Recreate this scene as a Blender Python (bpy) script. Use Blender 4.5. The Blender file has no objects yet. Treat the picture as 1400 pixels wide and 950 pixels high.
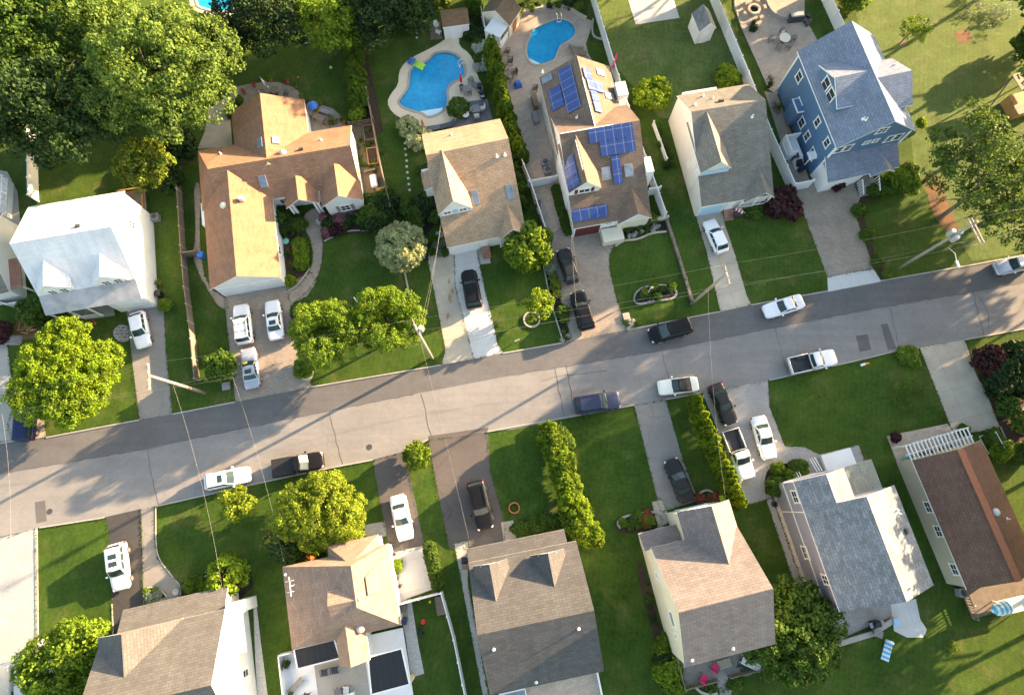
import bpy, bmesh, math, random
import numpy as np
from mathutils import Vector, geometry
RNG = random.Random(7); NR = np.random.default_rng(7)
scene = bpy.context.scene; COL = scene.collection
R = math.radians
# ------------------------------------------------------------------ survey
# positions were measured on the photograph (1400x950) and turned into metres on the ground / at a height
FOC, TILT, CAMH = 850.0, R(14), 69.0
def P(px, py, z=0.0):
    u = (px-700)/FOC; v = (py-475)/FOC
    d = (u, math.sin(TILT)-v*math.cos(TILT), -math.cos(TILT)-v*math.sin(TILT))
    s = (z-CAMH)/d[2]
    return Vector((d[0]*s, d[1]*s, z))
def Q(c, r, tx, ty):                      # zoom-tile reading -> photo pixel
    return (c*350+tx/3.957, (710 if r == 3 else r*240)+ty/3.957)
def Z(ox, oy, tx, ty): return (ox+tx/5, oy+ty/5)
cam = bpy.data.cameras.new('camera'); co = bpy.data.objects.new('camera', cam); COL.objects.link(co)
co.location = (0, 0, CAMH); co.rotation_euler = (TILT, 0, 0)
cam.sensor_fit = 'HORIZONTAL'; cam.sensor_width = 36; cam.lens = 36*FOC/1400; cam.clip_end = 5000; cam.clip_start = 1
scene.camera = co
# ------------------------------------------------------------------ light
SUN_AZ, SUN_EL = 30.0, 13.2               # azimuth counter-clockwise from +x
w = bpy.data.worlds.new('World'); scene.world = w; w.use_nodes = True
nt = w.node_tree; sky = nt.nodes.new('ShaderNodeTexSky'); sky.sky_type = 'NISHITA'; sky.sun_disc = False
sky.sun_elevation = R(SUN_EL); sky.sun_rotation = R(90-SUN_AZ); sky.altitude = 50
sky.dust_density = 2.0
bg = nt.nodes['Background']; bg.inputs['Strength'].default_value = 0.108
nt.links.new(sky.outputs[0], bg.inputs['Color'])
sl = bpy.data.lights.new('sun', 'SUN'); sl.energy = 4.8; sl.angle = R(0.6); sl.color = (1.0, .735, .50)
so = bpy.data.objects.new('sun', sl); COL.objects.link(so)
sd = Vector((math.cos(R(SUN_AZ))*math.cos(R(SUN_EL)), math.sin(R(SUN_AZ))*math.cos(R(SUN_EL)), math.sin(R(SUN_EL))))
so.rotation_euler = sd.to_track_quat('Z', 'Y').to_euler(); so.location = sd*200
vs = scene.view_settings; vs.view_transform = 'Standard'; vs.look = 'None'; vs.gamma = 1; vs.use_curve_mapping = False
vs.exposure = EXPOSURE = 2.72
vs.use_white_balance = True; vs.white_balance_temperature = 7600; vs.white_balance_tint = 8
scene.cycles.max_bounces = 5; scene.cycles.diffuse_bounces = 3; scene.cycles.glossy_bounces = 2
scene.cycles.transmission_bounces = 3; scene.cycles.transparent_max_bounces = 6
# ------------------------------------------------------------------ materials
def _new(name):
    m = bpy.data.materials.new(name); m.use_nodes = True
    t = m.node_tree; b = t.nodes['Principled BSDF']; return m, t, b
def N(t, kind, **kw):
    n = t.nodes.new(kind)
    for k, v in kw.items():
        if k in n.inputs: n.inputs[k].default_value = v
        else: setattr(n, k, v)
    return n
def mult(t, a, fac_socket, lo, hi):        # colour a times a grey ramp lo..hi driven by fac
    mr = N(t, 'ShaderNodeMapRange'); mr.inputs['To Min'].default_value = lo; mr.inputs['To Max'].default_value = hi
    mr.inputs['From Min'].default_value = .25; mr.inputs['From Max'].default_value = .75
    t.links.new(fac_socket, mr.inputs['Value'])
    mx = N(t, 'ShaderNodeMix', data_type='RGBA', blend_type='MULTIPLY'); mx.inputs['Factor'].default_value = 1
    t.links.new(a, mx.inputs['A']); t.links.new(mr.outputs[0], mx.inputs['B']); return mx.outputs['Result']
def rgb(t, c):
    n = t.nodes.new('ShaderNodeRGB'); n.outputs[0].default_value = (*c, 1); return n.outputs[0]
def coord(t, kind='Object'):
    return t.nodes.new('ShaderNodeTexCoord').outputs[kind]
def noise(t, vec, scale, detail=3, rough=.55):
    n = N(t, 'ShaderNodeTexNoise'); n.inputs['Scale'].default_value = scale; n.inputs['Detail'].default_value = detail
    n.inputs['Roughness'].default_value = rough; t.links.new(vec, n.inputs['Vector']); return n.outputs['Fac']
def bump(t, b, h, strength, dist=.02):
    n = N(t, 'ShaderNodeBump'); n.inputs['Strength'].default_value = strength; n.inputs['Distance'].default_value = dist
    t.links.new(h, n.inputs['Height']); t.links.new(n.outputs[0], b.inputs['Normal'])
def plain(name, c, rough=.6, var=.12, scale=1.2, metal=0, coat=0, fine=.06, c2=None, spec=.5):
    m, t, b = _new(name); v = coord(t)
    col = rgb(t, c)
    if c2:
        mx = N(t, 'ShaderNodeMix', data_type='RGBA'); r_ = N(t, 'ShaderNodeMapRange')
        r_.inputs['From Min'].default_value = .42; r_.inputs['From Max'].default_value = .62
        t.links.new(noise(t, v, scale*.6, 4), r_.inputs['Value']); t.links.new(r_.outputs[0], mx.inputs['Factor'])
        t.links.new(col, mx.inputs['A']); t.links.new(rgb(t, c2), mx.inputs['B']); col = mx.outputs['Result']
    col = mult(t, col, noise(t, v, scale, 4), 1-var, 1+var)
    if fine: col = mult(t, col, noise(t, v, scale*14, 2), 1-fine, 1+fine)
    t.links.new(col, b.inputs['Base Color']); b.inputs['Roughness'].default_value = rough
    b.inputs['Metallic'].default_value = metal; b.inputs['Coat Weight'].default_value = coat
    b.inputs['Specular IOR Level'].default_value = spec
    return m
def brick(name, c1, c2, mort, bw, bh, ms=.02, rough=.85, var=.15, uv=True, sq=1, off=.5, rot=0, bmp=.25, stain=.35, streak=0):
    m, t, b = _new(name); v = coord(t, 'UV' if uv else 'Object')
    mp = N(t, 'ShaderNodeMapping'); mp.inputs['Rotation'].default_value = (0, 0, rot); t.links.new(v, mp.inputs['Vector'])
    br = N(t, 'ShaderNodeTexBrick'); br.offset = off
    br.inputs['Color1'].default_value = (*c1, 1); br.inputs['Color2'].default_value = (*c2, 1); br.inputs['Mortar'].default_value = (*mort, 1)
    br.inputs['Scale'].default_value = 1; br.inputs['Mortar Size'].default_value = ms; br.inputs['Mortar Smooth'].default_value = .3
    br.inputs['Brick Width'].default_value = bw; br.inputs['Row Height'].default_value = bh; br.inputs['Bias'].default_value = 0
    t.links.new(mp.outputs[0], br.inputs['Vector'])
    o = coord(t)
    col = mult(t, br.outputs['Color'], noise(t, o, .45, 5, .6), 1-stain, 1+stain*.7)
    if streak:                                  # weather streaks running down the slope
        ms_ = N(t, 'ShaderNodeMapping'); ms_.inputs['Scale'].default_value = (1.6, .12, 1); t.links.new(v, ms_.inputs['Vector'])
        col = mult(t, col, noise(t, ms_.outputs[0], 1.0, 4, .6), 1-streak, 1+streak*.7)
    col = mult(t, col, noise(t, o, 9, 2), 1-var, 1+var)
    t.links.new(col, b.inputs['Base Color']); b.inputs['Roughness'].default_value = rough
    b.inputs['Specular IOR Level'].default_value = .25
    bump(t, b, br.outputs['Fac'], -bmp, .02)
    return m
def shingle(name, c, dv=.16, stain=.16, flecks=.12, mo_=.62):
    c1 = tuple(x*(1+dv) for x in c); c2 = tuple(x*(1-dv) for x in c); mo = tuple(x*mo_ for x in c)
    return brick(name, c1, c2, mo, .62, .27, .02, .92, flecks, stain=stain, streak=.13)
def siding(name, c, lap=.2):
    m, t, b = _new(name); v = coord(t, 'UV'); s = N(t, 'ShaderNodeSeparateXYZ'); t.links.new(v, s.inputs[0])
    f = N(t, 'ShaderNodeMath', operation='FRACT'); d = N(t, 'ShaderNodeMath', operation='DIVIDE'); d.inputs[1].default_value = lap
    t.links.new(s.outputs['Y'], d.inputs[0]); t.links.new(d.outputs[0], f.inputs[0])
    r_ = N(t, 'ShaderNodeMapRange'); r_.inputs['From Min'].default_value = 0; r_.inputs['From Max'].default_value = .16
    r_.inputs['To Min'].default_value = .84; r_.inputs['To Max'].default_value = 1; t.links.new(f.outputs[0], r_.inputs['Value'])
    mx = N(t, 'ShaderNodeMix', data_type='RGBA', blend_type='MULTIPLY'); mx.inputs['Factor'].default_value = 1
    t.links.new(rgb(t, c), mx.inputs['A']); t.links.new(r_.outputs[0], mx.inputs['B'])
    col = mult(t, mx.outputs['Result'], noise(t, coord(t), .8, 4), .93, 1.05)
    t.links.new(col, b.inputs['Base Color']); b.inputs['Roughness'].default_value = .55
    bump(t, b, f.outputs[0], .3, .015)
    return m
def glass(name, c, rough=.08):
    m, t, b = _new(name); col = mult(t, rgb(t, c), noise(t, coord(t), 1.3, 2), .7, 1.3)
    t.links.new(col, b.inputs['Base Color']); b.inputs['Roughness'].default_value = rough
    b.inputs['Specular IOR Level'].default_value = .45; return m
def paint(name, c, rough=.28, metal=0.0):
    m, t, b = _new(name); v = coord(t)
    col = mult(t, rgb(t, c), noise(t, v, 2.2, 3), .93, 1.05)
    t.links.new(col, b.inputs['Base Color']); b.inputs['Roughness'].default_value = rough; b.inputs['Metallic'].default_value = metal
    b.inputs['Coat Weight'].default_value = .6 if c[1] > .1 else .2; b.inputs['Coat Roughness'].default_value = .06; b.inputs['Specular IOR Level'].default_value = .5 if c[1] > .1 else .12; return m
def leaf(name, c1, c2, trans=.35, clump=.35):
    m = bpy.data.materials.new(name); m.use_nodes = True; t = m.node_tree; t.nodes.clear()
    out = N(t, 'ShaderNodeOutputMaterial'); geo = N(t, 'ShaderNodeNewGeometry')
    mx = N(t, 'ShaderNodeMix', data_type='RGBA'); t.links.new(geo.outputs['Random Per Island'], mx.inputs['Factor'])
    t.links.new(rgb(t, c1), mx.inputs['A']); t.links.new(rgb(t, c2), mx.inputs['B'])
    col = mult(t, mx.outputs['Result'], noise(t, coord(t), .9, 2), 1-clump, 1+clump)
    d = N(t, 'ShaderNodeBsdfPrincipled'); d.inputs['Roughness'].default_value = .65; d.inputs['Specular IOR Level'].default_value = .2
    t.links.new(col, d.inputs['Base Color'])
    tr = N(t, 'ShaderNodeBsdfTranslucent'); hs = N(t, 'ShaderNodeHueSaturation'); hs.inputs['Value'].default_value = 1.5
    hs.inputs['Hue'].default_value = .485; t.links.new(col, hs.inputs['Color']); t.links.new(hs.outputs[0], tr.inputs['Color'])
    ms = N(t, 'ShaderNodeMixShader'); ms.inputs[0].default_value = trans
    t.links.new(d.outputs[0], ms.inputs[1]); t.links.new(tr.outputs[0], ms.inputs[2]); t.links.new(ms.outputs[0], out.inputs[0])
    return m
def grass(name, c1, c2, c3):
    m, t, b = _new(name); v = coord(t)
    mx = N(t, 'ShaderNodeMix', data_type='RGBA'); r_ = N(t, 'ShaderNodeMapRange')
    r_.inputs['From Min'].default_value = .36; r_.inputs['From Max'].default_value = .66
    t.links.new(noise(t, v, .16, 5, .6), r_.inputs['Value']); t.links.new(r_.outputs[0], mx.inputs['Factor'])
    t.links.new(rgb(t, c1), mx.inputs['A']); t.links.new(rgb(t, c2), mx.inputs['B'])
    m2 = N(t, 'ShaderNodeMix', data_type='RGBA'); r2 = N(t, 'ShaderNodeMapRange')
    r2.inputs['From Min'].default_value = .53; r2.inputs['From Max'].default_value = .72; r2.inputs['To Max'].default_value = .85
    t.links.new(noise(t, v, .33, 6, .65), r2.inputs['Value']); t.links.new(r2.outputs[0], m2.inputs['Factor'])
    t.links.new(mx.outputs['Result'], m2.inputs['A']); t.links.new(rgb(t, c3), m2.inputs['B'])
    # mowing stripes along the street, broken up by noise
    wv = N(t, 'ShaderNodeTexWave', wave_type='BANDS'); wv.inputs['Scale'].default_value = .55; wv.inputs['Distortion'].default_value = 1.6
    wv.inputs['Detail'].default_value = 2; wv.inputs['Detail Scale'].default_value = .5
    mp = N(t, 'ShaderNodeMapping'); mp.inputs['Rotation'].default_value = (0, 0, R(10)); t.links.new(v, mp.inputs['Vector']); t.links.new(mp.outputs[0], wv.inputs['Vector'])
    col = mult(t, m2.outputs['Result'], wv.outputs['Fac'], .97, 1.03)
    col = mult(t, col, noise(t, v, 2.6, 4, .7), .70, 1.30); col = mult(t, col, noise(t, v, .55, 5, .65), .74, 1.26)
    n2 = noise(t, v, 11, 3, .7); col = mult(t, col, n2, .62, 1.38)
    t.links.new(col, b.inputs['Base Color']); b.inputs['Roughness'].default_value = .9; b.inputs['Specular IOR Level'].default_value = .12
    b.inputs['Sheen Weight'].default_value = .25; b.inputs['Sheen Tint'].default_value = (.7, .9, .2, 1); b.inputs['Sheen Roughness'].default_value = .4
    bump(t, b, n2, .8, .06)
    return m
def asphalt(name, c, var=.12, crack=.2):
    m, t, b = _new(name); v = coord(t)
    col = mult(t, rgb(t, c), noise(t, v, .22, 5, .6), 1-var, 1+var)
    col = mult(t, col, noise(t, v, 14, 3, .7), .86, 1.14)
    mp = N(t, 'ShaderNodeMapping'); mp.inputs['Rotation'].default_value = (0, 0, R(-10)); mp.inputs['Scale'].default_value = (.06, 1.1, 1); t.links.new(v, mp.inputs['Vector'])
    col = mult(t, col, noise(t, mp.outputs[0], 1.0, 4, .6), .90, 1.09)
    col = mult(t, col, noise(t, v, 1.4, 5, .75), .90, 1.10)
    vo = N(t, 'ShaderNodeTexVoronoi', feature='DISTANCE_TO_EDGE'); vo.inputs['Scale'].default_value = .16
    nv = N(t, 'ShaderNodeTexNoise'); nv.inputs['Scale'].default_value = .5; nv.inputs['Detail'].default_value = 4; t.links.new(v, nv.inputs['Vector'])
    va = N(t, 'ShaderNodeMix', data_type='RGBA', blend_type='ADD'); va.inputs['Factor'].default_value = 1.4
    t.links.new(v, va.inputs['A']); t.links.new(nv.outputs['Color'], va.inputs['B']); t.links.new(va.outputs['Result'], vo.inputs['Vector'])
    r_ = N(t, 'ShaderNodeMapRange'); r_.inputs['From Max'].default_value = .008; r_.inputs['To Min'].default_value = 1-crack; r_.inputs['To Max'].default_value = 1
    t.links.new(vo.outputs['Distance'], r_.inputs['Value'])
    mx = N(t, 'ShaderNodeMix', data_type='RGBA', blend_type='MULTIPLY'); mx.inputs['Factor'].default_value = 1
    t.links.new(col, mx.inputs['A']); t.links.new(r_.outputs[0], mx.inputs['B'])
    t.links.new(mx.outputs['Result'], b.inputs['Base Color']); b.inputs['Roughness'].default_value = .88; b.inputs['Specular IOR Level'].default_value = .3
    return m
def water(name, c1, c2):
    m, t, b = _new(name); v = coord(t)
    mx = N(t, 'ShaderNodeMix', data_type='RGBA'); r_ = N(t, 'ShaderNodeMapRange'); r_.inputs['From Min'].default_value = .3; r_.inputs['From Max'].default_value = .7
    t.links.new(noise(t, v, .22, 2), r_.inputs['Value']); t.links.new(r_.outputs[0], mx.inputs['Factor'])
    t.links.new(rgb(t, c1), mx.inputs['A']); t.links.new(rgb(t, c2), mx.inputs['B'])
    n = noise(t, v, 2.5, 3); col = mult(t, mx.outputs['Result'], n, .85, 1.18)
    t.links.new(col, b.inputs['Base Color']); b.inputs['Roughness'].default_value = .06; b.inputs['IOR'].default_value = 1.33
    bump(t, b, n, .12, .05); return m
def stripes(name, c1, c2, freq, axis=0, rough=.7):
    m, t, b = _new(name); s = N(t, 'ShaderNodeSeparateXYZ'); t.links.new(coord(t), s.inputs[0])
    f = N(t, 'ShaderNodeMath', operation='FRACT'); d = N(t, 'ShaderNodeMath', operation='MULTIPLY'); d.inputs[1].default_value = freq
    t.links.new(s.outputs[axis], d.inputs[0]); t.links.new(d.outputs[0], f.inputs[0])
    g_ = N(t, 'ShaderNodeMath', operation='GREATER_THAN'); g_.inputs[1].default_value = .5; t.links.new(f.outputs[0], g_.inputs[0])
    mx = N(t, 'ShaderNodeMix', data_type='RGBA'); t.links.new(g_.outputs[0], mx.inputs['Factor'])
    t.links.new(rgb(t, c1), mx.inputs['A']); t.links.new(rgb(t, c2), mx.inputs['B'])
    t.links.new(mx.outputs['Result'], b.inputs['Base Color']); b.inputs['Roughness'].default_value = rough; return m
def solar(name, c, line):
    return brick(name, c, tuple(x*1.12 for x in c), line, 1.0, 1.62, .03, .18, .05, stain=.06, off=0, bmp=0)
M = {}
M['lawn'] = grass('lawn grass', (.027, .060, .009), (.047, .086, .013), (.105, .098, .036))
M['lawn2'] = grass('pale meadow grass', (.066, .106, .028), (.092, .130, .040), (.140, .145, .068))
M['lawn3'] = grass('mown dark grass', (.025, .058, .008), (.044, .084, .012), (.085, .095, .026))
M['road'] = asphalt('worn grey asphalt', (.200, .192, .186), .14, .12)
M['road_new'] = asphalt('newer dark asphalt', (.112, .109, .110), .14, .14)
M['asph_dk'] = asphalt('black driveway asphalt', (.050, .048, .048), .15, .2)
M['asph_br'] = asphalt('brown grey driveway asphalt', (.098, .086, .080), .15, .35)
M['patch'] = asphalt('asphalt patch', (.105, .100, .098), .1, .1)
M['conc'] = plain('concrete', (.34, .32, .285), .85, .14, .5, fine=.1)
M['conc_w'] = brick('pale concrete', (.53, .52, .50), (.50, .49, .475), (.38, .37, .36), 3.1, 3.1, .018, .85, .08, False, off=0, rot=R(-14), stain=.14)
M['conc_b'] = brick('beige concrete', (.42, .37, .30), (.40, .35, .28), (.29, .25, .20), 3.4, 3.4, .022, .85, .1, False, off=0, rot=R(-14), stain=.22)
M['pave_t'] = brick('tan pavers', (.265, .220, .178), (.315, .262, .215), (.19, .16, .13), .4, .22, .014, .85, .16, False, rot=R(10), stain=.22)
M['pave_p'] = brick('pink beige pavers', (.37, .30, .245), (.44, .365, .30), (.28, .23, .19), .5, .28, .014, .85, .12, False, rot=R(-14), stain=.15)
M['pave_g'] = brick('grey pavers', (.295, .285, .272), (.335, .32, .305), (.23, .225, .22), .42, .24, .016, .85, .16, False, rot=R(-10), stain=.2)
M['pave_w'] = brick('pale pavers', (.34, .335, .32), (.39, .38, .365), (.27, .265, .26), .45, .45, .014, .85, .08, False, rot=R(8), stain=.1)
M['deckstone'] = plain('pool deck', (.64, .525, .39), .85, .1, .8, fine=.08)
M['slate'] = brick('slate patio', (.15, .15, .17), (.19, .19, .21), (.1, .1, .11), .9, .6, .02, .8, .1, False, rot=R(10))
M['flag'] = brick('flagstones', (.22, .17, .16), (.34, .30, .28), (.42, .40, .38), .55, .38, .05, .85, .2, False, off=.37)
M['mulch'] = plain('brown mulch', (.045, .026, .017), .95, .3, 2, fine=.35)
M['mulch_bk'] = plain('black mulch', (.012, .010, .009), .95, .3, 2, fine=.35)
M['needles'] = plain('orange pine needles', (.17, .078, .030), .95, .25, 1.0, fine=.3, c2=(.10, .06, .025))
M['tar'] = plain('tar seam', (.075, .073, .072), .8, .2, 2)
M['rust'] = plain('rust stained concrete', (.30, .195, .105), .85, .2, 1.5, c2=(.33, .25, .17))
M['dirt'] = plain('bare soil', (.13, .10, .06), .95, .2, 1, fine=.25)
M['gravel'] = plain('white gravel', (.42, .41, .38), .9, .25, 4, fine=.4)
M['kerb'] = plain('kerb stone', (.33, .31, .28), .85, .15, .9, fine=.1)
M['white'] = plain('white paint', (.74, .74, .73), .5, .05, .8, fine=.02)
M['white2'] = plain('white vinyl', (.70, .71, .72), .4, .05, .8, fine=.02)
M['offw'] = plain('cream trim', (.62, .58, .50), .55, .06, .8, fine=.03)
M['black'] = plain('black plastic', (.012, .012, .013), .45, .2, 2)
M['dkgrey'] = plain('dark grey metal', (.05, .05, .055), .45, .2, 2)
M['grey'] = plain('grey metal', (.28, .28, .29), .4, .12, 2, metal=.3)
M['galv'] = plain('galvanised metal', (.42, .43, .44), .4, .12, 2, metal=.3)
M['wood'] = plain('weathered wood', (.155, .125, .095), .8, .25, 1.5, fine=.2)
M['wood_g'] = plain('grey deck wood', (.23, .215, .20), .8, .2, 1.5, fine=.2)
M['wood_o'] = plain('orange stained wood', (.36, .19, .07), .7, .2, 1.5, fine=.15)
M['pole'] = plain('weathered pole wood', (.30, .255, .20), .85, .22, 1.6, fine=.18)
M['bark'] = plain('bark', (.085, .062, .045), .95, .3, 2.5, fine=.3)
M['bark_g'] = plain('grey bark', (.17, .135, .105), .95, .3, 2.5, fine=.3)
M['red'] = plain('red cloth', (.55, .02, .02), .6, .1, 2)
M['pink'] = plain('magenta cloth', (.62, .015, .13), .6, .1, 2)
M['blue'] = plain('blue plastic', (.02, .13, .50), .4, .1, 2)
M['lblue'] = plain('light blue paint', (.30, .52, .70), .5, .08, 2)
M['teal'] = plain('teal plastic', (.18, .52, .44), .5, .1, 2)
M['lime'] = plain('lime vinyl', (.40, .72, .08), .35, .1, 2)
M['orange'] = plain('orange plastic', (.65, .17, .03), .5, .1, 2)
M['yellow'] = plain('yellow plastic', (.70, .50, .03), .5, .1, 2)
M['maroon'] = siding('maroon panels', (.12, .015, .018), .5)
M['gdoor'] = siding('white garage panels', (.70, .71, .73), .53)
M['gdoor_b'] = siding('pale blue garage panels', (.36, .56, .72), .53)
M['terra'] = plain('terracotta', (.32, .11, .05), .8, .15, 3)
M['brickred'] = brick('red brick', (.30, .12, .08), (.38, .17, .11), (.35, .3, .27), .3, .12, .012, .85, .1, False)
M['rug'] = plain('grey outdoor fabric', (.22, .21, .21), .9, .15, 3)
M['cush'] = plain('taupe cushion', (.33, .28, .22), .9, .12, 3)
M['stripe_b'] = stripes('blue white stripes', (.05, .42, .68), (.70, .72, .72), 2.2, 0)
M['stripe_g'] = stripes('grey green stripes', (.10, .17, .17), (.55, .58, .55), 2.4, 0)
M['flag_r'] = stripes('red white stripes', (.45, .04, .05), (.7, .68, .66), 5, 1)
M['glass'] = glass('window glass', (.030, .038, .045))
M['carglass'] = glass('tinted car glass', (.024, .046, .046), .05)
M['sky_gl'] = glass('skylight glass', (.16, .21, .26), .15)
M['water'] = water('pool water', (.004, .24, .50), (.012, .36, .62))
M['steps'] = plain('pale pool step', (.55, .72, .80), .3, .06, 1)
M['basin'] = plain('blue pool liner', (.06, .32, .52), .4, .1, 1)
M['solar'] = solar('solar cells', (.030, .062, .205), (.20, .23, .32))
M['solar_l'] = solar('sunlit solar cells', (.060, .100, .280), (.30, .33, .42))  # lighter copy of the cells; sun on the bright slope is put into the colour
M['thermal'] = stripes('black metal roofing', (.009, .009, .011), (.012, .012, .014), 1.6, 0, .5)
for k, c in dict(white=(.60, .61, .64), tan=(.275, .150, .092), tan3=(.32, .232, .160), brown4=(.165, .120, .092), grey5=(.175, .165, .145),
                 blue6=(.180, .212, .275), grey8=(.112, .109, .106), tan9=(.262, .186, .146), grey10=(.084, .084, .086), grey11=(.185, .160, .155),
                 grey12=(.185, .20, .215), green12=(.19, .215, .205), brown13=(.150, .085, .062), shed=(.20, .12, .07), dark=(.05, .048, .05)).items():
    M['sh_'+k] = shingle('shingle '+k, c, .22 if k == 'grey12' else (.04 if k == 'white' else .12), .14, .05 if k == 'white' else (.3 if k == 'grey12' else .14), .86 if k == 'white' else .62)
M['sh_dirty'] = plain('dirty pale roof', (.33, .33, .345), .9, .3, .8, fine=.12)
M['asph_lt'] = asphalt('light driveway asphalt', (.215, .200, .184), .10, .25)
M['wire'] = plain('wire', (.10, .10, .10), .6, .1, 1)
for k, c in dict(white=(.70, .70, .69), cream=(.62, .575, .46), blue=(.070, .150, .265), beige=(.44, .40, .31), lilac=(.245, .25, .325), ivory=(.66, .64, .58), paleblue=(.42, .56, .68)).items():
    M['sd_'+k] = siding('siding '+k, c)
for k, (c1, c2, tr) in dict(maple=((.070, .135, .022), (.140, .210, .044), .36), dark=((.020, .048, .012), (.040, .080, .018), .25), dark2=((.014, .034, .010), (.026, .055, .014), .2),
        yellow=((.135, .205, .016), (.230, .290, .032), .38), lime=((.085, .160, .014), (.150, .235, .022), .4), mid=((.046, .100, .014), (.088, .150, .022), .32),
        pine=((.045, .092, .016), (.100, .155, .026), .3), gold=((.085, .140, .016), (.165, .205, .026), .3), willow=((.27, .31, .15), (.40, .43, .22), .3),
        arb=((.040, .095, .012), (.095, .165, .016), .25), arb2=((.075, .140, .010), (.135, .200, .014), .3), purple=((.040, .014, .016), (.075, .026, .028), .25), pinkfl=((.17, .06, .075), (.30, .13, .14), .2), redfl=((.22, .05, .03), (.36, .12, .06), .2),
        whitefl=((.35, .37, .31), (.55, .56, .50), .2), sage=((.13, .18, .12), (.20, .25, .17), .2), bright=((.115, .200, .012), (.190, .280, .022), .38), grass=((.034, .072, .011), (.060, .100, .016), .2), orangefl=((.40, .13, .04), (.50, .22, .07), .2)).items():
    M['lf_'+k] = leaf('leaves '+k, c1, c2, tr)
for k, (c, r_, mt) in dict(white=((.72, .73, .75), .3, 0), cream=((.70, .70, .62), .3, 0), black=((.008, .008, .009), .32, 0), charcoal=((.020, .021, .024), .32, 0), navy=((.020, .032, .085), .28, .4), slateblue=((.036, .046, .085), .3, .3),
                           silver=((.42, .44, .50), .3, .5), gray=((.10, .105, .12), .3, .5)).items():
    M['car_'+k] = paint('car paint '+k, c, r_, mt)
M['tyre'] = plain('tyre rubber', (.015, .015, .016), .85, .1, 4); M['rim'] = plain('alloy', (.45, .45, .47), .3, .05, 4, metal=.8)
M['lamp_w'] = glass('headlamp glass', (.55, .57, .58), .1); M['lamp_r'] = glass('tail lamp', (.30, .012, .012), .15)
M['liner'] = plain('bed liner', (.030, .030, .034), .7, .2, 3)
M['softtop'] = plain('black soft top', (.012, .012, .013), .75, .15, 3)
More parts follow.
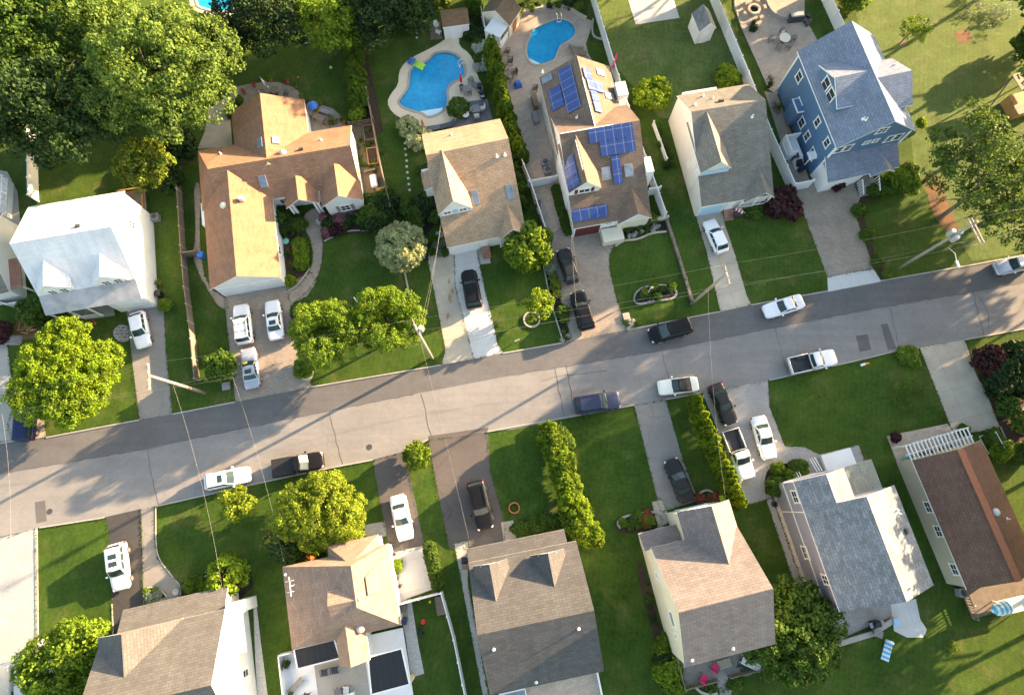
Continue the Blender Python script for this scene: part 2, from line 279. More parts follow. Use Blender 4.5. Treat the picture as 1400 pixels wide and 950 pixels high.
# ------------------------------------------------------------------ mesh helpers
class MB:
    def __init__(s): s.v = []; s.f = []; s.m = []
    def add(s, vs, fs, m=0):
        o = len(s.v); s.v += [tuple(x) for x in vs]
        for f in fs: s.f.append([i+o for i in f]); s.m.append(m)
        return s
    def box(s, x0, x1, y0, y1, z0, z1, m=0):
        return s.add([(x0, y0, z0), (x1, y0, z0), (x1, y1, z0), (x0, y1, z0), (x0, y0, z1), (x1, y0, z1), (x1, y1, z1), (x0, y1, z1)],
              [(0, 3, 2, 1), (4, 5, 6, 7), (0, 1, 5, 4), (1, 2, 6, 5), (2, 3, 7, 6), (3, 0, 4, 7)], m)
    def obox(s, c, r, u, n, w_, h_, d_, m=0):  # oriented box centred on c
        c = Vector(c); r = Vector(r)*w_/2; u = Vector(u)*h_/2; n = Vector(n)*d_/2
        return s.add([c-r-u-n, c+r-u-n, c+r+u-n, c-r+u-n, c-r-u+n, c+r-u+n, c+r+u+n, c-r+u+n],
              [(0, 3, 2, 1), (4, 5, 6, 7), (0, 1, 5, 4), (1, 2, 6, 5), (2, 3, 7, 6), (3, 0, 4, 7)], m)
    def bar(s, a, b, w_, h_, m=0):           # box bar from a to b
        a = Vector(a); b = Vector(b); d = (b-a); L = d.length; d.normalize()
        up = Vector((0, 0, 1)) if abs(d.z) < .9 else Vector((1, 0, 0)); r = d.cross(up).normalized(); u = r.cross(d)
        return s.obox((a+b)/2, d, r, u, L, w_, h_, m)
    def prism(s, poly, z0, z1, m=0):
        n = len(poly); vs = [(p[0], p[1], z0) for p in poly]+[(p[0], p[1], z1) for p in poly]
        tris = geometry.tessellate_polygon([[Vector((p[0], p[1], 0)) for p in poly]])
        fs = [tuple(t_) for t_ in tris]+[tuple(i+n for i in t_) for t_ in tris]
        fs += [(i, (i+1) % n, (i+1) % n+n, i+n) for i in range(n)]
        return s.add(vs, fs, m)
    def tube(s, pts, r, n=6, m=0):
        pts = [Vector(p) for p in pts]; k = len(pts); rs = r if isinstance(r, (list, tuple)) else [r]*k
        vs = []; fs = []
        for i, p in enumerate(pts):
            d = (pts[min(i+1, k-1)]-pts[max(i-1, 0)]).normalized()
            up = Vector((0, 0, 1)) if abs(d.z) < .9 else Vector((1, 0, 0)); a = d.cross(up).normalized(); b = a.cross(d)
            for j in range(n):
                t_ = 2*math.pi*j/n; vs.append(p+(a*math.cos(t_)+b*math.sin(t_))*rs[i])
        for i in range(k-1):
            for j in range(n): fs.append((i*n+j, i*n+(j+1) % n, (i+1)*n+(j+1) % n, (i+1)*n+j))
        fs += [tuple(range(n)), tuple((k-1)*n+j for j in range(n))]
        return s.add(vs, fs, m)
    def lathe(s, prof, n=12, m=0, c=(0, 0, 0)):  # prof: (r,z)
        vs = []; fs = []; k = len(prof)
        for r, z in prof:
            for j in range(n): t_ = 2*math.pi*j/n; vs.append((c[0]+r*math.cos(t_), c[1]+r*math.sin(t_), c[2]+z))
        for i in range(k-1):
            for j in range(n): fs.append((i*n+j, i*n+(j+1) % n, (i+1)*n+(j+1) % n, (i+1)*n+j))
        if prof[0][0] > .01: fs.append(tuple(range(n)))
        if prof[-1][0] > .01: fs.append(tuple((k-1)*n+j for j in range(n)))
        return s.add(vs, fs, m)
    def build(s, name, mats, parent=None, smooth=False, loc=None, rz=0, bevel=0, fixn=True):
        me = bpy.data.meshes.new(name); bm = bmesh.new()
        bv = [bm.verts.new(v) for v in s.v]
        for f, mi in zip(s.f, s.m):
            try: fc = bm.faces.new([bv[i] for i in f])
            except ValueError: continue
            fc.material_index = mi; fc.smooth = smooth
        if fixn: bmesh.ops.recalc_face_normals(bm, faces=bm.faces)
        if bevel:
            bmesh.ops.bevel(bm, geom=[e for e in bm.edges if e.is_manifold and e.calc_face_angle(0) > .5], offset=bevel, segments=2, affect='EDGES', clamp_overlap=True)
        bm.normal_update(); uv = bm.loops.layers.uv.new('UVMap')
        for fc in bm.faces:
            n = fc.normal
            if abs(n.z) > .97: t_ = Vector((1, 0, 0)); b_ = Vector((0, 1, 0))
            else: t_ = Vector((-n.y, n.x, 0)).normalized(); b_ = n.cross(t_)
            for l in fc.loops: c = l.vert.co; l[uv].uv = (c.dot(t_), c.dot(b_))
        bm.to_mesh(me); bm.free()
        for m_ in (mats if isinstance(mats, (list, tuple)) else [mats]): me.materials.append(M[m_])
        o = bpy.data.objects.new(name, me); COL.objects.link(o)
        if parent: o.parent = parent
        if loc is not None: o.location = loc
        o.rotation_euler.z = rz
        return o
def tag(o, label=None, cat=None, group=None, kind=None):
    if label: o['label'] = label
    if cat: o['category'] = cat
    if group: o['group'] = group
    if kind: o['kind'] = kind
    return o
def thing(name, label, cat, loc=(0, 0, 0), rz=0, group=None):
    o = bpy.data.objects.new(name, None); COL.objects.link(o); o.location = loc; o.rotation_euler.z = rz; o.empty_display_size = .3
    return tag(o, label, cat, group)
KIDS = {}
def dup(o, loc, rz=None, label=None, group=None, scale=None):
    def cp(a, par):
        c = a.copy(); COL.objects.link(c); c.parent = par
        for ch in list(a.children): cp(ch, c)
        return c
    c = cp(o, None); c.location = loc
    if rz is not None: c.rotation_euler.z = rz
    if scale is not None: c.scale = scale if isinstance(scale, (tuple, list)) else (scale,)*3
    if label: c['label'] = label
    if group: c['group'] = group
    return c
def smoothpoly(pts, it=2, closed=True):
    pts = [Vector((p[0], p[1])) for p in pts]
    for _ in range(it):
        q = []; n = len(pts)
        for i in range(n if closed else n-1):
            a, b = pts[i], pts[(i+1) % n]; q += [a*.75+b*.25, a*.25+b*.75]
        if not closed: q = [pts[0]]+q+[pts[-1]]
        pts = q
    return [tuple(p) for p in pts]
def sheet(name, px, z, mat, holes=(), smooth=0, label=None, world=False):
    pts = [tuple(p[:2]) for p in px] if world else [tuple(P(*p)[:2]) for p in px]
    if smooth: pts = smoothpoly(pts, smooth)
    loops = [[Vector((x, y, 0)) for x, y in pts]]+[[Vector((x, y, 0)) for x, y in h] for h in holes]
    flat = [v for l in loops for v in l]; tri = geometry.tessellate_polygon(loops)
    b = MB(); b.add([(v.x, v.y, z) for v in flat], [t_ for t_ in tri])
    o = b.build(name, mat, fixn=False)
    return tag(o, kind='structure')
def smoothpx(px, it=2): return smoothpoly([tuple(P(*p)[:2]) for p in px], it)
# ------------------------------------------------------------------ the ground
q = Q
pool1 = smoothpx([q(1, 0, *p) for p in [(985, 283), (1040, 280), (1095, 300), (1122, 345), (1140, 400), (1110, 428), (1060, 450), (1033, 490), (1042, 545), (1030, 590), (990, 620), (930, 640), (895, 612), (850, 605), (790, 582), (766, 552), (790, 518), (822, 480), (828, 430), (830, 385), (855, 352), (900, 345), (938, 320), (958, 295)]], 1)
pool2 = smoothpx([q(2, 0, *p) for p in [(215, 112), (260, 101), (312, 113), (347, 150), (345, 195), (310, 226), (266, 246), (246, 290), (235, 327), (190, 345), (140, 358), (95, 345), (74, 290), (78, 240), (95, 200), (108, 160), (150, 138)]], 1)
pool3 = smoothpx([(266, -30), (324, -30), (324, 5), (318, 15), (300, 16), (280, 13), (268, 8)], 1)
S = 900
sheet('ground', [(-S, -S), (S, -S), (S, S), (-S, S)], 0, 'lawn', [pool1, pool2, pool3], world=True)
def basin(pool, label_name):
    b = MB(); n = len(pool)
    b.add([(x, y, .0) for x, y in pool]+[(x, y, -1.5) for x, y in pool], [(i, (i+1) % n, (i+1) % n+n, i+n) for i in range(n)])
    tag(b.build('pool_basin', 'basin'), kind='structure')
    sheet('pool_water', pool, -.13, 'water', world=True)
    c = MB(); pts = [Vector((x, y, .035)) for x, y in pool]; cx = sum((p for p in pts), Vector())/n
    for i in range(n):
        a, d = pts[i], pts[(i+1) % n]; c.bar(a, d, .3, .06)
    tag(c.build('pool_coping', 'conc_b'), kind='structure')
for pl in (pool1, pool2, pool3): basin(pl, '')
sheet('pool_steps', [q(1, 0, *p) for p in [(885, 600), (1010, 580), (1000, 618), (930, 648)]], -.12, 'steps')
sheet('pool_steps', [q(2, 0, *p) for p in [(68, 300), (150, 340), (150, 362), (95, 358), (66, 330)]], -.12, 'steps')
# lawns of a different grass
sheet('meadow', [(1157, -40), (1600, -60), (1600, 330), (1395, 346), (1330, 357), (1250, 240), (1240, 120), (1175, 40)], .004, 'lawn2')
sheet('meadow', [(846, 96), (812, -10), (984, -10), (1062, 190), (900, 160)], .004, 'lawn2')
for poly in ([(1050, 520), (1171, 494), (1224, 481), (1257, 490), (1295, 579), (1212, 596), (1225, 640), (1290, 796), (1180, 625), (1174, 609), (1118, 621), (1100, 611), (1073, 610)],
             [(666, 594), (867, 556), (903, 692), (880, 880), (830, 910), (770, 720), (690, 712)], [(212, 693), (512, 632), (524, 712), (447, 745), (385, 765), (390, 940), (348, 900), (346, 822), (315, 800), (246, 790), (214, 760)],
             [(50, 722), (142, 708), (155, 862), (120, 940), (52, 940)], [(833, 366), (841, 400), (857, 449), (983, 424), (948, 300), (912, 300), (843, 334)], [(661, 366), (684, 482), (764, 469), (748, 372)]):
    sheet('front_lawn', poly, .004, 'lawn3')
# road
north = [(-260, 640), (0, 606), (63, 598), (192, 573.5), (236, 566), (321, 549.5), (350, 544), (426, 529), (603, 499), (646, 491), (700, 480), (768, 469), (857, 451), (948, 433), (986, 426), (1026, 417), (1050, 412), (1131, 398), (1204, 384), (1336, 361), (1400, 349), (1640, 303)]
south = [(-260, 778), (0, 734), (49, 722), (138, 708), (192, 695.5), (212, 692), (350, 661), (451, 639.5), (509, 628.5), (552, 617), (585, 601), (666, 590), (700, 587), (867, 553.5), (910, 546), (960, 537), (1050, 519.5), (1171, 493), (1224, 480), (1257, 474.5), (1318, 464.5), (1400, 451), (1640, 405)]
mid = [(-260, 688), (0, 648), (202, 613), (350, 582), (451, 562), (565, 539), (700, 513), (902, 480), (1050, 450), (1202, 421), (1400, 387), (1640, 344)]
sheet('road', north+south[::-1], .016, 'road')
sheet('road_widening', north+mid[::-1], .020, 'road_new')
for p in ([(48, 686), (62, 684), (64, 712), (50, 715)], [(1170, 459), (1186, 457), (1191, 478), (1175, 481)], [(1204, 444), (1213, 442), (1225, 476), (1214, 479)], [(560, 540), (566, 539), (569, 532), (562, 533)]):
    sheet('road_patch', p, .024, 'patch')
for p, r_ in (((505, 611), .32), ((68, 699), .3)):
    b = MB(); b.lathe([(r_, 0), (r_, .012), (0, .014)], 16); tag(b.build('manhole_cover', 'dkgrey', loc=P(*p, .024)), kind='structure')
def streaky(name, pts, w_, mat, z=.026):
    P_ = [P(*p) for p in pts]; L_ = []; R_ = []
    q_ = []
    for a, c in zip(P_, P_[1:]):
        n = max(2, int((c-a).length/.6)); q_ += [a.lerp(c, i/n) for i in range(n)]
    q_.append(P_[-1]); d = Vector((0, 0))
    for i, p in enumerate(q_):
        t_ = (q_[min(i+1, len(q_)-1)]-q_[max(i-1, 0)]).normalized(); nrm = Vector((-t_.y, t_.x, 0)); o = nrm*RNG.uniform(-.09, .09); ww = w_*RNG.uniform(.5, 1.3)/2
        L_.append(p+o+nrm*ww); R_.append(p+o-nrm*ww)
    n = len(q_); b = MB(); b.add([(p.x, p.y, z) for p in L_]+[(p.x, p.y, z) for p in R_], [(i, i+1, n+i+1, n+i) for i in range(n-1)]); tag(b.build(name, mat, fixn=False), kind='structure')
for pts in ([(201, 613), (216, 690)], [(450, 562), (468, 634)], [(576, 538), (590, 600)], [(758, 503), (772, 571)], [(775, 500), (782, 545), (792, 567)], [(905, 480), (920, 543)], [(1060, 448), (1078, 514)], [(1216, 419), (1230, 478)], [(1330, 398), (1345, 460)],
            [(700, 513), (902, 480), (1050, 450), (1202, 421), (1395, 388)], [(10, 646), (202, 613), (350, 582), (565, 539)], [(740, 520), (775, 513), (830, 506)], [(1335, 402), (1350, 425), (1352, 450)]): streaky('road_seam', pts, .07, 'tar')
for c, r in (((616, 408), .5), ((612, 432), .42), ((614, 385), .3), ((618, 398), .35)):
    o = P(*c); b = MB(); b.add([(o.x+math.cos(i*.524)*r*RNG.uniform(.5, 1.1)*.6, o.y+math.sin(i*.524)*r*RNG.uniform(.6, 1.6), .0215) for i in range(12)], [tuple(range(12))]); tag(b.build('driveway_stain', 'rust', fixn=False), kind='structure')
def kerb(px, w_=.14, h_=.09, mat='kerb'):
    b = MB(); pts = [P(*p, h_/2) for p in px]
    for a, d in zip(pts, pts[1:]): b.bar(a, d+(d-a).normalized()*.02, w_, h_)
    return tag(b.build('kerb', mat), kind='structure')
for k in ([(0, 606), (18, 603)], [(63, 598), (190, 574)], [(236, 566), (321, 549.5)], [(426, 529), (603, 499)], [(687, 483), (768, 469)], [(859, 451), (948, 433), (985, 426)], [(1027, 417), (1131, 398)], [(1204, 384), (1336, 361), (1640, 303)],
          [(54, 721), (138, 708), (142, 707)], [(213, 692), (350, 661), (451, 639.5), (509, 628.5)], [(552, 617), (585, 601)], [(666, 590), (867, 553.5)], [(910, 546), (958, 537)], [(1052, 519.5), (1171, 493), (1224, 480), (1256, 475)], [(1319, 464.5), (1640, 405)]):
    kerb(k)
# driveways and paths
D = lambda n, px, mat, z=.012, sm=0: sheet(n, px, z, mat, smooth=sm)
D('driveway', [(172, 415), (224, 415), (227, 480), (236, 567), (191, 575), (179, 480)], 'asph_lt')
D('driveway', [(308, 395), (399, 385), (425, 372), (433, 385), (420, 405), (402, 414), (400, 442), (411, 479), (427, 530), (322, 551), (308, 422)], 'pave_t')
D('footpath', [(443, 282), (420, 288), (412, 303), (428, 336), (427, 366), (411, 389), (392, 402), (400, 420), (433, 384), (442, 352), (440, 303)], 'pave_t', .016, 1)
D('footpath', [(264, 250), (276, 250), (272, 330), (282, 392), (312, 408), (312, 425), (300, 421), (286, 400), (272, 375), (263, 350), (268, 320)], 'pave_t', .014, 1)
D('driveway', [(585, 345), (652, 335), (656, 364), (681, 472), (689, 484), (646, 492), (604, 500), (609, 477), (585, 357)], 'conc_b')
D('driveway', [(621, 345), (652, 335), (656, 364), (681, 472), (688, 483.5), (648, 491.5), (623, 394)], 'conc_w', .016)
D('front_step', [(655, 362), (653, 338), (668, 335), (671, 360)], 'conc', .018)
D('driveway', [(778, 300), (852, 300), (841, 333), (833, 349), (833, 366), (841, 402), (852, 437), (860, 452), (768, 470), (781, 462), (761, 392), (752, 326)], 'pave_t')
D('patio', [(664, 60), (700, 20), (730, 14), (752, 9), (775, 10), (788, 19), (801, 26), (811, 29), (808, 40), (801, 60), (804, 73), (810, 84), (812, 150), (790, 300), (785, 325), (752, 327), (740, 300), (726, 250), (718, 215), (700, 150), (688, 100)], 'pave_p') if False else None
deck2 = [tuple(P(*p)[:2]) for p in [(664, 60), (700, 20), (730, 14), (752, 9), (775, 10), (788, 19), (801, 26), (811, 29), (808, 40), (801, 60), (804, 73), (810, 84), (812, 150), (790, 300), (785, 325), (752, 327), (740, 300), (726, 250), (716, 215), (700, 150), (688, 100)]]
sheet('pool_deck', deck2, .010, 'pave_p', [pool2], world=True)
deck1 = smoothpx([q(1, 0, *p) for p in [(1035, 205), (1100, 200), (1098, 250), (1155, 290), (1187, 350), (1197, 410), (1230, 480), (1240, 545), (1120, 560), (1130, 610), (1100, 670), (960, 700), (880, 680), (800, 650), (735, 610), (708, 555), (730, 508), (770, 460), (773, 390), (800, 345), (850, 308), (930, 270), (985, 240)]], 1)
sheet('pool_deck', deck1, .010, 'deckstone', [pool1], world=True)
sheet('pool_deck', [(258, -40), (335, -40), (330, 14), (318, 22), (296, 26), (262, 10)], .010, 'deckstone', [pool3]) if False else None
deck3 = [tuple(P(*p)[:2]) for p in [(256, -40), (335, -40), (332, 14), (318, 24), (294, 26), (260, 12)]]
sheet('pool_deck', deck3, .010, 'deckstone', [pool3], world=True)
D('patio', [q(1, 0, *p) for p in [(1108, 555), (1252, 538), (1285, 670), (880, 710), (885, 690), (1080, 660)]], 'slate', .016)
D('driveway', [(948, 285), (990, 280), (991, 306), (1006, 351), (1021, 404), (1028, 417), (985, 427), (965, 341)], 'conc_b')
D('driveway', [(1085, 255), (1170, 240), (1178, 265), (1174, 278), (1168, 288), (1175, 310), (1189, 351), (1194, 368), (1131, 379)], 'pave_t')
D('driveway_apron', [(1131, 379), (1194, 368), (1205, 385), (1132, 399)], 'conc_w', .022)
D('patio', [(1003, -30), (1100, -30), (1100, 26), (1108, 38), (1120, 60), (1083, 100), (1062, 130), (1051, 122), (1050, 119), (1012, 35), (1003, 10)], 'pave_p')
D('patio', [(1045, 125), (1062, 128), (1108, 250), (1088, 258)], 'pave_t', .014)
# south side
D('driveway', [(-60, 744), (0, 735), (49, 722), (52, 945), (-60, 945)], 'pave_w')
D('driveway', [(143, 704), (193, 694), (196, 822), (180, 870), (155, 870), (149, 725)], 'asph_dk')
D('footpath', [(193, 694), (211, 692), (212, 740), (215, 763), (235, 786), (246, 798), (247, 815), (225, 825), (196, 825)], 'asph_lt', .014)
D('driveway', [(510, 629), (553, 616), (575, 719), (581, 746), (533, 760), (512, 644)], 'asph_br')
D('patio', [(530, 757), (581, 745), (595, 804), (545, 822)], 'conc_w', .018)
D('front_step', [(497, 718), (526, 712), (529, 732), (502, 738)], 'pave_g', .018)
D('driveway', [(585, 601), (667, 589), (670, 640), (690, 715), (690, 745), (614, 750), (603, 695)], 'asph_br')
D('road_patch', [(585, 601), (667, 589), (668, 584), (586, 596)], 'asph_br', .022)
D('footpath', [(621, 743), (640, 739), (640, 800), (668, 950), (660, 950)], 'conc', .016)
D('front_step', [(685, 714), (702, 711), (706, 735), (689, 740)], 'conc_b', .018)
D('driveway', [(867, 554), (910, 546), (934, 629), (955, 684), (903, 700)], 'asph_lt')
D('footpath', [(891, 686), (904, 682), (918, 712), (900, 722)], 'conc_b', .016)
D('driveway', [(960, 537), (1050, 519), (1052, 556), (1073, 610), (1100, 611), (1120, 621), (1174, 608), (1183, 632), (1120, 660), (1050, 682), (1017, 691), (978, 581)], 'pave_g')
D('driveway', [(1257, 475), (1319, 464), (1335, 513), (1349, 538), (1367, 584), (1325, 592), (1304, 594)], 'conc_b')
D('patio', [(1212, 596), (1295, 579), (1304, 590), (1326, 590), (1332, 606), (1228, 636)], 'pave_p', .014)
D('footpath', [(1048, 684), (1056, 680), (1100, 806), (1090, 810)], 'conc', .010)
D('footpath', [(1056, 680), (1062, 678), (1108, 806), (1100, 808)], 'deckstone', .018)
D('patio', [(1100, 810), (1225, 800), (1222, 842), (1200, 850), (1135, 880), (1118, 860)], 'pave_g', .014)
D('patio', [(1218, 826), (1252, 818), (1258, 846), (1267, 860), (1262, 871), (1240, 871), (1222, 862)], 'conc_w', .018)
D('gravel_strip', [(350, 820), (346, 815), (349, 900), (352, 950), (366, 950), (357, 880)], 'gravel', .012)
D('gravel_strip', [(548, 822), (562, 818), (572, 880), (580, 920), (562, 926)], 'gravel', .012)
D('gravel_strip', [(545, 820), (556, 818), (560, 860), (553, 865)], 'conc', .016)
# sand patch, tree rings, beds
D('sand_patch', [(853, -20), (869, 34), (929, 25), (915, -20)], 'conc_w', .014)
D('mulch_bed', [(383, 290), (412, 285), (414, 320), (424, 366), (405, 390), (393, 398), (386, 350)], 'mulch', .009)
D('mulch_bed', [(440, 285), (500, 280), (530, 268), (548, 300), (512, 318), (460, 322), (443, 330)], 'mulch', .009)
D('mulch_bed', [(487, 50), (497, 48), (512, 120), (524, 180), (505, 190), (485, 150)], 'mulch', .009)
D('garden_soil', [(478, 170), (508, 166), (534, 282), (496, 290)], 'dirt', .010)
D('mulch_bed', [(570, 340), (585, 335), (586, 356), (570, 358), (556, 290), (580, 270), (600, 300)], 'mulch_bk', .009)
D('mulch_bed', [(741, 352), (752, 350), (762, 392), (778, 462), (768, 467), (752, 410)], 'mulch_bk', .009)
D('mulch_bed', [(843, 318), (912, 300), (911, 315), (890, 318), (870, 327), (845, 332)], 'mulch_bk', .009)
D('mulch_bed', [(850, 437), (862, 432), (878, 445), (857, 452)], 'mulch_bk', .009)
D('mulch_bed', [q(2, 1, *p) for p in [(660, 660), (680, 620), (740, 597), (820, 595), (880, 610), (893, 645), (860, 672), (790, 672), (740, 685), (690, 698), (665, 685)]], 'mulch', .009, 1)
D('mulch_bed', [(1170, 290), (1178, 268), (1190, 262), (1215, 255), (1222, 262), (1184, 275), (1180, 295), (1196, 345), (1215, 378), (1206, 384), (1190, 350)], 'mulch', .009)
D('needle_bed', [(1262, 235), (1285, 240), (1300, 290), (1315, 318), (1300, 322), (1278, 300), (1268, 270)], 'needles', .009, 1)
D('mulch_bed', [(248, 797), (295, 778), (340, 770), (348, 800), (330, 818), (250, 815)], 'mulch_bk', .009)
D('mulch_bed', [(196, 803), (212, 802), (224, 808), (227, 816), (198, 822)], 'mulch_bk', .019)
D('mulch_bed', [(390, 740), (445, 735), (450, 752), (392, 775)], 'mulch', .009)
D('mulch_bed', [(840, 712), (850, 704), (890, 697), (905, 705), (905, 722), (855, 730), (842, 724)], 'mulch', .009, 1)
D('mulch_bed', [(953, 676), (968, 670), (978, 676), (982, 688), (955, 694)], 'mulch', .016, 1)
D('mulch_bed', [(938, 548), (952, 544), (1018, 690), (1008, 700), (985, 660)], 'mulch_bk', .009)
D('mulch_bed', [(1044, 645), (1060, 634), (1090, 632), (1104, 640), (1106, 652), (1062, 664), (1044, 680)], 'mulch', .017, 1)
D('mulch_bed', [(1333, 490), (1400, 472), (1640, 420), (1640, 560), (1400, 610), (1378, 610), (1366, 580), (1340, 520)], 'mulch', .009)
D('mulch_bed', [(873, 760), (886, 790), (908, 880), (900, 890), (888, 850), (872, 790)], 'mulch', .009)
D('tree_ring', [(1304, 46), (1312, 41), (1325, 43), (1331, 52), (1322, 61), (1310, 59)], 'needles', .010, 1)
D('tree_ring', [(1226, 56), (1236, 53), (1241, 60), (1232, 65)], 'dirt', .010, 1)
D('flagstone_patch', [(155, 450), (165, 443), (178, 447), (178, 466), (163, 468), (155, 460)], 'flag', .010, 1)
D('patio', [q(1, 0, *p) for p in [(-140, 480), (-60, 460), (30, 445), (120, 445), (200, 470), (255, 520), (265, 560), (330, 560), (420, 590), (470, 640), (490, 690), (280, 730), (-150, 640)]], 'pave_t', .012)
D('patio', [(285, 150), (312, 130), (318, 200), (270, 204), (280, 180)], 'conc_b', .0105)
D('patio', [(-40, 225), (10, 235), (24, 262), (30, 330), (20, 410), (-40, 420)], 'conc', .010)
D('driveway', [(18, 560), (60, 570), (63, 598), (18, 605), (10, 580)], 'pave_p', .012)
D('footpath', [(-30, 470), (10, 470), (20, 560), (18, 604), (-30, 610)], 'conc', .010)
D('dirt_patch', [(22, 440), (52, 435), (54, 462), (15, 466)], 'needles', .010)
for px in ([(848, 722), (843, 714), (850, 706), (892, 698), (906, 704)], [(952, 680), (958, 672), (968, 669), (977, 675), (982, 690)], [(1044, 682), (1043, 645), (1060, 633), (1090, 631), (1105, 640), (1107, 652)]):
    pts = smoothpoly([tuple(P(*p)[:2]) for p in px], 2, False); b = MB()
    for a, d in zip(pts, pts[1:]): b.bar((*a, .06), (*d, .06), .22, .12)
    tag(b.build('bed_edging', 'conc'), kind='structure')
def edging(px, mat='conc', w_=.2, h_=.12, it=2, closed=False):
    pts = smoothpoly([tuple(P(*p)[:2]) for p in px], it, closed); b = MB()
    if closed: pts.append(pts[0])
    for a, d in zip(pts, pts[1:]): b.bar((*a, h_/2), (*d, h_/2), w_, h_)
    return tag(b.build('bed_edging', mat), kind='structure')
edging([q(2, 1, *p) for p in [(660, 660), (680, 620), (740, 597), (820, 595), (880, 610), (893, 645), (860, 672), (790, 672), (740, 685), (690, 698), (665, 685)]], 'flag', .25, .16, 2, True)
edging([(841, 337), (852, 329), (872, 328), (890, 319), (911, 317)], 'conc_b', .22, .15)
edging([(443, 330), (460, 322), (478, 315), (512, 316)], 'conc', .15, .1)
edging([(393, 399), (407, 391), (424, 367)], 'conc_b', .15, .12)
edging([(552, 366), (560, 404)], 'conc_b', .2, .12, 0)
edging([(741, 352), (752, 410), (770, 468)], 'conc', .15, .12, 0)
edging([(197, 803), (208, 802), (222, 806), (228, 815)], 'conc_b', .12, .12)
edging([(213, 693), (213, 740), (216, 763), (235, 787), (247, 800), (247, 812)], 'conc', .1, .06)
edging([(1003, -30), (1005, 8), (1013, 36), (1050, 119)], 'conc', .15, .1, 0)
edging([(1045, -10), (1050, 12), (1062, 24), (1078, 27)], 'conc', .35, .45)
edging([(700, 26), (712, 19), (730, 14), (752, 10), (775, 10), (788, 20), (801, 27)], 'conc_b', .35, .4)
edging([(811, 27), (809, 42), (812, 52), (824, 55)], 'conc', .2, .2)
edging([(49.5, 722), (50.5, 830), (52, 935)], 'conc', .3, .05, 0)
edging([(153, 825), (155, 868)], 'conc_b', .12, .05, 0)
edging([(484, 42), (497, 52), (520, 39), (545, 37), (570, 36)], 'conc', .15, .1)
edging([(1367, 583), (1380, 612), (1400, 632)], 'conc', .12, .1, 0)
for p in ((57, 878), (66, 882), (75, 888), (81, 896)):
    b = MB(); b.lathe([(.42, 0), (.42, .05), (0, .055)], 12); o = b.build('stepping_stone', 'conc_w', loc=P(*p, 0)); o.scale = (1, .85, 1)
    tag(o, 'round pale stepping stone in the lawn beside the pale paved driveway', 'stepping stone', 'stepping stones in the lawn')
ns = [(570, 38+i*7) for i in range(3)]+[(553, 187), (553.5, 196), (554, 204), (555, 212), (556, 220), (556, 228), (557, 236), (558, 244), (559, 252), (560, 260)]
for p in ns:
    b = MB(); b.lathe([(.16, 0), (.16, .04), (0, .045)], 9)
    tag(b.build('stepping_stone', 'conc_w', loc=P(*p, 0)), 'small pale stepping stone in the lawn by the kidney pool fence', 'stepping stone', 'small stones along the pool lawn')
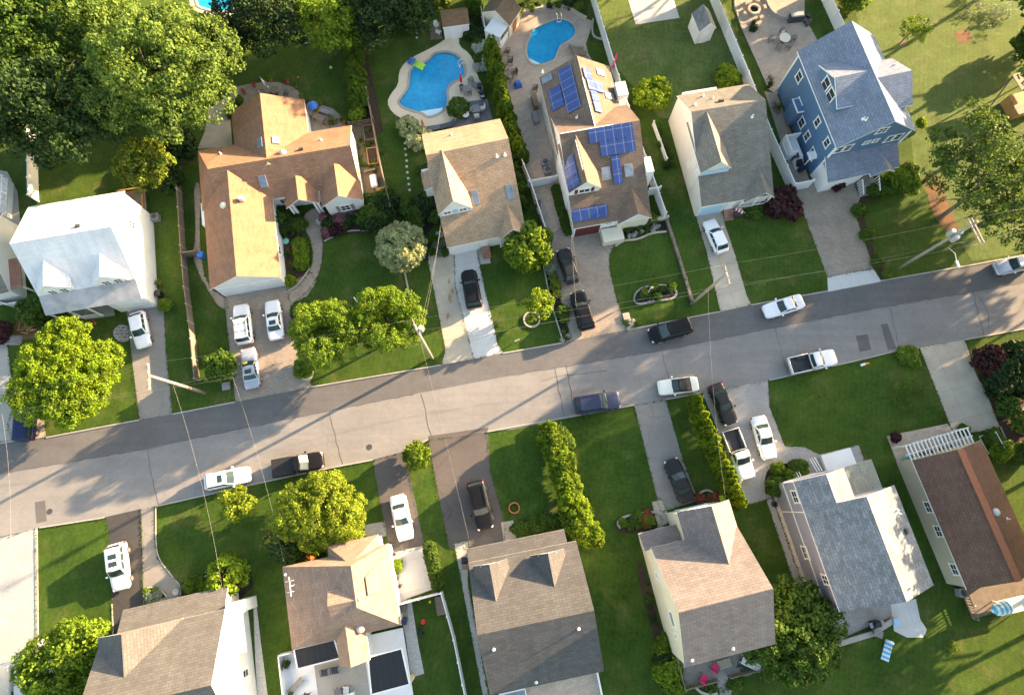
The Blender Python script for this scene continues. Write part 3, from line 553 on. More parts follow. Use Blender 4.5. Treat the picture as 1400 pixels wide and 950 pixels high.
# ------------------------------------------------------------------ houses
class House:
    def __init__(s, name, label, A, B, z, cat='house', group=None):
        a = P(*A, z); b = P(*B, z); s.rz = math.atan2(b.y-a.y, b.x-a.x); s.o = Vector((a.x, a.y, 0)); s.W = (b-a).length
        s.root = thing(name, label, cat, s.o, s.rz, group); s.R = MB(); s.Wl = MB()
    def L(s, px, py, z):
        p = P(px, py, z)-s.o; c, n = math.cos(s.rz), math.sin(s.rz)
        return Vector((p.x*c+p.y*n, -p.x*n+p.y*c, z))
    def hit(s, px, py, p0, p1, ax=1):   # photo ray meets the roof plane rising from p0=(pos,z) to p1 along local axis ax
        lo, hi = 0.0, 16.0
        for _ in range(40):
            z = (lo+hi)/2; l = s.L(px, py, z); zz = p0[1]+(l[ax]-p0[0])*(p1[1]-p0[1])/(p1[0]-p0[0])
            if zz > z: lo = z
            else: hi = z
        return s.L(px, py, (lo+hi)/2)
    def gable(s, x0, x1, y0, y1, ez, rz, ax='x', c=None, ov=.3, rov=.2, th=.16, z0=0, hip=(0, 0), ez2=None, wall=True, wm=0, rm=0):
        T = (lambda a, b, z: (a, b, z)) if ax == 'x' else (lambda a, b, z: (b, a, z))
        a0, a1, s0, s1 = (x0, x1, y0, y1) if ax == 'x' else (y0, y1, x0, x1)
        c = (s0+s1)/2 if c is None else c; e2 = ez if ez2 is None else ez2
        top = [T(a0, s0, ez), T(a1, s0, ez), T(a0+hip[0], c, rz), T(a1-hip[1], c, rz), T(a0, s1, e2), T(a1, s1, e2)]
        bot = [(p[0], p[1], p[2]-th) for p in top]
        rb = s.R
        o = len(rb.v); rb.v += top+bot
        def F(ids, m): rb.f.append([o+i for i in ids]); rb.m.append(m)
        F((0, 1, 3, 2), rm); F((2, 3, 5, 4), rm)
        F((6, 8, 9, 7), 1); F((8, 10, 11, 9), 1); F((0, 6, 7, 1), 1); F((4, 5, 11, 10), 1)
        for k, (i, j, r_) in enumerate(((0, 4, 2), (1, 5, 3))):
            if hip[k]: F((i, r_, j), rm); F((i+6, r_+6, j+6), 1); F((i, j, j+6, i+6), 1)
            else: F((i, r_, r_+6, i+6), 1); F((r_, j, j+6, r_+6), 1)
        if wall:
            ws0, ws1, wa0, wa1 = s0+ov, s1-ov, a0+rov, a1-rov
            zt0 = ez+ov*(rz-ez)/max(c-s0, .01)-th-.012; zt1 = e2+ov*(rz-e2)/max(s1-c, .01)-th-.012; zr = rz-th-.012
            pen = [(ws0, z0), (ws1, z0), (ws1, zt1)]+([(c, zr)] if not (hip[0] or hip[1]) else [])+[(ws0, zt0)]
            if hip[0] or hip[1]:
                pen = [(ws0, z0), (ws1, z0), (ws1, min(zt0, zt1)), (ws0, min(zt0, zt1))]
            n = len(pen); vs_ = [T(wa0, b, z) for b, z in pen]+[T(wa1, b, z) for b, z in pen]
            s.Wl.add(vs_, [tuple(range(n)), tuple(range(n, 2*n))]+[(i, (i+1) % n, (i+1) % n+n, i+n) for i in range(n)], wm)
        return s
    def shed(s, pts, th=.14, rm=0):      # sloping slab through four (x,y,z) corners
        rb = s.R; n = len(pts); o = len(rb.v); rb.v += [tuple(p) for p in pts]+[(p[0], p[1], p[2]-th) for p in pts]
        rb.f.append([o+i for i in range(n)]); rb.m.append(rm); rb.f.append([o+n+i for i in range(n)]); rb.m.append(1)
        for i in range(n): j = (i+1) % n; rb.f.append([o+i, o+j, o+j+n, o+i+n]); rb.m.append(1)
    def wallbox(s, x0, x1, y0, y1, z0, z1, wm=0): s.Wl.box(x0, x1, y0, y1, z0, z1, wm)
    def done(s, rmats, wmats):
        s.roof = s.R.build('roof', rmats, s.root); s.wall = s.Wl.build('wall', wmats, s.root); return s
    # openings ------------------------------------------------------
    def win(s, o, n, w_, h_, trim='white', nx=2, ny=2, shut=None, name='window', gl='glass'):
        o = Vector(o); n = Vector(n).normalized(); up = Vector((0, 0, 1)) if abs(n.z) < .9 else Vector((0, 1, 0))
        r = up.cross(n).normalized(); u = n.cross(r); b = MB(); t_ = .13
        b.obox(o+u*(h_/2), r, u, n, w_+2*t_, t_, .1); b.obox(o-u*(h_/2), r, u, n, w_+2*t_, t_, .14)
        b.obox(o+r*(w_/2), r, u, n, t_, h_-t_, .09); b.obox(o-r*(w_/2), r, u, n, t_, h_-t_, .09)
        for i in range(1, nx): b.obox(o+r*(w_*(i/nx-.5))+n*.01, r, u, n, .05, h_-t_, .055)
        for i in range(1, ny): b.obox(o+u*(h_*(i/ny-.5))+n*.008, r, u, n, w_-t_, .05, .05)
        f = b.build(name, trim, s.root); g = MB(); g.obox(o, r, u, n, w_-t_+.02, h_-t_+.02, .04); g.build('pane', gl, f)
        if shut:
            for k in (-1, 1):
                q_ = MB(); q_.obox(o+r*(k*(w_/2+.3)), r, u, n, .36, h_+.1, .07); q_.build('shutter', shut, f)
        return f
    def door(s, o, n, w_=.95, h_=2.05, mat='white'):
        o = Vector(o); n = Vector(n); r = Vector((0, 0, 1)).cross(n); b = MB(); b.obox(o+Vector((0, 0, h_/2)), r, (0, 0, 1), n, w_, h_, .1)
        d = b.build('door', mat, s.root); k = MB(); k.obox(o+Vector((0, 0, 1))+r*(w_*.4)+n*.08, r, (0, 0, 1), n, .06, .06, .08); k.build('handle', 'grey', d); return d
    def garage(s, o, n, w_, h_=2.2, mat='gdoor', trim='white'):
        o = Vector(o); n = Vector(n); r = Vector((0, 0, 1)).cross(n); u = Vector((0, 0, 1)); b = MB()
        b.obox(o+u*h_/2, r, u, n, w_, h_, .08); d = b.build('garage_door', mat, s.root)
        f = MB(); f.obox(o+u*(h_+.07), r, u, n, w_+.3, .14, .12)
        for k in (-1, 1): f.obox(o+u*h_/2+r*(k*(w_/2+.07)), r, u, n, .14, h_, .12)
        f.build('frame', trim, d); return d
    def on(s, px, py, pl, ax=1):          # point and frame on a roof plane pl=((pos,z),(pos,z))
        p = s.hit(px, py, pl[0], pl[1], ax); sl = (pl[1][1]-pl[0][1])/(pl[1][0]-pl[0][0])
        u = Vector((0, 1, sl)).normalized() if ax == 1 else Vector((1, 0, sl)).normalized()
        r = Vector((1, 0, 0)) if ax == 1 else Vector((0, 1, 0)); n = r.cross(u)
        if n.z < 0: n = -n
        return p, r, u, n
    def skylight(s, px, py, pl, ax=1, w_=.7, h_=1.2):
        p, r, u, n = s.on(px, py, pl, ax); b = MB(); b.obox(p+n*.05, r, u, n, w_+.14, h_+.14, .14)
        f = b.build('skylight', 'grey', s.root); g = MB(); g.obox(p+n*.115, r, u, n, w_, h_, .03); g.build('pane', 'sky_gl', f)
    def vent(s, px, py, pl, ax=1, kind='pipe'):
        p, r, u, n = s.on(px, py, pl, ax); b = MB()
        if kind == 'pipe': b.lathe([(.2, -.05), (.1, .12), (.06, .14), (.06, .42), (0, .42)], 8, c=p); b.build('vent_pipe', 'white', s.root)
        elif kind == 'dome': b.lathe([(.4, -.1), (.4, .12), (.3, .28), (0, .34)], 12, c=p); b.build('roof_fan', 'offw', s.root, smooth=True)
        elif kind == 'stack': b.box(p.x-.22, p.x+.22, p.y-.22, p.y+.22, p.z-.3, p.z+.75); b.build('chimney', 'offw', s.root)
        elif kind == 'box': b.obox(p+n*.1, r, u, n, .5, .4, .25); b.build('roof_vent', 'dkgrey', s.root)
    def panels(s, corners, pl, ax=1, mat='solar', nx=2, ny=2):
        # an array of modules laid on a roof plane between three photo corners (origin, along, up)
        p0, r, u, n = s.on(*corners[0], pl, ax); p1 = s.on(*corners[1], pl, ax)[0]; p2 = s.on(*corners[2], pl, ax)[0]
        a = (p1-p0); b_ = (p2-p0); da = r*(1 if a.dot(r) > 0 else -1); db = u*(1 if b_.dot(u) > 0 else -1)
        wa, hb = abs(a.dot(r))/nx, abs(b_.dot(u))/ny; off = n*.14
        rk = MB(); rk.obox(p0+da*wa*nx/2+db*hb*ny/2+n*.07, da, db, n, wa*nx-.3, hb*ny-.3, .06); rk.build('panel_rack', 'galv', s.root)
        for i in range(nx):
            for j in range(ny):
                q_ = MB(); q_.obox(p0+da*wa*(i+.5)+db*hb*(j+.5)+off, da, db, n, wa-.05, hb-.05, .05)
                q_.build('solar_panel', mat, s.root)
                
def gutter_post(b, x, y, z1, s_=.14): b.box(x-s_/2, x+s_/2, y-s_/2, y+s_/2, 0, z1)

# --- white cape, far left
h = House('house', 'white saltbox house with a white roof and two front dormers', (62, 431), (194, 408), 3.5)
W = h.W; yb = h.L(172, 261, 6).y; yr = h.L(154, 310, 8.5).y; yf = 1.9; zf = 4.6
h.gable(0, W, yf, yb, zf, 8.6, c=yr, ez2=6.0, rov=.12, ov=.15)
h.shed([(0, 0, 3.5), (W, 0, 3.5), (W, yf+.25, 4.66), (0, yf+.25, 4.66)], rm=2)
h.wallbox(W-4.3, W-.1, .3, yf+.2, 0, 3.5)
pl = ((yf, zf), (yr, 8.6))
for ap, fr, hw in (((59, 355), (60, 398), 1.75), ((136, 345), (136, 385), 1.75)):
    a = h.hit(*ap, *pl); h.gable(a.x-hw, a.x+hw, yf-.15, a.y+.1, a.z-1.5, a.z, 'y', z0=zf-.7, ov=.15, rov=.15)
    for k in (-.62, .62): h.win((a.x+k, yf-.0, zf+.25), (0, -1, 0), .85, 1.0)
h.done(['sh_white', 'white', 'sh_dirty'], ['sd_white']); h.vent(107, 310, ((yr, 8.6), (yb, 6.0)), kind='box')
h.garage((W-1.95, .27, 0), (0, -1, 0), 2.9); h.door((4.6, 1.98, 0), (0, -1, 0))
h.win((2.4, 1.98, 1.7), (0, -1, 0), 1.8, 1.3, nx=3); h.win((W-.1, 3.5, 4.7), (1, 0, 0), .35, .35, nx=1, ny=1); h.win((W-.12, 8.5, 4.6), (1, 0, 0), .8, 1.1)
b = MB()
for x in (.2, 2.2, 4.2): b.box(x-.07, x+.07, .12, .26, 0, 3.35)
b.bar((.2, .2, 1.0), (4.2, .2, 1.0), .06, .06); b.bar((.2, .2, .2), (4.2, .2, .2), .06, .06)
for i in range(26): b.box(.2+i*.155, .23+i*.155, .18, .22, .2, 1.0)
b.build('porch_railing', 'white', h.root); b = MB(); b.box(.1, 5.4, .05, yf+.1, 0, .18); b.build('porch_floor', 'wood_g', h.root)
H1 = h
# --- big tan ranch
h = House('house', 'sprawling single storey house with an orange tan roof and three front gables', (287, 396), (384, 379), 3.0)
W = h.W; y_b = h.L(479, 174, 3.0).y; x_r = h.L(492, 252, 3.0).x; y_f = h.L(492, 252, 3.0).y; y_m = h.L(478, 199, 5.6).y; xh = h.L(284, 228, 5.6).x
yl = h.L(268, 204, 3).y; y_b = (y_b+yl)/2; xl = h.L(268, 204, 3).x*.5; zr = 5.6
h.gable(xl, x_r, y_f, y_b, 3.0, zr, c=y_m, hip=(max(xh-xl, 1.5), 0))
h.gable(0, W, 0, y_m, 3.0, 5.35, 'y')
wx0, wx1 = h.L(316, 152, 3).x, h.L(416, 138, 3).x; wy = (h.L(316, 152, 3).y+h.L(416, 138, 3).y)/2
h.gable(wx0, wx1, y_m-.5, wy, 3.0, 5.45, 'y')
a, b_ = h.L(391, 285, 3.0), h.L(437, 278, 3.0); py_ = (a.y+b_.y)/2; h.gable(a.x, b_.x, py_, y_m-2, 3.0, 4.6, 'y', wall=False)
c_, d_ = h.L(440, 282, 3.0), h.L(497, 275, 3.0); gy = (c_.y+d_.y)/2; h.gable(c_.x, d_.x, gy, y_m-1.5, 3.0, 4.9, 'y')
h.done(['sh_tan', 'white'], ['sd_white'])
plf = ((y_f, 3.0), (y_m, zr)); plb = ((y_m, zr), (y_b, 3.0))
h.skylight(360, 248, plf); xm = W/2; wm = (wx0+wx1)/2
h.skylight(356, 196, ((wx0, 3), (wm, 5.45)), 0, 1.1, .6); h.skylight(377, 192, ((wm, 5.45), (wx1, 3)), 0, .8, .7)
h.vent(387, 209, plb, kind='dome'); h.vent(306, 281, ((0, 3), (xm, 5.35)), 0, 'dome'); h.vent(332, 274, ((xm, 5.35), (W, 3)), 0, 'stack')
h.vent(412, 205, plb, kind='box'); h.vent(302, 211, plb, kind='pipe'); h.vent(439, 192, plb, kind='pipe')
for k in (.27, .73): h.garage((W*k, .19, 0), (0, -1, 0), 3.2)
h.door(((a.x+b_.x)/2, y_f+.28, 0), (0, -1, 0), 1.5)
h.win(((c_.x+d_.x)/2, gy+.18, 1.6), (0, -1, 0), 1.1, 1.2, shut='grey'); h.win((W+.9, y_f+.28, 1.7), (0, -1, 0), 1.0, 1.0)
b = MB()
for x in (a.x+.35, a.x+.75, b_.x-.75, b_.x-.35): q_ = MB(); q_.box(x-.12, x+.12, py_+.25, py_+.5, 0, 2.95); q_.build('porch_column', 'white', h.root)
for q_ in (4, 8): h.win((W-.31, q_, 1.7), (1, 0, 0), 1.0, 1.1)
b = MB(); b.box(-.45, .35, 8.2, 11.0, .5, 2.7); b.build('bay_window', 'white', h.root)
H2 = h
# --- tan cape by the kidney pool
h = House('house', 'white cape house with a light tan roof beside the kidney shaped pool', (611, 339), (719, 316), 2.9)
W = h.W; yb = (h.L(577, 180, 5.4).y+h.L(685, 166, 5.4).y)/2; yr = (h.L(584, 208, 8.05).y+h.L(696, 193, 8.05).y)/2; zr = 8.05
h.gable(0, W, 0, yb, 2.9, zr, c=yr, ez2=5.4, rov=.15); pl = ((0, 2.9), (yr, zr))
ap = h.hit(606, 206, *pl); fz = ap.z; fr = h.L(622, 285, fz); fl = h.L(600, 296, 4.9); frr = h.L(651, 289, 4.9); fy = (fl.y+frr.y)/2
zs = 2.9+fy*(zr-2.9)/yr
h.gable(-.12, 2*fr.x+.12, fy, ap.y+.2, zs+1.0, fz, 'y', z0=1.0, ov=.12, rov=.2)
a2 = h.hit(689, 279, *pl); g2 = h.L(700, 317, a2.z)
h.gable(W-3.2, W+.06, -.25, a2.y+.1, 2.75, a2.z, 'y', wall=False)
h.wallbox(-1.0, .3, yr-1.2, yr+1.4, 0, 3.0); h.shed([(-1.15, yr-1.3, 3.0), (.5, yr-1.3, 3.6), (.5, yr+1.0, 3.6), (-1.15, yr+1.0, 3.0)])
h.done(['sh_tan3', 'white'], ['sd_white'])
for k in (-.9, .9): h.win((fr.x+k, fy+.19, zs+.75), (0, -1, 0), .9, .65, shut='lblue')
h.garage((2.1, .28, 0), (0, -1, 0), 2.9, 2.15); h.door((4.3, .28, .3), (0, -1, 0)); h.skylight(650, 270, pl, 1, .65, 1.5); h.skylight(697, 262, pl, 1, .65, 1.5)
for p in ((679, 214), (690, 212), (617, 185)): h.vent(*p, pl if p[1] > 200 else ((yr, zr), (yb, 5.4)))
for x in (W-3.1, W-.2): b = MB(); b.box(x, x+.15, -.1, .05, 0, 2.8); b.build('porch_column', 'white', h.root)
b = MB(); b.bar((W-3.0, -.1, .95), (W-.1, -.1, .95), .07, .07); b.bar((W-3, -.1, .25), (W-.1, -.1, .25), .05, .05)
for i in range(18): b.box(W-3+i*.16, W-2.97+i*.16, -.12, -.08, .25, .95)
b.build('porch_railing', 'white', h.root)
b = MB()
for i in range(4): b.box(3.9, 4.9, -.3-i*.28, .2, 0, .62-i*.15)
b.build('steps', 'brickred', h.root)
H3 = h
# --- solar house
h = House('house', 'white house with a brown roof covered in blue solar panels', (784, 313), (890, 294), 2.9)
W = h.W; zr = 7.6; yr = (h.L(760, 182, zr).y+h.L(864, 169, zr).y)/2
yb = yr+4.0; h.gable(0, W, 0, yb, 2.9, zr, c=yr, ez2=4.9, rov=.15); pl = ((0, 2.9), (yr, zr))
bl, br_ = h.L(730, 102, 4.6), h.L(834, 94, 4.6); by = (bl.y+br_.y)/2; rx = h.L(806, 145, 7.2).x
x0 = -.15; x1 = W-.7; h.gable(x0, x1, yr-.6, by, 4.4, 7.25, 'y', c=rx, rov=.2)
ap = h.hit(781, 182, *pl); fz = min(ap.z, zr-.1); fy = h.L(776, 268, 5.0).y
zs = 2.9+fy*(zr-2.9)/yr; fx = h.L(804, 254, fz).x
h.gable(-.1, 2*fx+.1, fy, yr-.1, zs+1.1, fz, 'y', z0=1.0, ov=.1, rov=.2)
a2 = h.hit(858, 254, *pl); g2 = h.L(871, 289, a2.z); hw = min(W-g2.x, 2.2)
h.gable(W-2*hw, W+.08, -.35, a2.y+.1, 2.75, a2.z, 'y', z0=2.3, ov=.1, rov=.25)
h.wallbox(W-.05, W+.8, 4.0, 5.9, 0, 5.6); h.wallbox(W-.9, W+.35, yr+5, yr+6.8, 0, 5.4)
h.done(['sh_brown4', 'white'], ['sd_white', 'sd_cream'])
plL = ((-.1, zs+1.1), (fx, fz)); pw1 = ((x0, 4.4), (rx, 7.25)); pw2 = ((rx, 7.25), (x1, 4.4)); T4 = lambda a, b_: Q(2, 0, a, b_); C4 = lambda a, b_: Z(690, 140, a, b_)
h.panels([C4(565, 185), C4(870, 145), C4(580, 285)], pl, 1, nx=5, ny=1); h.panels([C4(645, 272), C4(885, 245), C4(660, 375)], pl, 1, nx=4, ny=1)
h.panels([C4(722, 370), C4(783, 362), C4(753, 562)], pl, 1, nx=1, ny=2); h.panels([C4(455, 735), C4(695, 695), C4(470, 822)], pl, 1, nx=4, ny=1)
h.panels([C4(392, 410), C4(448, 606), C4(475, 368)], plL, 0, nx=3, ny=1)
h.panels([T4(248, 392), T4(318, 612), T4(325, 372)], pw1, 0, nx=4, ny=1); h.panels([T4(195, 498), T4(226, 606), T4(265, 478)], pw1, 0, nx=2, ny=1)
for c_ in ([(375, 366), (398, 428), (412, 364)], [(398, 428), (425, 490), (475, 430)], [(418, 490), (460, 610), (452, 487)]): h.panels([T4(*p) for p in c_], pw2, 0, 'solar_l', 2 if c_[0][0] == 418 else 1, 2 if c_[0][0] == 398 else 1)
for p in (C4(692, 487), C4(847, 465)): h.skylight(*p, pl, 1, .85, 1.3)
h.skylight(*T4(190, 428), pw1, 0, .7, 1.2); h.skylight(*T4(478, 395), pw2, 0, .7, 1.1); h.skylight(*T4(524, 522), pw2, 0, .7, 1.1)
for p in (T4(352, 636), T4(250, 668)): h.vent(*p, pw1, 0)
h.vent(*T4(562, 628), pw2, 0); h.vent(*T4(165, 390), pw1, 0)
h.win((fx, fy+.18, zs+.75), (0, -1, 0), 1.3, .8, shut='maroon', nx=2, ny=1); h.garage((1.9, .28, 0), (0, -1, 0), 3.0, 2.15, 'maroon')
h.win((4.35, .28, 2.1), (0, -1, 0), .9, .4, shut=None, nx=2, ny=1)
b = MB(); b.box(3.5, 6.0, -1.6, .1, 0, 1.1); b.build('stoop', 'sd_cream', h.root); b = MB(); b.box(W-2*hw+.2, W-.1, -.08, .2, 0, 2.6); b.build('front_panel', 'sd_cream', h.root)
for y, z in ((yr-3.2, 3.9), (yr-6.0, 2.6), (yr-8.5, 2.0), (yr+1.0, 4.4)): h.win((.12, y, z), (-1, 0, 0), .75, .9)
b = MB(); p0 = Vector((-.03, yr, zr+.05)); b.bar((.1, yr, zr+.06), (W*.66, yr, zr+.06), .09, .06); b.bar((rx, yr+.1, 7.31), (rx, by-3, 7.31), .09, .06)
b.bar((fx-.15, yr-1, fz+.03), (fx-.15, fy+1.5, fz+.03), .07, .06); b.build('conduit', 'white', h.root)
H4 = h
# --- grey cape
h = House('house', 'tall white house with a grey shingle roof and pale blue garage door', (959, 283), (1058, 266), 2.9)
W = h.W; zr = 7.3; yr = (h.L(940, 152, zr).y+h.L(1042, 139, zr).y)/2; yb = (h.L(921, 131, 4.8).y+h.L(1016, 117, 4.8).y)/2
h.gable(0, W, 0, yb, 2.9, zr, c=yr, ez2=4.8, rov=.1, ov=.2); pl = ((0, 2.9), (yr, zr))
ap = h.hit(961, 153, *pl); fz = min(ap.z, zr-.05); fl, fr = h.L(956, 242, 4.7), h.L(1004, 232, 4.7); fy = (fl.y+fr.y)/2; zs = 2.9+fy*(zr-2.9)/yr; fx = h.L(988, 226, fz).x
h.gable(-.06, 2*fx+.06, fy, yr-.1, zs+1.1, fz, 'y', z0=1.0, ov=.08, rov=.2)
a2 = h.hit(1032, 226, *pl); g2 = h.L(1047, 261, a2.z); hw = W-g2.x
h.gable(g2.x-hw-.4, W+.1, -.3, a2.y+.1, 2.7, a2.z, 'y', c=g2.x, wall=False)
h.wallbox(1.0, 5.2, yb-.5, yb+.7, 0, 4.2)
h.done(['sh_grey5', 'white'], ['sd_ivory'])
for k in (-1.0, 1.0): h.win((fx+k, fy+.18, zs+.7), (0, -1, 0), .8, .7, 'lblue')
b = MB(); b.box(.2, 2*fx-.2, fy+.12, fy+.17, zs+.2, zs+1.0); b.build('dormer_panel', 'sd_paleblue', h.root)
h.garage((1.7, .18, 0), (0, -1, 0), 2.7, 2.15, 'gdoor_b'); h.door((4.0, .18, .5), (0, -1, 0)); plb = ((yr, zr), (yb, 4.8))
for p in ((961, 132), (974, 135), (950, 144)): h.vent(*p, plb)
h.vent(986, 139, plb, kind='box'); h.vent(1028, 160, pl)
for y, z in ((fy+.8, 4.3), (fy+2.0, 4.7), (fy+1.9, 4.0), (fy+2.8, 2.6)): h.win((.05, y, z), (-1, 0, 0), .5, .75, 'white', 1, 2)
b = MB()
for x in (W-3.6, W-1.9, W-.2): b.box(x-.08, x+.08, -.12, .04, 0, 2.7)
b.bar((W-3.6, -.04, 1.0), (W-.2, -.04, 1.0), .08, .08); b.bar((W-3.6, -.04, .3), (W-.2, -.04, .3), .05, .05)
for i in range(21): b.box(W-3.6+i*.163, W-3.57+i*.163, -.06, -.02, .3, 1)
b.build('porch_railing', 'white', h.root)
b = MB()
for i in range(4): b.box(3.5, 4.6, -.2-i*.3, .15, 0, .6-i*.15)
b.build('steps', 'brickred', h.root)
H5 = h
# --- blue colonial
h = House('house', 'tall blue sided house with white trim and a slate blue roof', (1144, 203), (1257, 187), 6.7)
W = h.W; zr = 10.2; D_ = h.L(1083, 73, 6.7).y; fx = h.L(1220, 177, 10.0).x
h.root.rotation_euler.z = h.rz = h.rz+R(4.5); W = h.L(1257, 187, 6.7).x; D_ = (h.L(1083, 73, 6.7).y+h.L(1187, 49, 6.7).y)/2; fx = W/2
h.gable(0, W, 0, D_, 6.7, zr, 'y', rov=.35, ov=.3)
dl = h.L(1130, 116, 9.0); hd = 2.9
h.gable(.5, fx, dl.y-hd, dl.y+hd, 8.5, 10.05, 'x', z0=6.0, ov=.2, rov=.35)
wr = h.L(1188, 109, 10.1); wx = (h.L(1216, 76, 8.3).x+h.L(1251, 146, 8.3).x)/2; hw = 3.1; h.gable(fx, wx, wr.y-hw, wr.y+hw, 8.3, 10.1, 'x', z0=0)
# lower porch roof on the street side and its small gable
h.shed([(0, -2.3, 3.0), (W-.6, -2.3, 3.0), (W-.6, .4, 4.3), (0, .4, 4.3)])
h.gable(W*.55, W*.55+3.0, -2.7, -.3, 2.95, 4.0, 'y', wall=False)
h.wallbox(.35, W*.55, -1.9, .4, 0, 2.95, 1); h.wallbox(W*.55+2.6, W-.9, -1.6, .4, 0, 2.95, 1)
h.done(['sh_blue6', 'white'], ['sd_blue', 'sd_white'])
for y, z in ((D_-2.2, 4.9), (D_-4.6, 2.9), (D_-6.7, 2.2), (D_-8.6, 2.2)): h.win((.3, y, z), (-1, 0, 0), 1.0 if y > 5 else .8, 1.3, nx=1)
h.win((.3, 4.6, 4.9), (-1, 0, 0), .8, 1.2, nx=1); h.win((.3, 1.7, 5.1), (-1, 0, 0), .8, 1.2, nx=1); h.win((.3, 2.2, 1.9), (-1, 0, 0), 1.1, 1.3, nx=1)
for k in (-.75, .75): h.win((.85, dl.y+k, 7.9), (-1, 0, 0), 1.15, 1.5, nx=1)
for x in (1.1, 2.1, W-2.4, W-1.4): h.win((x, .34, 5.5), (0, -1, 0), .85, 1.2, nx=1)
for x in (fx-.6, fx+.5): h.win((x, .34, 5.8), (0, -1, 0), .6, .6, nx=1)
h.win((fx, .34, 8.0), (0, -1, 0), 1.1, 1.0, nx=2)
h.wallbox if 0 else None
b = MB(); b.box(-.45, .3, D_-5.9, D_-4.1, .6, 3.3); o_ = b.build('bay_window', 'sd_blue', h.root); b = MB(); b.box(-.55, .35, D_-6.0, D_-4.0, 3.3, 3.42); b.build('bay_roof', 'white', o_); b = MB(); b.box(-.42, .32, D_-5.85, D_-4.15, 3.42, 3.46); b.build('bay_cap', 'sd_blue', o_)
for bx in ((.27, .4, .2, .42), (.25, .45, D_-.4, D_-.2), (W-.45, W-.28, .2, .42)): b = MB(); b.box(*bx, 0, 6.4); b.build('corner_board', 'white', h.root)
b = MB(); b.box(-2.2, -.3, 3.0, 5.2, 0, 1.0); b.bar((-2.2, 3.0, 1.9), (-2.2, 5.2, 1.9), .12, 1.0); b.bar((-2.2, 5.2, 1.5), (-.1, 5.2, 1.5), .12, 1.1); b.bar((-2.2, 3.0, 1.5), (-1.2, 3.0, 1.5), .12, 1.1)
for i in range(5): b.box(-1.3, -.2, 3.0-.3*i-.3, 3.0-.3*i, 0, .9-.17*i)
b.build('side_stairs', 'white2', h.root)
b = MB(); b.box(-.6, .3, 1.3, 2.3, 2.3, 2.45); b.bar((-.6, 1.4, .1), (-.6, 1.4, 2.3), .08, .08); b.build('door_hood', 'white', h.root)
h.garage((2.3, -1.96, 0), (0, -1, 0), 3.6, 2.3); h.door((W*.55+1.5, .3, .7), (0, -1, 0))
b = MB()
for i in range(5): b.box(W*.55-.2, W*.55+1.9, -2.6-i*.3, -1.4, 0, .8-i*.16)
st = b.build('steps', 'wood_g', h.root); b = MB()
for x in (W*.55-.2, W*.55+1.9):
    b.bar((x, -2.3, 1.75), (x, -3.9, .95), .08, .1)
    for i in range(6): b.bar((x, -2.3-.3*i, .5-.07*i), (x, -2.3-.3*i, 1.75-.16*i), .06, .06)
b.build('railing', 'white2', st)
plL = ((0, 6.7), (fx, zr)); h.vent(1180, 163, plL, 0); h.vent(1184, 164, plL, 0)
h.vent(1224, 89, ((wr.y, 10.1), (wr.y+hw, 8.3)), 1)
H6 = h
# --- bottom left house with the low front roof
h = House('house', 'white house at bottom left with a taupe gable above a long low front roof', (139, 871), (308, 832), 5.6)
W = h.W
h.gable(0, W, -11.3, 0, 5.6, 9.65, 'x', c=-5.66, ov=.25, rov=.25)
h.gable(-.06, 7.6, -5.6, .06, 6.07, 8.2, 'y', c=3.4, ez2=5.6, ov=.2, rov=.25, z0=4.5)
l0 = h.L(168, 831, 2.9); l1 = h.L(312, 803, 2.9); yy = (l0.y+l1.y)/2
h.shed([(l0.x, yy, 2.9), (l1.x, yy, 2.9), (l1.x, -.3, 4.2), (l0.x, -.3, 4.2)])
h.wallbox(l0.x+.3, l1.x-.3, -.6, yy-.4, 0, 2.7)
h.done(['sh_grey8', 'white'], ['sd_white'])
h.shed_ = None
b = MB(); b.box(W-.5, W+.75, -.8, .3, 0, 4.4); o_ = b.build('chimney', 'white', h.root)
b = MB(); b.shed = None; b.add([(W-.28, -4.5, 3.2), (W+.45, -4.5, 3.0), (W+.45, -.9, 3.0), (W-.28, -.9, 3.2), (W-.28, -4.5, 3.1), (W+.45, -4.5, 2.9), (W+.45, -.9, 2.9), (W-.28, -.9, 3.1)], [(0, 1, 2, 3), (4, 5, 6, 7), (0, 1, 5, 4), (1, 2, 6, 5), (2, 3, 7, 6)]); b.build('side_awning', 'white', h.root)
for y, z in ((-2.0, 2.2), (-6.5, 2.2)): h.win((W-.24, y, z), (1, 0, 0), .7, 1.2, nx=1)
h.garage((3.0, yy-.42, 0), (0, 1, 0), 2.8, 2.1)
b = MB(); b.box(-1.6, .2, -4.6, -4.0, 3.1, 3.3); b.build('side_canopy', 'white', h.root)
H8 = h
# --- tan hip roof with deck
h = House('house', 'single storey house with a tan hipped roof and two black metal rear roofs', (385, 778), (534, 762), 3.4)
h.root.rotation_euler.z = h.rz = R(12.0)
W = (h.L(534, 762, 3.4).x+h.L(549, 858, 3.4).x)/2; yb = (h.L(400, 884, 3.4).y+h.L(549, 858, 3.4).y)/2; x0 = (h.L(385, 778, 3.4).x+h.L(400, 884, 3.4).x)/2
yt = (h.L(385, 778, 3.4).y+h.L(447, 764, 3.4).y)/2; rx = (h.L(480, 776, 6.4).x+h.L(488, 830, 6.4).x)/2
yr0 = h.L(488, 830, 6.2).y; yr1 = h.L(480, 776, 6.2).y
h.gable(x0, W, yb, yt+.2, 3.4, 6.4, 'y', c=rx, hip=(yr0-yb, max(yt-yr1, 1.2)))
f0, f1, f2 = h.L(447, 745, 3.4), h.L(517, 731, 3.4), h.L(533, 753, 3.4)
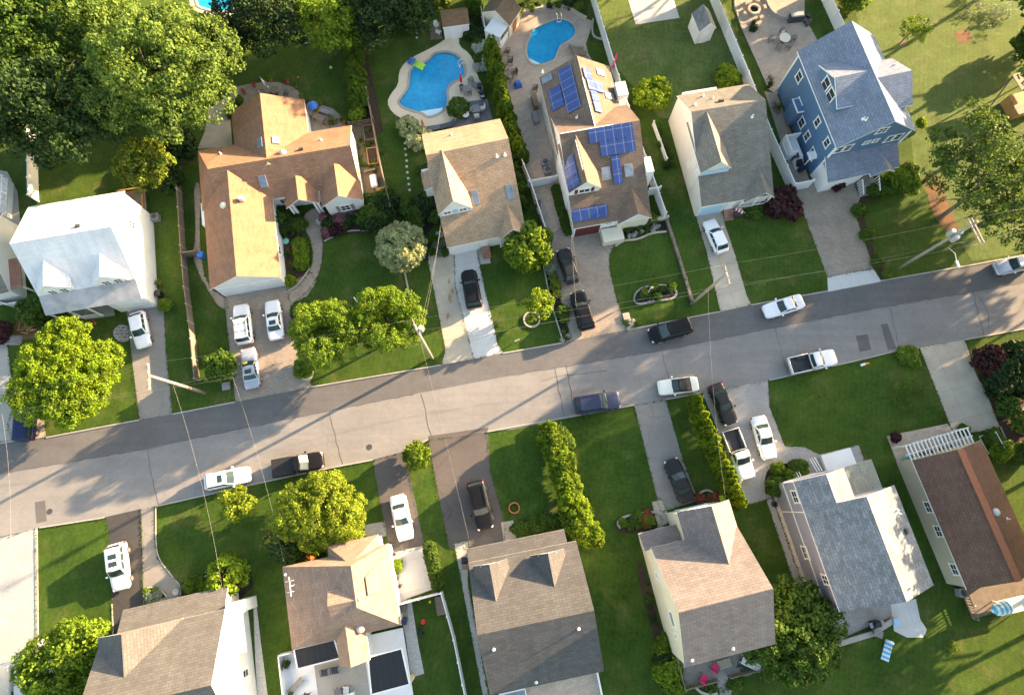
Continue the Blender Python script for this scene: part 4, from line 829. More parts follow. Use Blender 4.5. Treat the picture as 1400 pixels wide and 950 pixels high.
fyy = (f0.y+f1.y)/2; h.gable(f0.x, f1.x, yt-4, fyy, 3.4, 5.6, 'y', hip=(0, 2.2)); h.gable(f1.x-3.5, W, yt-4, h.L(528, 752, 3.4).y, 3.39, 5.7, 'y', hip=(0, 2.0))
sx0, sx1, sy = h.L(464, 905, 3.3).x, h.L(503, 900, 3.3).x, (h.L(469, 911, 3.3).y+h.L(503, 901, 3.3).y)/2
h.gable(sx0, sx1+.2, sy, yb+3, 3.35, 4.9, 'y', hip=(0, 0))
pW = ((x0, 3.4), (rx, 6.4)); a2 = h.hit(486, 820, *pW, 0); fa = h.L(448, 822, a2.z)
h.gable(fa.x-.1, a2.x+.3, a2.y-1.25, a2.y+1.25, a2.z-.7, a2.z-.02, 'x', z0=3.5, ov=.1, rov=.1)
h.done(['sh_tan9', 'white'], ['sd_white'])
h.vent(493, 859, ((yb, 3.4), (yr0, 6.4)), kind='dome'); h.vent(492, 880, ((yb, 3.4), (yr0, 6.4)), kind='pipe'); h.vent(391, 785, pW, 0, 'pipe')
def roofslab(px, z, name, mat, lift=0):
    pts = [h.L(*p, z) for p in px]; b = MB(); b.add([(p.x, p.y, z+k*lift) for k, p in enumerate(pts)]+[(p.x, p.y, z-.12+k*lift) for k, p in enumerate(pts)], [(0, 1, 2, 3), (4, 5, 6, 7), (0, 1, 5, 4), (1, 2, 6, 5), (2, 3, 7, 6), (3, 0, 4, 7)])
    o = b.build(name, mat, h.root); e = MB()
    for i in range(4): e.bar((pts[i].x, pts[i].y, z-.02), (pts[(i+1) % 4].x, pts[(i+1) % 4].y, z-.02), .12, .2)
    e.build('fascia', 'white', o); return o
roofslab([(402, 887), (457, 874), (465, 899), (407, 914)], 2.95, 'metal_roof', 'thermal'); roofslab([(503, 898), (549, 886), (560, 935), (508, 949)], 2.95, 'metal_roof', 'thermal')
for p in ((407, 914), (465, 899), (508, 949), (560, 935)): l = h.L(*p, 2.9); b = MB(); gutter_post(b, l.x, l.y, 2.85); b.build('porch_post', 'white', h.root)
p, r, u, n = h.on(403, 799, pW, 0); b = MB(); b.tube([p, p+Vector((0, 0, 1.4))], .04); t_ = p+Vector((0, 0, 1.35)); b.tube([t_-r*.9, t_+r*.9], .04); b.tube([t_-r*.5-u*.4, t_-r*.5+u*.4], .03); b.tube([t_+r*.5-u*.5, t_+r*.5+u*.5], .03); b.build('antenna', 'white', h.root)
h.win((W-.32, (yt+yb)/2, 1.8), (1, 0, 0), 1.0, 1.1); h.win((f0.x+1.6, fyy-.22, 1.7), (0, 1, 0), 1.4, 1.2)
H9 = h
# --- grey tan cape with two pointed dormers
h = House('house', 'cape house with a grey tan roof and two pointed street dormers', (638, 750), (771, 723), 2.9)
W = h.L(771, 723, 2.9).x; zr = 7.4; yr = (h.L(654, 870, zr).y+h.L(812, 832, zr).y)/2; yb = (h.L(684, 950, 4.4).y+h.L(828, 914, 4.4).y)/2
xl = min(h.L(654, 870, zr).x, .0); xr = h.L(812, 832, zr).x; ym = -1.3
h.gable(xl, xr, yb, ym, 4.4, zr, c=yr, ez2=3.7, rov=.1); h.shed([(0, 0, 2.9), (W, 0, 2.9), (W, ym-.3, 3.76), (0, ym-.3, 3.76)])
pl = ((yr, zr), (ym, 3.7)); 
for ap, fr, hw in (((680, 822), (669, 771), 1.7), ((760, 802), (749, 756), 1.7)):
    a = h.hit(*ap, *pl); f = h.L(*fr, a.z); h.gable(f.x-hw, f.x+hw, a.y-.1, f.y, a.z-1.5, a.z, 'y', z0=3.4, ov=.12, rov=.15)
    for k in (-.5, .5): h.win((f.x+k, f.y-.13, a.z-1.2), (0, 1, 0), .6, .7, nx=1)
h.done(['sh_grey10', 'white'], ['sd_white'])
plb = ((yr, zr), (yb, 4.4))
for p in ((675, 887), (791, 859), (733, 932)): h.vent(*p, plb)
h.garage((2.2, -.42, 0), (0, 1, 0), 2.8); h.door((5.5, -1.0, 0), (0, 1, 0)); h.win((8, -1.0, 1.6), (0, 1, 0), 1.6, 1.2)
h.wallbox
b = MB(); b.box(.3, W-.3, -1.6, -.45, 0, 2.85); b.build('front_wall', 'sd_white', h.root)
e0, e1 = h.L(684, 955, 2.7), h.L(816, 918, 2.7); b = MB(); b.box(e0.x, e1.x, yb-4, yb-.05+.6, 2.55, 2.75); o_ = b.build('terrace', 'pave_p', h.root)
b = MB(); b.bar((e1.x, yb+.4, 2.95), (e1.x, yb-4, 2.95), .15, .5); b.build('parapet', 'white', o_); b = MB(); b.box(e0.x+.3, e1.x-.3, yb-4, yb+.5, 0, 2.55); b.build('rear_wall', 'sd_white', h.root)
H10 = h
# --- brown grey two storey
h = House('house', 'tall cream house with a mauve grey roof and a rear deck', (936, 912), (1060, 880), 6.1)
W = h.W; zr = 10.0; yr = (h.L(929, 836, zr).y+h.L(1055, 806, zr).y)/2; yf = (h.L(888, 743, 5.6).y+h.L(1010, 726, 5.6).y)/2
h.gable(0, W, 0, yf, 6.1, zr, c=yr, ez2=5.6, rov=.12, ov=.2); pl = ((yr, zr), (yf, 5.6))
ap = h.hit(999, 771, *pl); f = h.L(973, 692, ap.z); fa, fb = h.L(929, 698, 5.4), h.L(996, 684, 5.4); hw = (W-f.x)
h.gable(f.x-hw-.2, W+.05, ap.y-.2, (fa.y+fb.y)/2, 5.4, ap.z, 'y', c=f.x, z0=0, ov=.2, rov=.2)
fy = (fa.y+fb.y)/2
s0, s1, s2, s3 = h.L(873, 729, 3.2), h.L(926, 714, 3.2), h.L(933, 731, 4.2), h.L(881, 744, 4.2); x_a = min(s0.x, 0); x_b = f.x-hw-.1
h.shed([(x_a, s0.y, 3.1), (x_b, s0.y, 3.1), (x_b, yf-.3, 4.1), (x_a, yf-.3, 4.1)]); h.wallbox(.1, x_b, yf-.4, s0.y-.3, 0, 2.95)
h.done(['sh_grey11', 'white'], ['sd_cream'])
for y, z, w_ in ((2.6, 5.5, .5), (4.2, 5.9, 1.4), (8.0, 4.2, .6)): h.win((.12, y, z), (-1, 0, 0), w_, 1.0 if w_ > 1 else .6, nx=1)
h.win((.1, s0.y-1.2, 2.0), (-1, 0, 0), .9, .9)
plb = ((0, 6.1), (yr, zr)); h.vent(946, 902, plb); h.vent(1002, 886, plb)
h.garage((f.x, fy-.17, 0), (0, 1, 0), 3.0); h.door((x_b-1, s0.y-.27, 0), (0, 1, 0)); h.win((f.x, fy-.17, 4.2), (0, 1, 0), 1.6, 1.2, nx=3)
H11 = h
# deck of that house
b = MB(); y1 = .3; d0, d1, d2 = h.L(934, 940, .8), h.L(1043, 910, .8), h.L(918, 890, .8); yd = (d0.y+d1.y)/2
b.box(d0.x, d1.x, yd, y1, .6, .75); dk = b.build('deck', 'wood_g', h.root); b = MB()
def rail(b, a, c, z0, z1, n):
    a = Vector(a); c = Vector(c); b.bar((a.x, a.y, z1), (c.x, c.y, z1), .1, .06); b.bar((a.x, a.y, z0+.1), (c.x, c.y, z0+.1), .06, .05)
    for i in range(n+1): p = a.lerp(c, i/n); b.bar((p.x, p.y, z0), (p.x, p.y, z1), .06 if i % 5 else .11, .06 if i % 5 else .11)
g0, g1 = d0.x+(d1.x-d0.x)*.42, d0.x+(d1.x-d0.x)*.56
rail(b, (d0.x, y1, 0), (d0.x, yd, 0), .75, 1.75, 14); rail(b, (d0.x, yd, 0), (g0, yd, 0), .75, 1.75, 22); rail(b, (g1, yd, 0), (d1.x, yd, 0), .75, 1.75, 22); rail(b, (d1.x, yd, 0), (d1.x, y1, 0), .75, 1.75, 14)
b.build('railing', 'wood', dk); b = MB()
for i in range(3): b.box(g0, g1, yd-.35*(i+1), yd-.35*i, 0, .6-.18*i)
b.box(g0, g1, yd-3, yd-1.05, .02, .06); b.build('steps', 'wood_g', dk)
DECK = (h, d0, d1, yd)
# --- lilac grey house
h = House('house', 'lilac sided two storey house with a speckled grey roof', (1085, 659), (1148, 836), 6.0)
W = h.W; zr = 8.6; yr = (h.L(1184, 677, zr).y+h.L(1241, 826, zr).y)/2; y2 = (h.L(1222, 665, 6).y+h.L(1280, 804, 6).y)/2
# x runs away from the street, y from the left eave to the right eave
mx = (h.L(1184, 677, zr).x+h.L(1222, 665, 6).x)/2; h.gable(mx, W, 0, y2, 6.0, zr, c=yr, rov=.12)
a2 = h.hit(1130, 650, (0, 6.0), (yr, zr)); e2 = h.L(1154, 645, 6.0)
h.gable(-.05, mx+.6, 0.002, 2*a2.y-.1, 5.998, a2.z, c=a2.y, rov=.12, wm=0)
g = [h.L(1184, 633, 3.2), h.L(1208, 667, 3.2)]; yg = max(p.y for p in g)-.4
h.shed([(0, 2*a2.y-.5, 4.7), (mx+.3, 2*a2.y-.5, 4.7), (mx+.3, yg+.3, 3.2), (0, yg+.3, 3.2)], rm=2); h.wallbox(.3, mx+.3, 2*a2.y-.6, yg, 0, 3.0)
h.done(['sh_grey12', 'white', 'sh_green12'], ['sd_lilac'])
b = MB(); b.box(-.02, .06, .3, 2*a2.y-.4, 2.9, 3.05); b.box(.1, W-.2, .22, .28, 2.7, 2.86); b.box(3.0, 3.1, .2, .28, 0, 5.7); b.build('belt_trim', 'white', h.root)
for x, z in ((1.5, 4.6), (7.2, 2.4), (9.6, 4.8), (9.0, 4.4)): h.win((x, .27, z), (0, -1, 0), 1.2 if x < 9.3 else .9, 1.1, nx=2) if x != 9.0 else None
p2_ = ((yr, zr), (y2, 6)); h.vent(1226, 697, p2_); h.vent(1229, 702, p2_, kind='pipe'); h.vent(1238, 726, p2_, kind='box'); h.vent(1244, 803, p2_, kind='pipe')
b = MB(); b.box(-1.5, .3, yg-3.3, yg+.1, 0, .5); b.build('landing', 'white2', h.root)
for q_ in (2*a2.y-2.8, 2*a2.y-.4):
    b = MB()
    for i in range(3): b.bar((-.2-1.3, q_+i*.28, .4), (.0, q_+i*.28, 1.0), .07, .1)
    b.build('stair_rail', 'white2', h.root)
h.garage((.09, 3.2, 0), (-1, 0, 0), 2.8); h.win((W-.1, 4.5, 2), (1, 0, 0), 1.6, 1.2)
H12 = h
# --- brown roof ranch with pergola
h = House('house', 'long beige ranch house with a brown roof behind a white pergola', (1247, 629), (1322, 806), 3.3)
W = h.W; zr = 5.3; yr = (h.L(1313, 616, zr).y+h.L(1394, 796, zr).y)/2; y2 = h.L(1344, 607, 3.3).y
h.gable(0, W, 0, y2, 3.3, zr, c=yr, rov=.12); h.done(['sh_brown13', 'white'], ['sd_beige'])
b = MB(); b.bar((0, yr, zr+.04), (W, yr, zr+.04), .7, .07); b.build('ridge_sun_strip', 'terra', h.root)  # orange strip: sunlight catching the slope by the ridge, painted as colour
for p in ((1266, 694), (1283, 726), (1305, 778)): l = h.L(*p, 2.3); h.win((l.x, .27, 2.3), (0, -1, 0), 1.1, .9)
pr = ((yr, zr), (y2, 3.3)); h.vent(1361, 700, pr, kind='dome'); h.vent(1377, 709, pr, kind='pipe')
b = MB()
for i in range(17): y = .3+i*(y2-.8)/16; b.bar((-1.6, y, 2.75), (.3, y, 2.75), .09, .14)
for x in (-1.5, -.6): b.bar((x, .1, 2.6), (x, y2-.2, 2.6), .1, .16)
for i in range(4): y = .4+i*(y2-.9)/3; b.box(-1.55, -1.42, y, y+.13, 0, 2.6)
pg = b.build('pergola', 'white2', h.root)
l0 = h.L(1330, 806, .6); b = MB(); b.box(W-.1, W+3.6, 1.2, y2+4, .3, .5); dk = b.build('deck', 'wood', h.root)
b = MB(); rail(b, (W+3.6, 1.2, 0), (W+.1, 1.2, 0), .5, 1.3, 12); b.build('railing', 'wood', dk)
H13 = h
# --- partial neighbours at the frame edge
h = House('house', 'house cut off by the left edge with a brick coloured porch roof', (-60, 372), (21, 352), 3.0)
h.gable(-3, h.W-1.0, -4, 6, 3.0, 6.0, 'x'); 
h.done(['sh_grey5', 'white'], ['sd_white'])
b = MB(); a = h.L(0, 352, 2.6); b.add([(h.W-1.6, -3.4, 2.5), (h.W, -3.4, 2.4), (h.W, .3, 2.4), (h.W-1.6, .3, 2.5), (h.W-1.6, -3.4, 2.35), (h.W, -3.4, 2.25), (h.W, .3, 2.25), (h.W-1.6, .3, 2.35)], [(0, 1, 2, 3), (4, 5, 6, 7), (0, 1, 5, 4), (1, 2, 6, 5), (2, 3, 7, 6), (3, 0, 4, 7)]); b.build('porch_roof', 'brickred', h.root)
b = MB(); b.box(h.W-.2, h.W-.05, -3.3, -3.15, 0, 2.3); b.box(h.W-.2, h.W-.05, 0, .15, 0, 2.3); b.build('porch_post', 'white', h.root)
h = House('house', 'pale roofed house cut off by the bottom left corner', (-60, 925), (50, 898), 2.9)
h.gable(-2, h.W*.42, -9, 0, 2.9, 5.0, 'y'); h.done(['sh_grey8', 'white'], ['sd_white'])
b = MB(); b.box(h.W*.45, h.W-.3, -3.5, -.1, 0, .4); b.build('porch_floor', 'white2', h.root)
b = MB(); b.bar((h.W*.42, -.0, 2.6), (h.W+.9, .2, 2.6), .12, .2); b.box(h.W+.8, h.W+.95, .1, .25, 0, 2.55); b.build('porch_beam', 'white', h.root)
# ------------------------------------------------------------------ vegetation
def leafmesh(name, pos, nrm, size, mat, jit=.8, asp=.75):
    n = len(pos); d = nrm+NR.normal(0, jit, (n, 3)); d /= np.linalg.norm(d, axis=1)[:, None]+1e-9
    a = np.cross(d, NR.normal(0, 1, (n, 3))); a /= np.linalg.norm(a, axis=1)[:, None]+1e-9; b = np.cross(d, a)
    s = (size*NR.uniform(.65, 1.35, n))[:, None]/2
    v = np.stack([pos-a*s, pos-b*s*asp+d*s*.25, pos+a*s, pos+b*s*asp+d*s*.25], 1).reshape(-1, 3).astype(np.float32)
    me = bpy.data.meshes.new(name); me.vertices.add(4*n); me.vertices.foreach_set('co', v.ravel())
    me.loops.add(4*n); me.loops.foreach_set('vertex_index', np.arange(4*n, dtype=np.int32))
    me.polygons.add(n); me.polygons.foreach_set('loop_start', np.arange(0, 4*n, 4, dtype=np.int32)); me.polygons.foreach_set('loop_total', np.full(n, 4, np.int32))
    me.update(calc_edges=True); me.materials.append(M['lf_'+mat]); return me
def clumps(lobes, density, rc, low=-.35):
    """clump centres on the shells of the lobes, then leaf points on each clump"""
    cs = []; rs = []; ax = []
    for (cx, cy, cz, rx, ry, rz) in lobes:
        area = 4*math.pi*((rx*ry)**1.6/3+(rx*rz)**1.6/3+(ry*rz)**1.6/3)**(1/1.6); k = max(6, int(area*density/(rc*rc*1.2)))
        d = NR.normal(0, 1, (k, 3)); d /= np.linalg.norm(d, axis=1)[:, None]; d = d[d[:, 2] > low]
        r = NR.uniform(.62, 1.04, len(d))**.6
        cs.append(np.array([cx, cy, cz])+d*r[:, None]*np.array([rx, ry, rz])); rs.append(rc*NR.uniform(.6, 1.35, len(d))); ax.append(d)
    return np.concatenate(cs), np.concatenate(rs), np.concatenate(ax)
def crown(lobes, mat, leaf=.34, rc=.85, dens=.75, per=36, flat=.75, low=-.35, name='crown', jit=.7):
    c, r, ax = clumps(lobes, dens, rc, low); n = len(c)
    k = np.maximum(8, (per*(r/rc)**2)).astype(int); idx = np.repeat(np.arange(n), k); m = len(idx)
    d = NR.normal(0, 1, (m, 3))+ax[idx]*.9+np.array([0, 0, .35]); d /= np.linalg.norm(d, axis=1)[:, None]
    p = c[idx]+d*(r[idx]*NR.uniform(.55, 1.05, m))[:, None]*np.array([1, 1, flat])
    p[:, 2] = np.maximum(p[:, 2], .06)
    return leafmesh(name, p, d, leaf, mat, jit)
def limbs(h, r, spread, n, mat='bark', lean=(0, 0), start=.35, name='trunk', root=None):
    b = MB(); top = Vector((lean[0], lean[1], h)); b.tube([(0, 0, -.1), (lean[0]*.15, lean[1]*.15, h*.3), top*.7, top], [r, r*.75, r*.45, r*.12], 8)
    for i in range(n):
        a = i*2.4+RNG.random(); z0 = h*RNG.uniform(start, .75); p0 = Vector((lean[0]*z0/h, lean[1]*z0/h, z0)); L = spread*RNG.uniform(.6, 1)
        p1 = p0+Vector((math.cos(a)*L*.5, math.sin(a)*L*.5, h*.13)); p2 = p0+Vector((math.cos(a)*L, math.sin(a)*L, h*.24))
        b.tube([p0, p1, p2], [r*.42, r*.28, r*.06], 5)
    return b.build(name, mat, root, smooth=True)
def rlobes(r, h, n=6, z0=.55, sq=.7, ecc=1.0):
    L = [(0, 0, h*z0, r*.72, r*.72*ecc, h*(1-z0)*.9)]
    for i in range(n):
        a = i*2*math.pi/n+RNG.uniform(-.35, .35); q_ = r*RNG.uniform(.45, .68); rr = r*RNG.uniform(.32, .48)
        L.append((math.cos(a)*q_, math.sin(a)*q_*ecc, h*z0*RNG.uniform(.8, 1.15), rr, rr, rr*sq))
    return L
def tree(label, px, cpx, r, h, mat, leaf=.34, rc=.85, n=6, bark='bark', group=None, cat='tree', name='tree', lobes=None, per=36, dens=.75, z0=.58, tr=None, low=-.35, ecc=1.0, nl=7, lean=True):
    """px: foot of the trunk on the photo, cpx: crown centre on the photo at about 0.6 of the height"""
    o = P(*px); c = P(*cpx, h*.62); dx, dy = c.x-o.x, c.y-o.y
    t_ = thing(name, label, cat, o, 0, group); L = lobes or rlobes(r, h, n, z0, ecc=ecc)
    L = [(x+dx, y+dy, z, a, b_, c_) for x, y, z, a, b_, c_ in L]
    ob = bpy.data.objects.new('crown', crown(L, mat, leaf, rc, dens, per, low=low)); COL.objects.link(ob); ob.parent = t_
    limbs(h*.82, tr or max(.1, r*.05), r*.85, nl, bark, (dx, dy), root=t_); return t_
BUSH = {}
def bushmesh(kind, mat):
    key = (kind, mat)
    if key in BUSH: return BUSH[key]
    if kind == 'ball': me = crown([(0, 0, .5, .46, .46, .42)], mat, .105, .15, 1.15, 30, low=-.5, name='bush')
    elif kind == 'loose': me = crown([(0, 0, .42, .32, .32, .34), (.2, .1, .4, .25, .25, .3), (-.2, .12, .42, .24, .24, .3), (.02, -.24, .38, .24, .22, .3)], mat, .13, .17, 1.0, 26, low=-.5, name='bush')
    elif kind == 'cone': me = crown([(0, 0, .25, .46, .46, .24), (0, 0, .5, .34, .34, .3), (0, 0, .78, .17, .17, .24)], mat, .10, .12, 1.2, 24, low=-.3, name='bush')
    elif kind == 'column': me = crown([(0, 0, .32, .44, .44, .32), (0, 0, .62, .38, .38, .34), (0, 0, .84, .2, .2, .18)], mat, .10, .13, 1.1, 24, low=-.4, name='bush')
    elif kind == 'puff': me = crown([(0, 0, .5, .3, .3, .45)]+[(math.cos(i*1.05)*.27, math.sin(i*1.05)*.27, .45+.2*(i % 2), .22, .22, .22) for i in range(6)], mat, .095, .12, 1.1, 24, low=-.4, name='bush')
    elif kind == 'tuft':
        d = NR.normal(0, 1, (90, 3)); d[:, 2] = abs(d[:, 2])+.4; d /= np.linalg.norm(d, axis=1)[:, None]; me = leafmesh('bush', d*NR.uniform(.1, .6, (90, 1)), d, .3, mat, .5, .3)
    BUSH[key] = me; return me
def bush(name, label, px, d, h, mat, kind='loose', group=None, cat='shrub', z=0):
    me = bushmesh(kind, mat); o = bpy.data.objects.new(name, me); COL.objects.link(o)
    o.location = P(*px, 0)+Vector((0, 0, z)); o.scale = (d, d*RNG.uniform(.9, 1.1), h); o.rotation_euler.z = RNG.uniform(0, 6.28)
    return tag(o, label, cat, group)
def row(name, label, pxs, n, d, h, mats, kind, group, cat='shrub', jx=0, sv=.12):
    out = []
    pts = [Vector(p) for p in pxs]; seg = [(pts[i+1]-pts[i]).length for i in range(len(pts)-1)]; T = sum(seg)
    for i in range(n):
        t_ = T*(i+.0)/(n-1 if n > 1 else 1); k = 0
        while k < len(seg)-1 and t_ > seg[k]: t_ -= seg[k]; k += 1
        p = pts[k].lerp(pts[k+1], t_/seg[k]); p = (p.x+RNG.uniform(-jx, jx), p.y+RNG.uniform(-jx, jx))
        s = 1+RNG.uniform(-sv, sv); out.append(bush(name, label, p, d*s, h*s, mats[i % len(mats)], kind, group, cat))
    return out
def lowshrub(label, px, r, mat, h=.7):
    L = [(RNG.uniform(-r, r)*.6, RNG.uniform(-r, r)*.6, h*.5, r*.42, r*.42, h*.5) for _ in range(6)]
    o = bpy.data.objects.new('shrub', crown(L, mat, .16, .35, .3, 12, low=-.2, name='shrub')); COL.objects.link(o); o.location = P(*px); return tag(o, label, 'shrub')
# big woodland top left: crowns by photo position
for lab, f, c, r, h, m in (
    ('largest sunlit maple, its broad pale green crown beside the orange roofed ranch', (228, 170), (212, 92), 8.4, 15.5, 'maple'),
    ('dark green maple standing left of the big sunlit maple, above the white vinyl fence', (120, 160), (70, 150), 7.2, 14.0, 'dark'),
    ('tall shaded maple in the top left corner of the woods', (110, 60), (35, 40), 7.5, 15.0, 'mid'),
    ('maple at the top edge between the corner maple and the big sunlit maple', (170, 20), (120, 20), 6.0, 14.0, 'maple'),
    ('dark deciduous tree at the left edge under the corner maple', (20, 150), (-35, 120), 7.0, 14.0, 'dark'),
    ('dark tree tucked behind the right side of the big sunlit maple', (300, 60), (290, 62), 4.2, 9.0, 'dark'),
    ('dark round tree at the top edge right of the small cut off pool', (370, 35), (362, 18), 5.2, 8.5, 'dark2'),
    ('bright round tree at the top edge between two dark trees', (445, 40), (446, 22), 3.9, 8.5, 'lime'),
    ('dark shade tree at the top edge left of the white pool shed', (515, 25), (512, 8), 4.6, 8.0, 'dark2'),
    ('second dark shade tree near the top edge next to the pool shed deck', (570, 18), (558, 6), 3.6, 7.0, 'dark')):
    tree(lab, f, c, r, h, m, .34, .95, 8, per=46, group='trees in the woods at top left', nl=9)
tree('small golden green ornamental tree below the woods beside the wood fence', (207, 235), (196, 222), 3.4, 6.0, 'gold', .3, .6, 6, nl=10, per=30)
bush('shrub', 'dark shrub under the golden tree near the ranch corner', (238, 250), 3.4, 2.4, 'dark')
bush('shrub', 'dark shrub between the big sunlit maple and the ranch roof', (252, 205), 4.2, 3.0, 'dark2')
tree('wide bright lime tree at the left street corner over the dark blue jeep', (95, 535), (86, 514), 5.9, 5.6, 'bright', .2, .6, 9, per=72, nl=18)
bush('shrub', 'round dark green shrub at the porch of the white saltbox house', (58, 428), 3.3, 2.6, 'mid', 'ball'); bush('shrub', 'low dark shrub beside the porch steps of the white saltbox house', (82, 445), 3.2, 1.6, 'dark')
tree('bushy pale willow clipped round beside the tan cape driveway', (556, 355), (548, 336), 3.1, 4.2, 'willow', .2, .34, 5, per=34, dens=1.25, nl=5, lobes=[(0, 0, 2.3, 2.75, 2.75, 2.0)])
for lab, f, c, m in (('left of two yellow green street trees with a hollow branchy middle', (452, 478), (448, 457), 'lime'), ('right of two yellow green street trees, closest to the utility pole', (535, 466), (533, 438), 'lime')):
    o = P(*f); L = [(math.cos(a)*2.3, math.sin(a)*2.2, 4.9+.7*math.sin(3*a), 1.4, 1.4, 2.0) for a in [i*.785 for i in range(8)]]+[(0, 0, 3.4, 2.2, 2.2, 1.3)]
    tree(lab, f, c, 3.6, 7.2, m, .22, .5, 8, lobes=L, per=38, group='pair of street trees', nl=22, bark='bark_g')
bush('shrub', 'low dark shrub row by the left street tree, nearest the tan driveway', (412, 430), 2.0, 1.5, 'mid', 'ball'); bush('shrub', 'round green shrub at the driveway edge below the curved walk', (413, 447), 2.0, 1.5, 'mid', 'ball'); bush('shrub', 'small green shrub at the street end of the tan driveway', (417, 505), 2.2, 1.6, 'lime')
bush('shrub', 'tall shrub with feathery foliage on the street corner left of the tan driveway', (311, 505), 3.3, 3.0, 'arb', 'puff')
bush('shrub', 'large round dark shrub by the front step of the tan cape', (722, 348), 5.2, 4.2, 'arb2', 'ball')
tree('small yellow young tree in a stone ring on the lawn left of the paved driveway', (735, 430), (738, 416), 1.6, 3.4, 'bright', .26, .45, 6, per=22, tr=.07, nl=6)
# right side tree group
for lab, f, c, r, h, m in (
    ('tall open pine over the right end of the street, with bare leaning trunk', (1282, 300), (1352, 238), 5.7, 14.5, 'pine'),
    ('second pine of the right hand group, closest to the transformer pole', (1262, 250), (1328, 195), 4.2, 13, 'pine'),
    ('pine at the right edge of the group, partly out of the photo', (1335, 310), (1400, 285), 5.6, 13, 'pine')):
    n_ = 8; L = [(math.cos(i*.9)*r*.62, math.sin(i*.9)*r*.62, h*(.5+.12*(i % 3)), r*.42, r*.42, r*.2) for i in range(n_)]+[(0, 0, h*.8, r*.45, r*.45, r*.25)]
    tree(lab, f, c, r, h, m, .28, .6, 8, lobes=L, per=24, group='pines at the right end of the street', bark='bark_g', nl=9, dens=.55)
tree('young leafy sapling standing in the meadow behind the blue house', (1230, 60), (1250, 40), 2.1, 3.6, 'lime', .2, .5, 5, per=26, dens=.5, tr=.08)
bush('shrub', 'loose bush by the fence corner above the blue house', (1163, 10), 3.4, 2.4, 'lime'); bush('shrub', 'dark round bush at the right edge of the meadow', (1398, 75), 4.6, 3.6, 'mid', 'ball'); lowshrub('low grey weeping shrub in the far right corner of the meadow', (1368, 24), 2.6, 'sage'); lowshrub('thin grey shrub in the meadow right of the mulch ring', (1335, 6), 2.4, 'sage')
# hedges and arborvitae
row('arborvitae', 'green arborvitae in the hedge along the wood fence of the kidney pool yard', [(481, 62), (486, 100), (492, 150)], 11, 1.9, 2.7, ['arb', 'arb', 'arb2'], 'puff', 'hedge by the wood fence', jx=2)
row('arborvitae', 'green arborvitae in the outer row of the hedge along the wood fence', [(489, 66), (497, 110), (498, 145)], 8, 1.7, 2.4, ['arb', 'mid'], 'puff', 'hedge by the wood fence', jx=2)
bush('shrub', 'bright yellow green shrub at the lower end of the pool yard hedge', (490, 160), 2.0, 1.8, 'bright', 'loose')
row('arborvitae', 'pointed arborvitae in the tall row between the two swimming pools', [(673, 85), (680, 120), (690, 160), (697, 190), (712, 222)], 17, 1.9, 4.2, ['arb2', 'arb', 'arb2'], 'cone', 'tall row between the pools', jx=2)
row('arborvitae', 'shorter arborvitae beside the tan cape wall, behind the tall row', [(690, 195), (706, 240), (714, 280)], 7, 1.5, 2.2, ['mid', 'arb'], 'cone', 'row along the tan cape wall', jx=2)
row('arborvitae', 'pointed arborvitae behind the white pool shed', [(645, 8), (650, 22)], 3, 1.7, 3.8, ['arb'], 'cone', 'arborvitae behind the shed')
row('arborvitae', 'bright pointed arborvitae in the hedge beside the driveway of the black and white pickup', [(943, 552), (952, 580), (967, 615), (984, 650), (1000, 686)], 14, 1.6, 4.3, ['arb2', 'arb2', 'bright'], 'cone', 'hedge beside the light paved driveway')
row('arborvitae', 'bumpy green arborvitae in the long hedge on the front lawn of the pointed dormer cape', [(745, 597), (757, 612), (768, 640), (776, 670), (786, 700), (798, 728)], 17, 2.5, 2.6, ['arb2', 'bright', 'arb2'], 'puff', 'long lawn hedge', jx=5)
row('arborvitae', 'bumpy green shrub in the cross hedge at the street end of the long lawn hedge', [(740, 600), (758, 592), (770, 610)], 5, 2.0, 2.0, ['arb', 'arb2'], 'puff', 'cross hedge at the lawn hedge', jx=2)
row('arborvitae', 'round arborvitae in the thick dome where the long hedge ends near the grey tan roof', [(800, 728), (806, 722), (808, 732)], 3, 2.0, 2.4, ['arb2'], 'puff', 'domed end of the long hedge')
row('boxwood', 'clipped low box hedge segment beside the mulch bed of the tan ranch', [(411, 337), (414, 350), (414, 363)], 5, 1.7, 1.1, ['lime', 'bright'], 'ball', 'box hedge at the tan ranch walk', sv=.05)
row('boxwood', 'clipped low green hedge segment along the alley beside the solar house', [(760, 262), (767, 290), (776, 318)], 12, 1.1, 1.2, ['mid'], 'ball', 'alley hedge at the solar house', sv=.05)
row('boxwood', 'clipped hedge segment along the white patio of the tan hip roofed house', [(588, 748), (594, 775), (600, 798)], 9, 1.3, 1.2, ['mid', 'arb'], 'ball', 'hedge at the white patio', sv=.05)
row('boxwood', 'low hedge shrub in front of the grey tan cape', [(708, 722), (722, 719), (745, 714), (757, 712)], 8, 1.5, 1.1, ['mid', 'arb'], 'loose', 'foundation hedge of the pointed dormer cape', sv=.1)
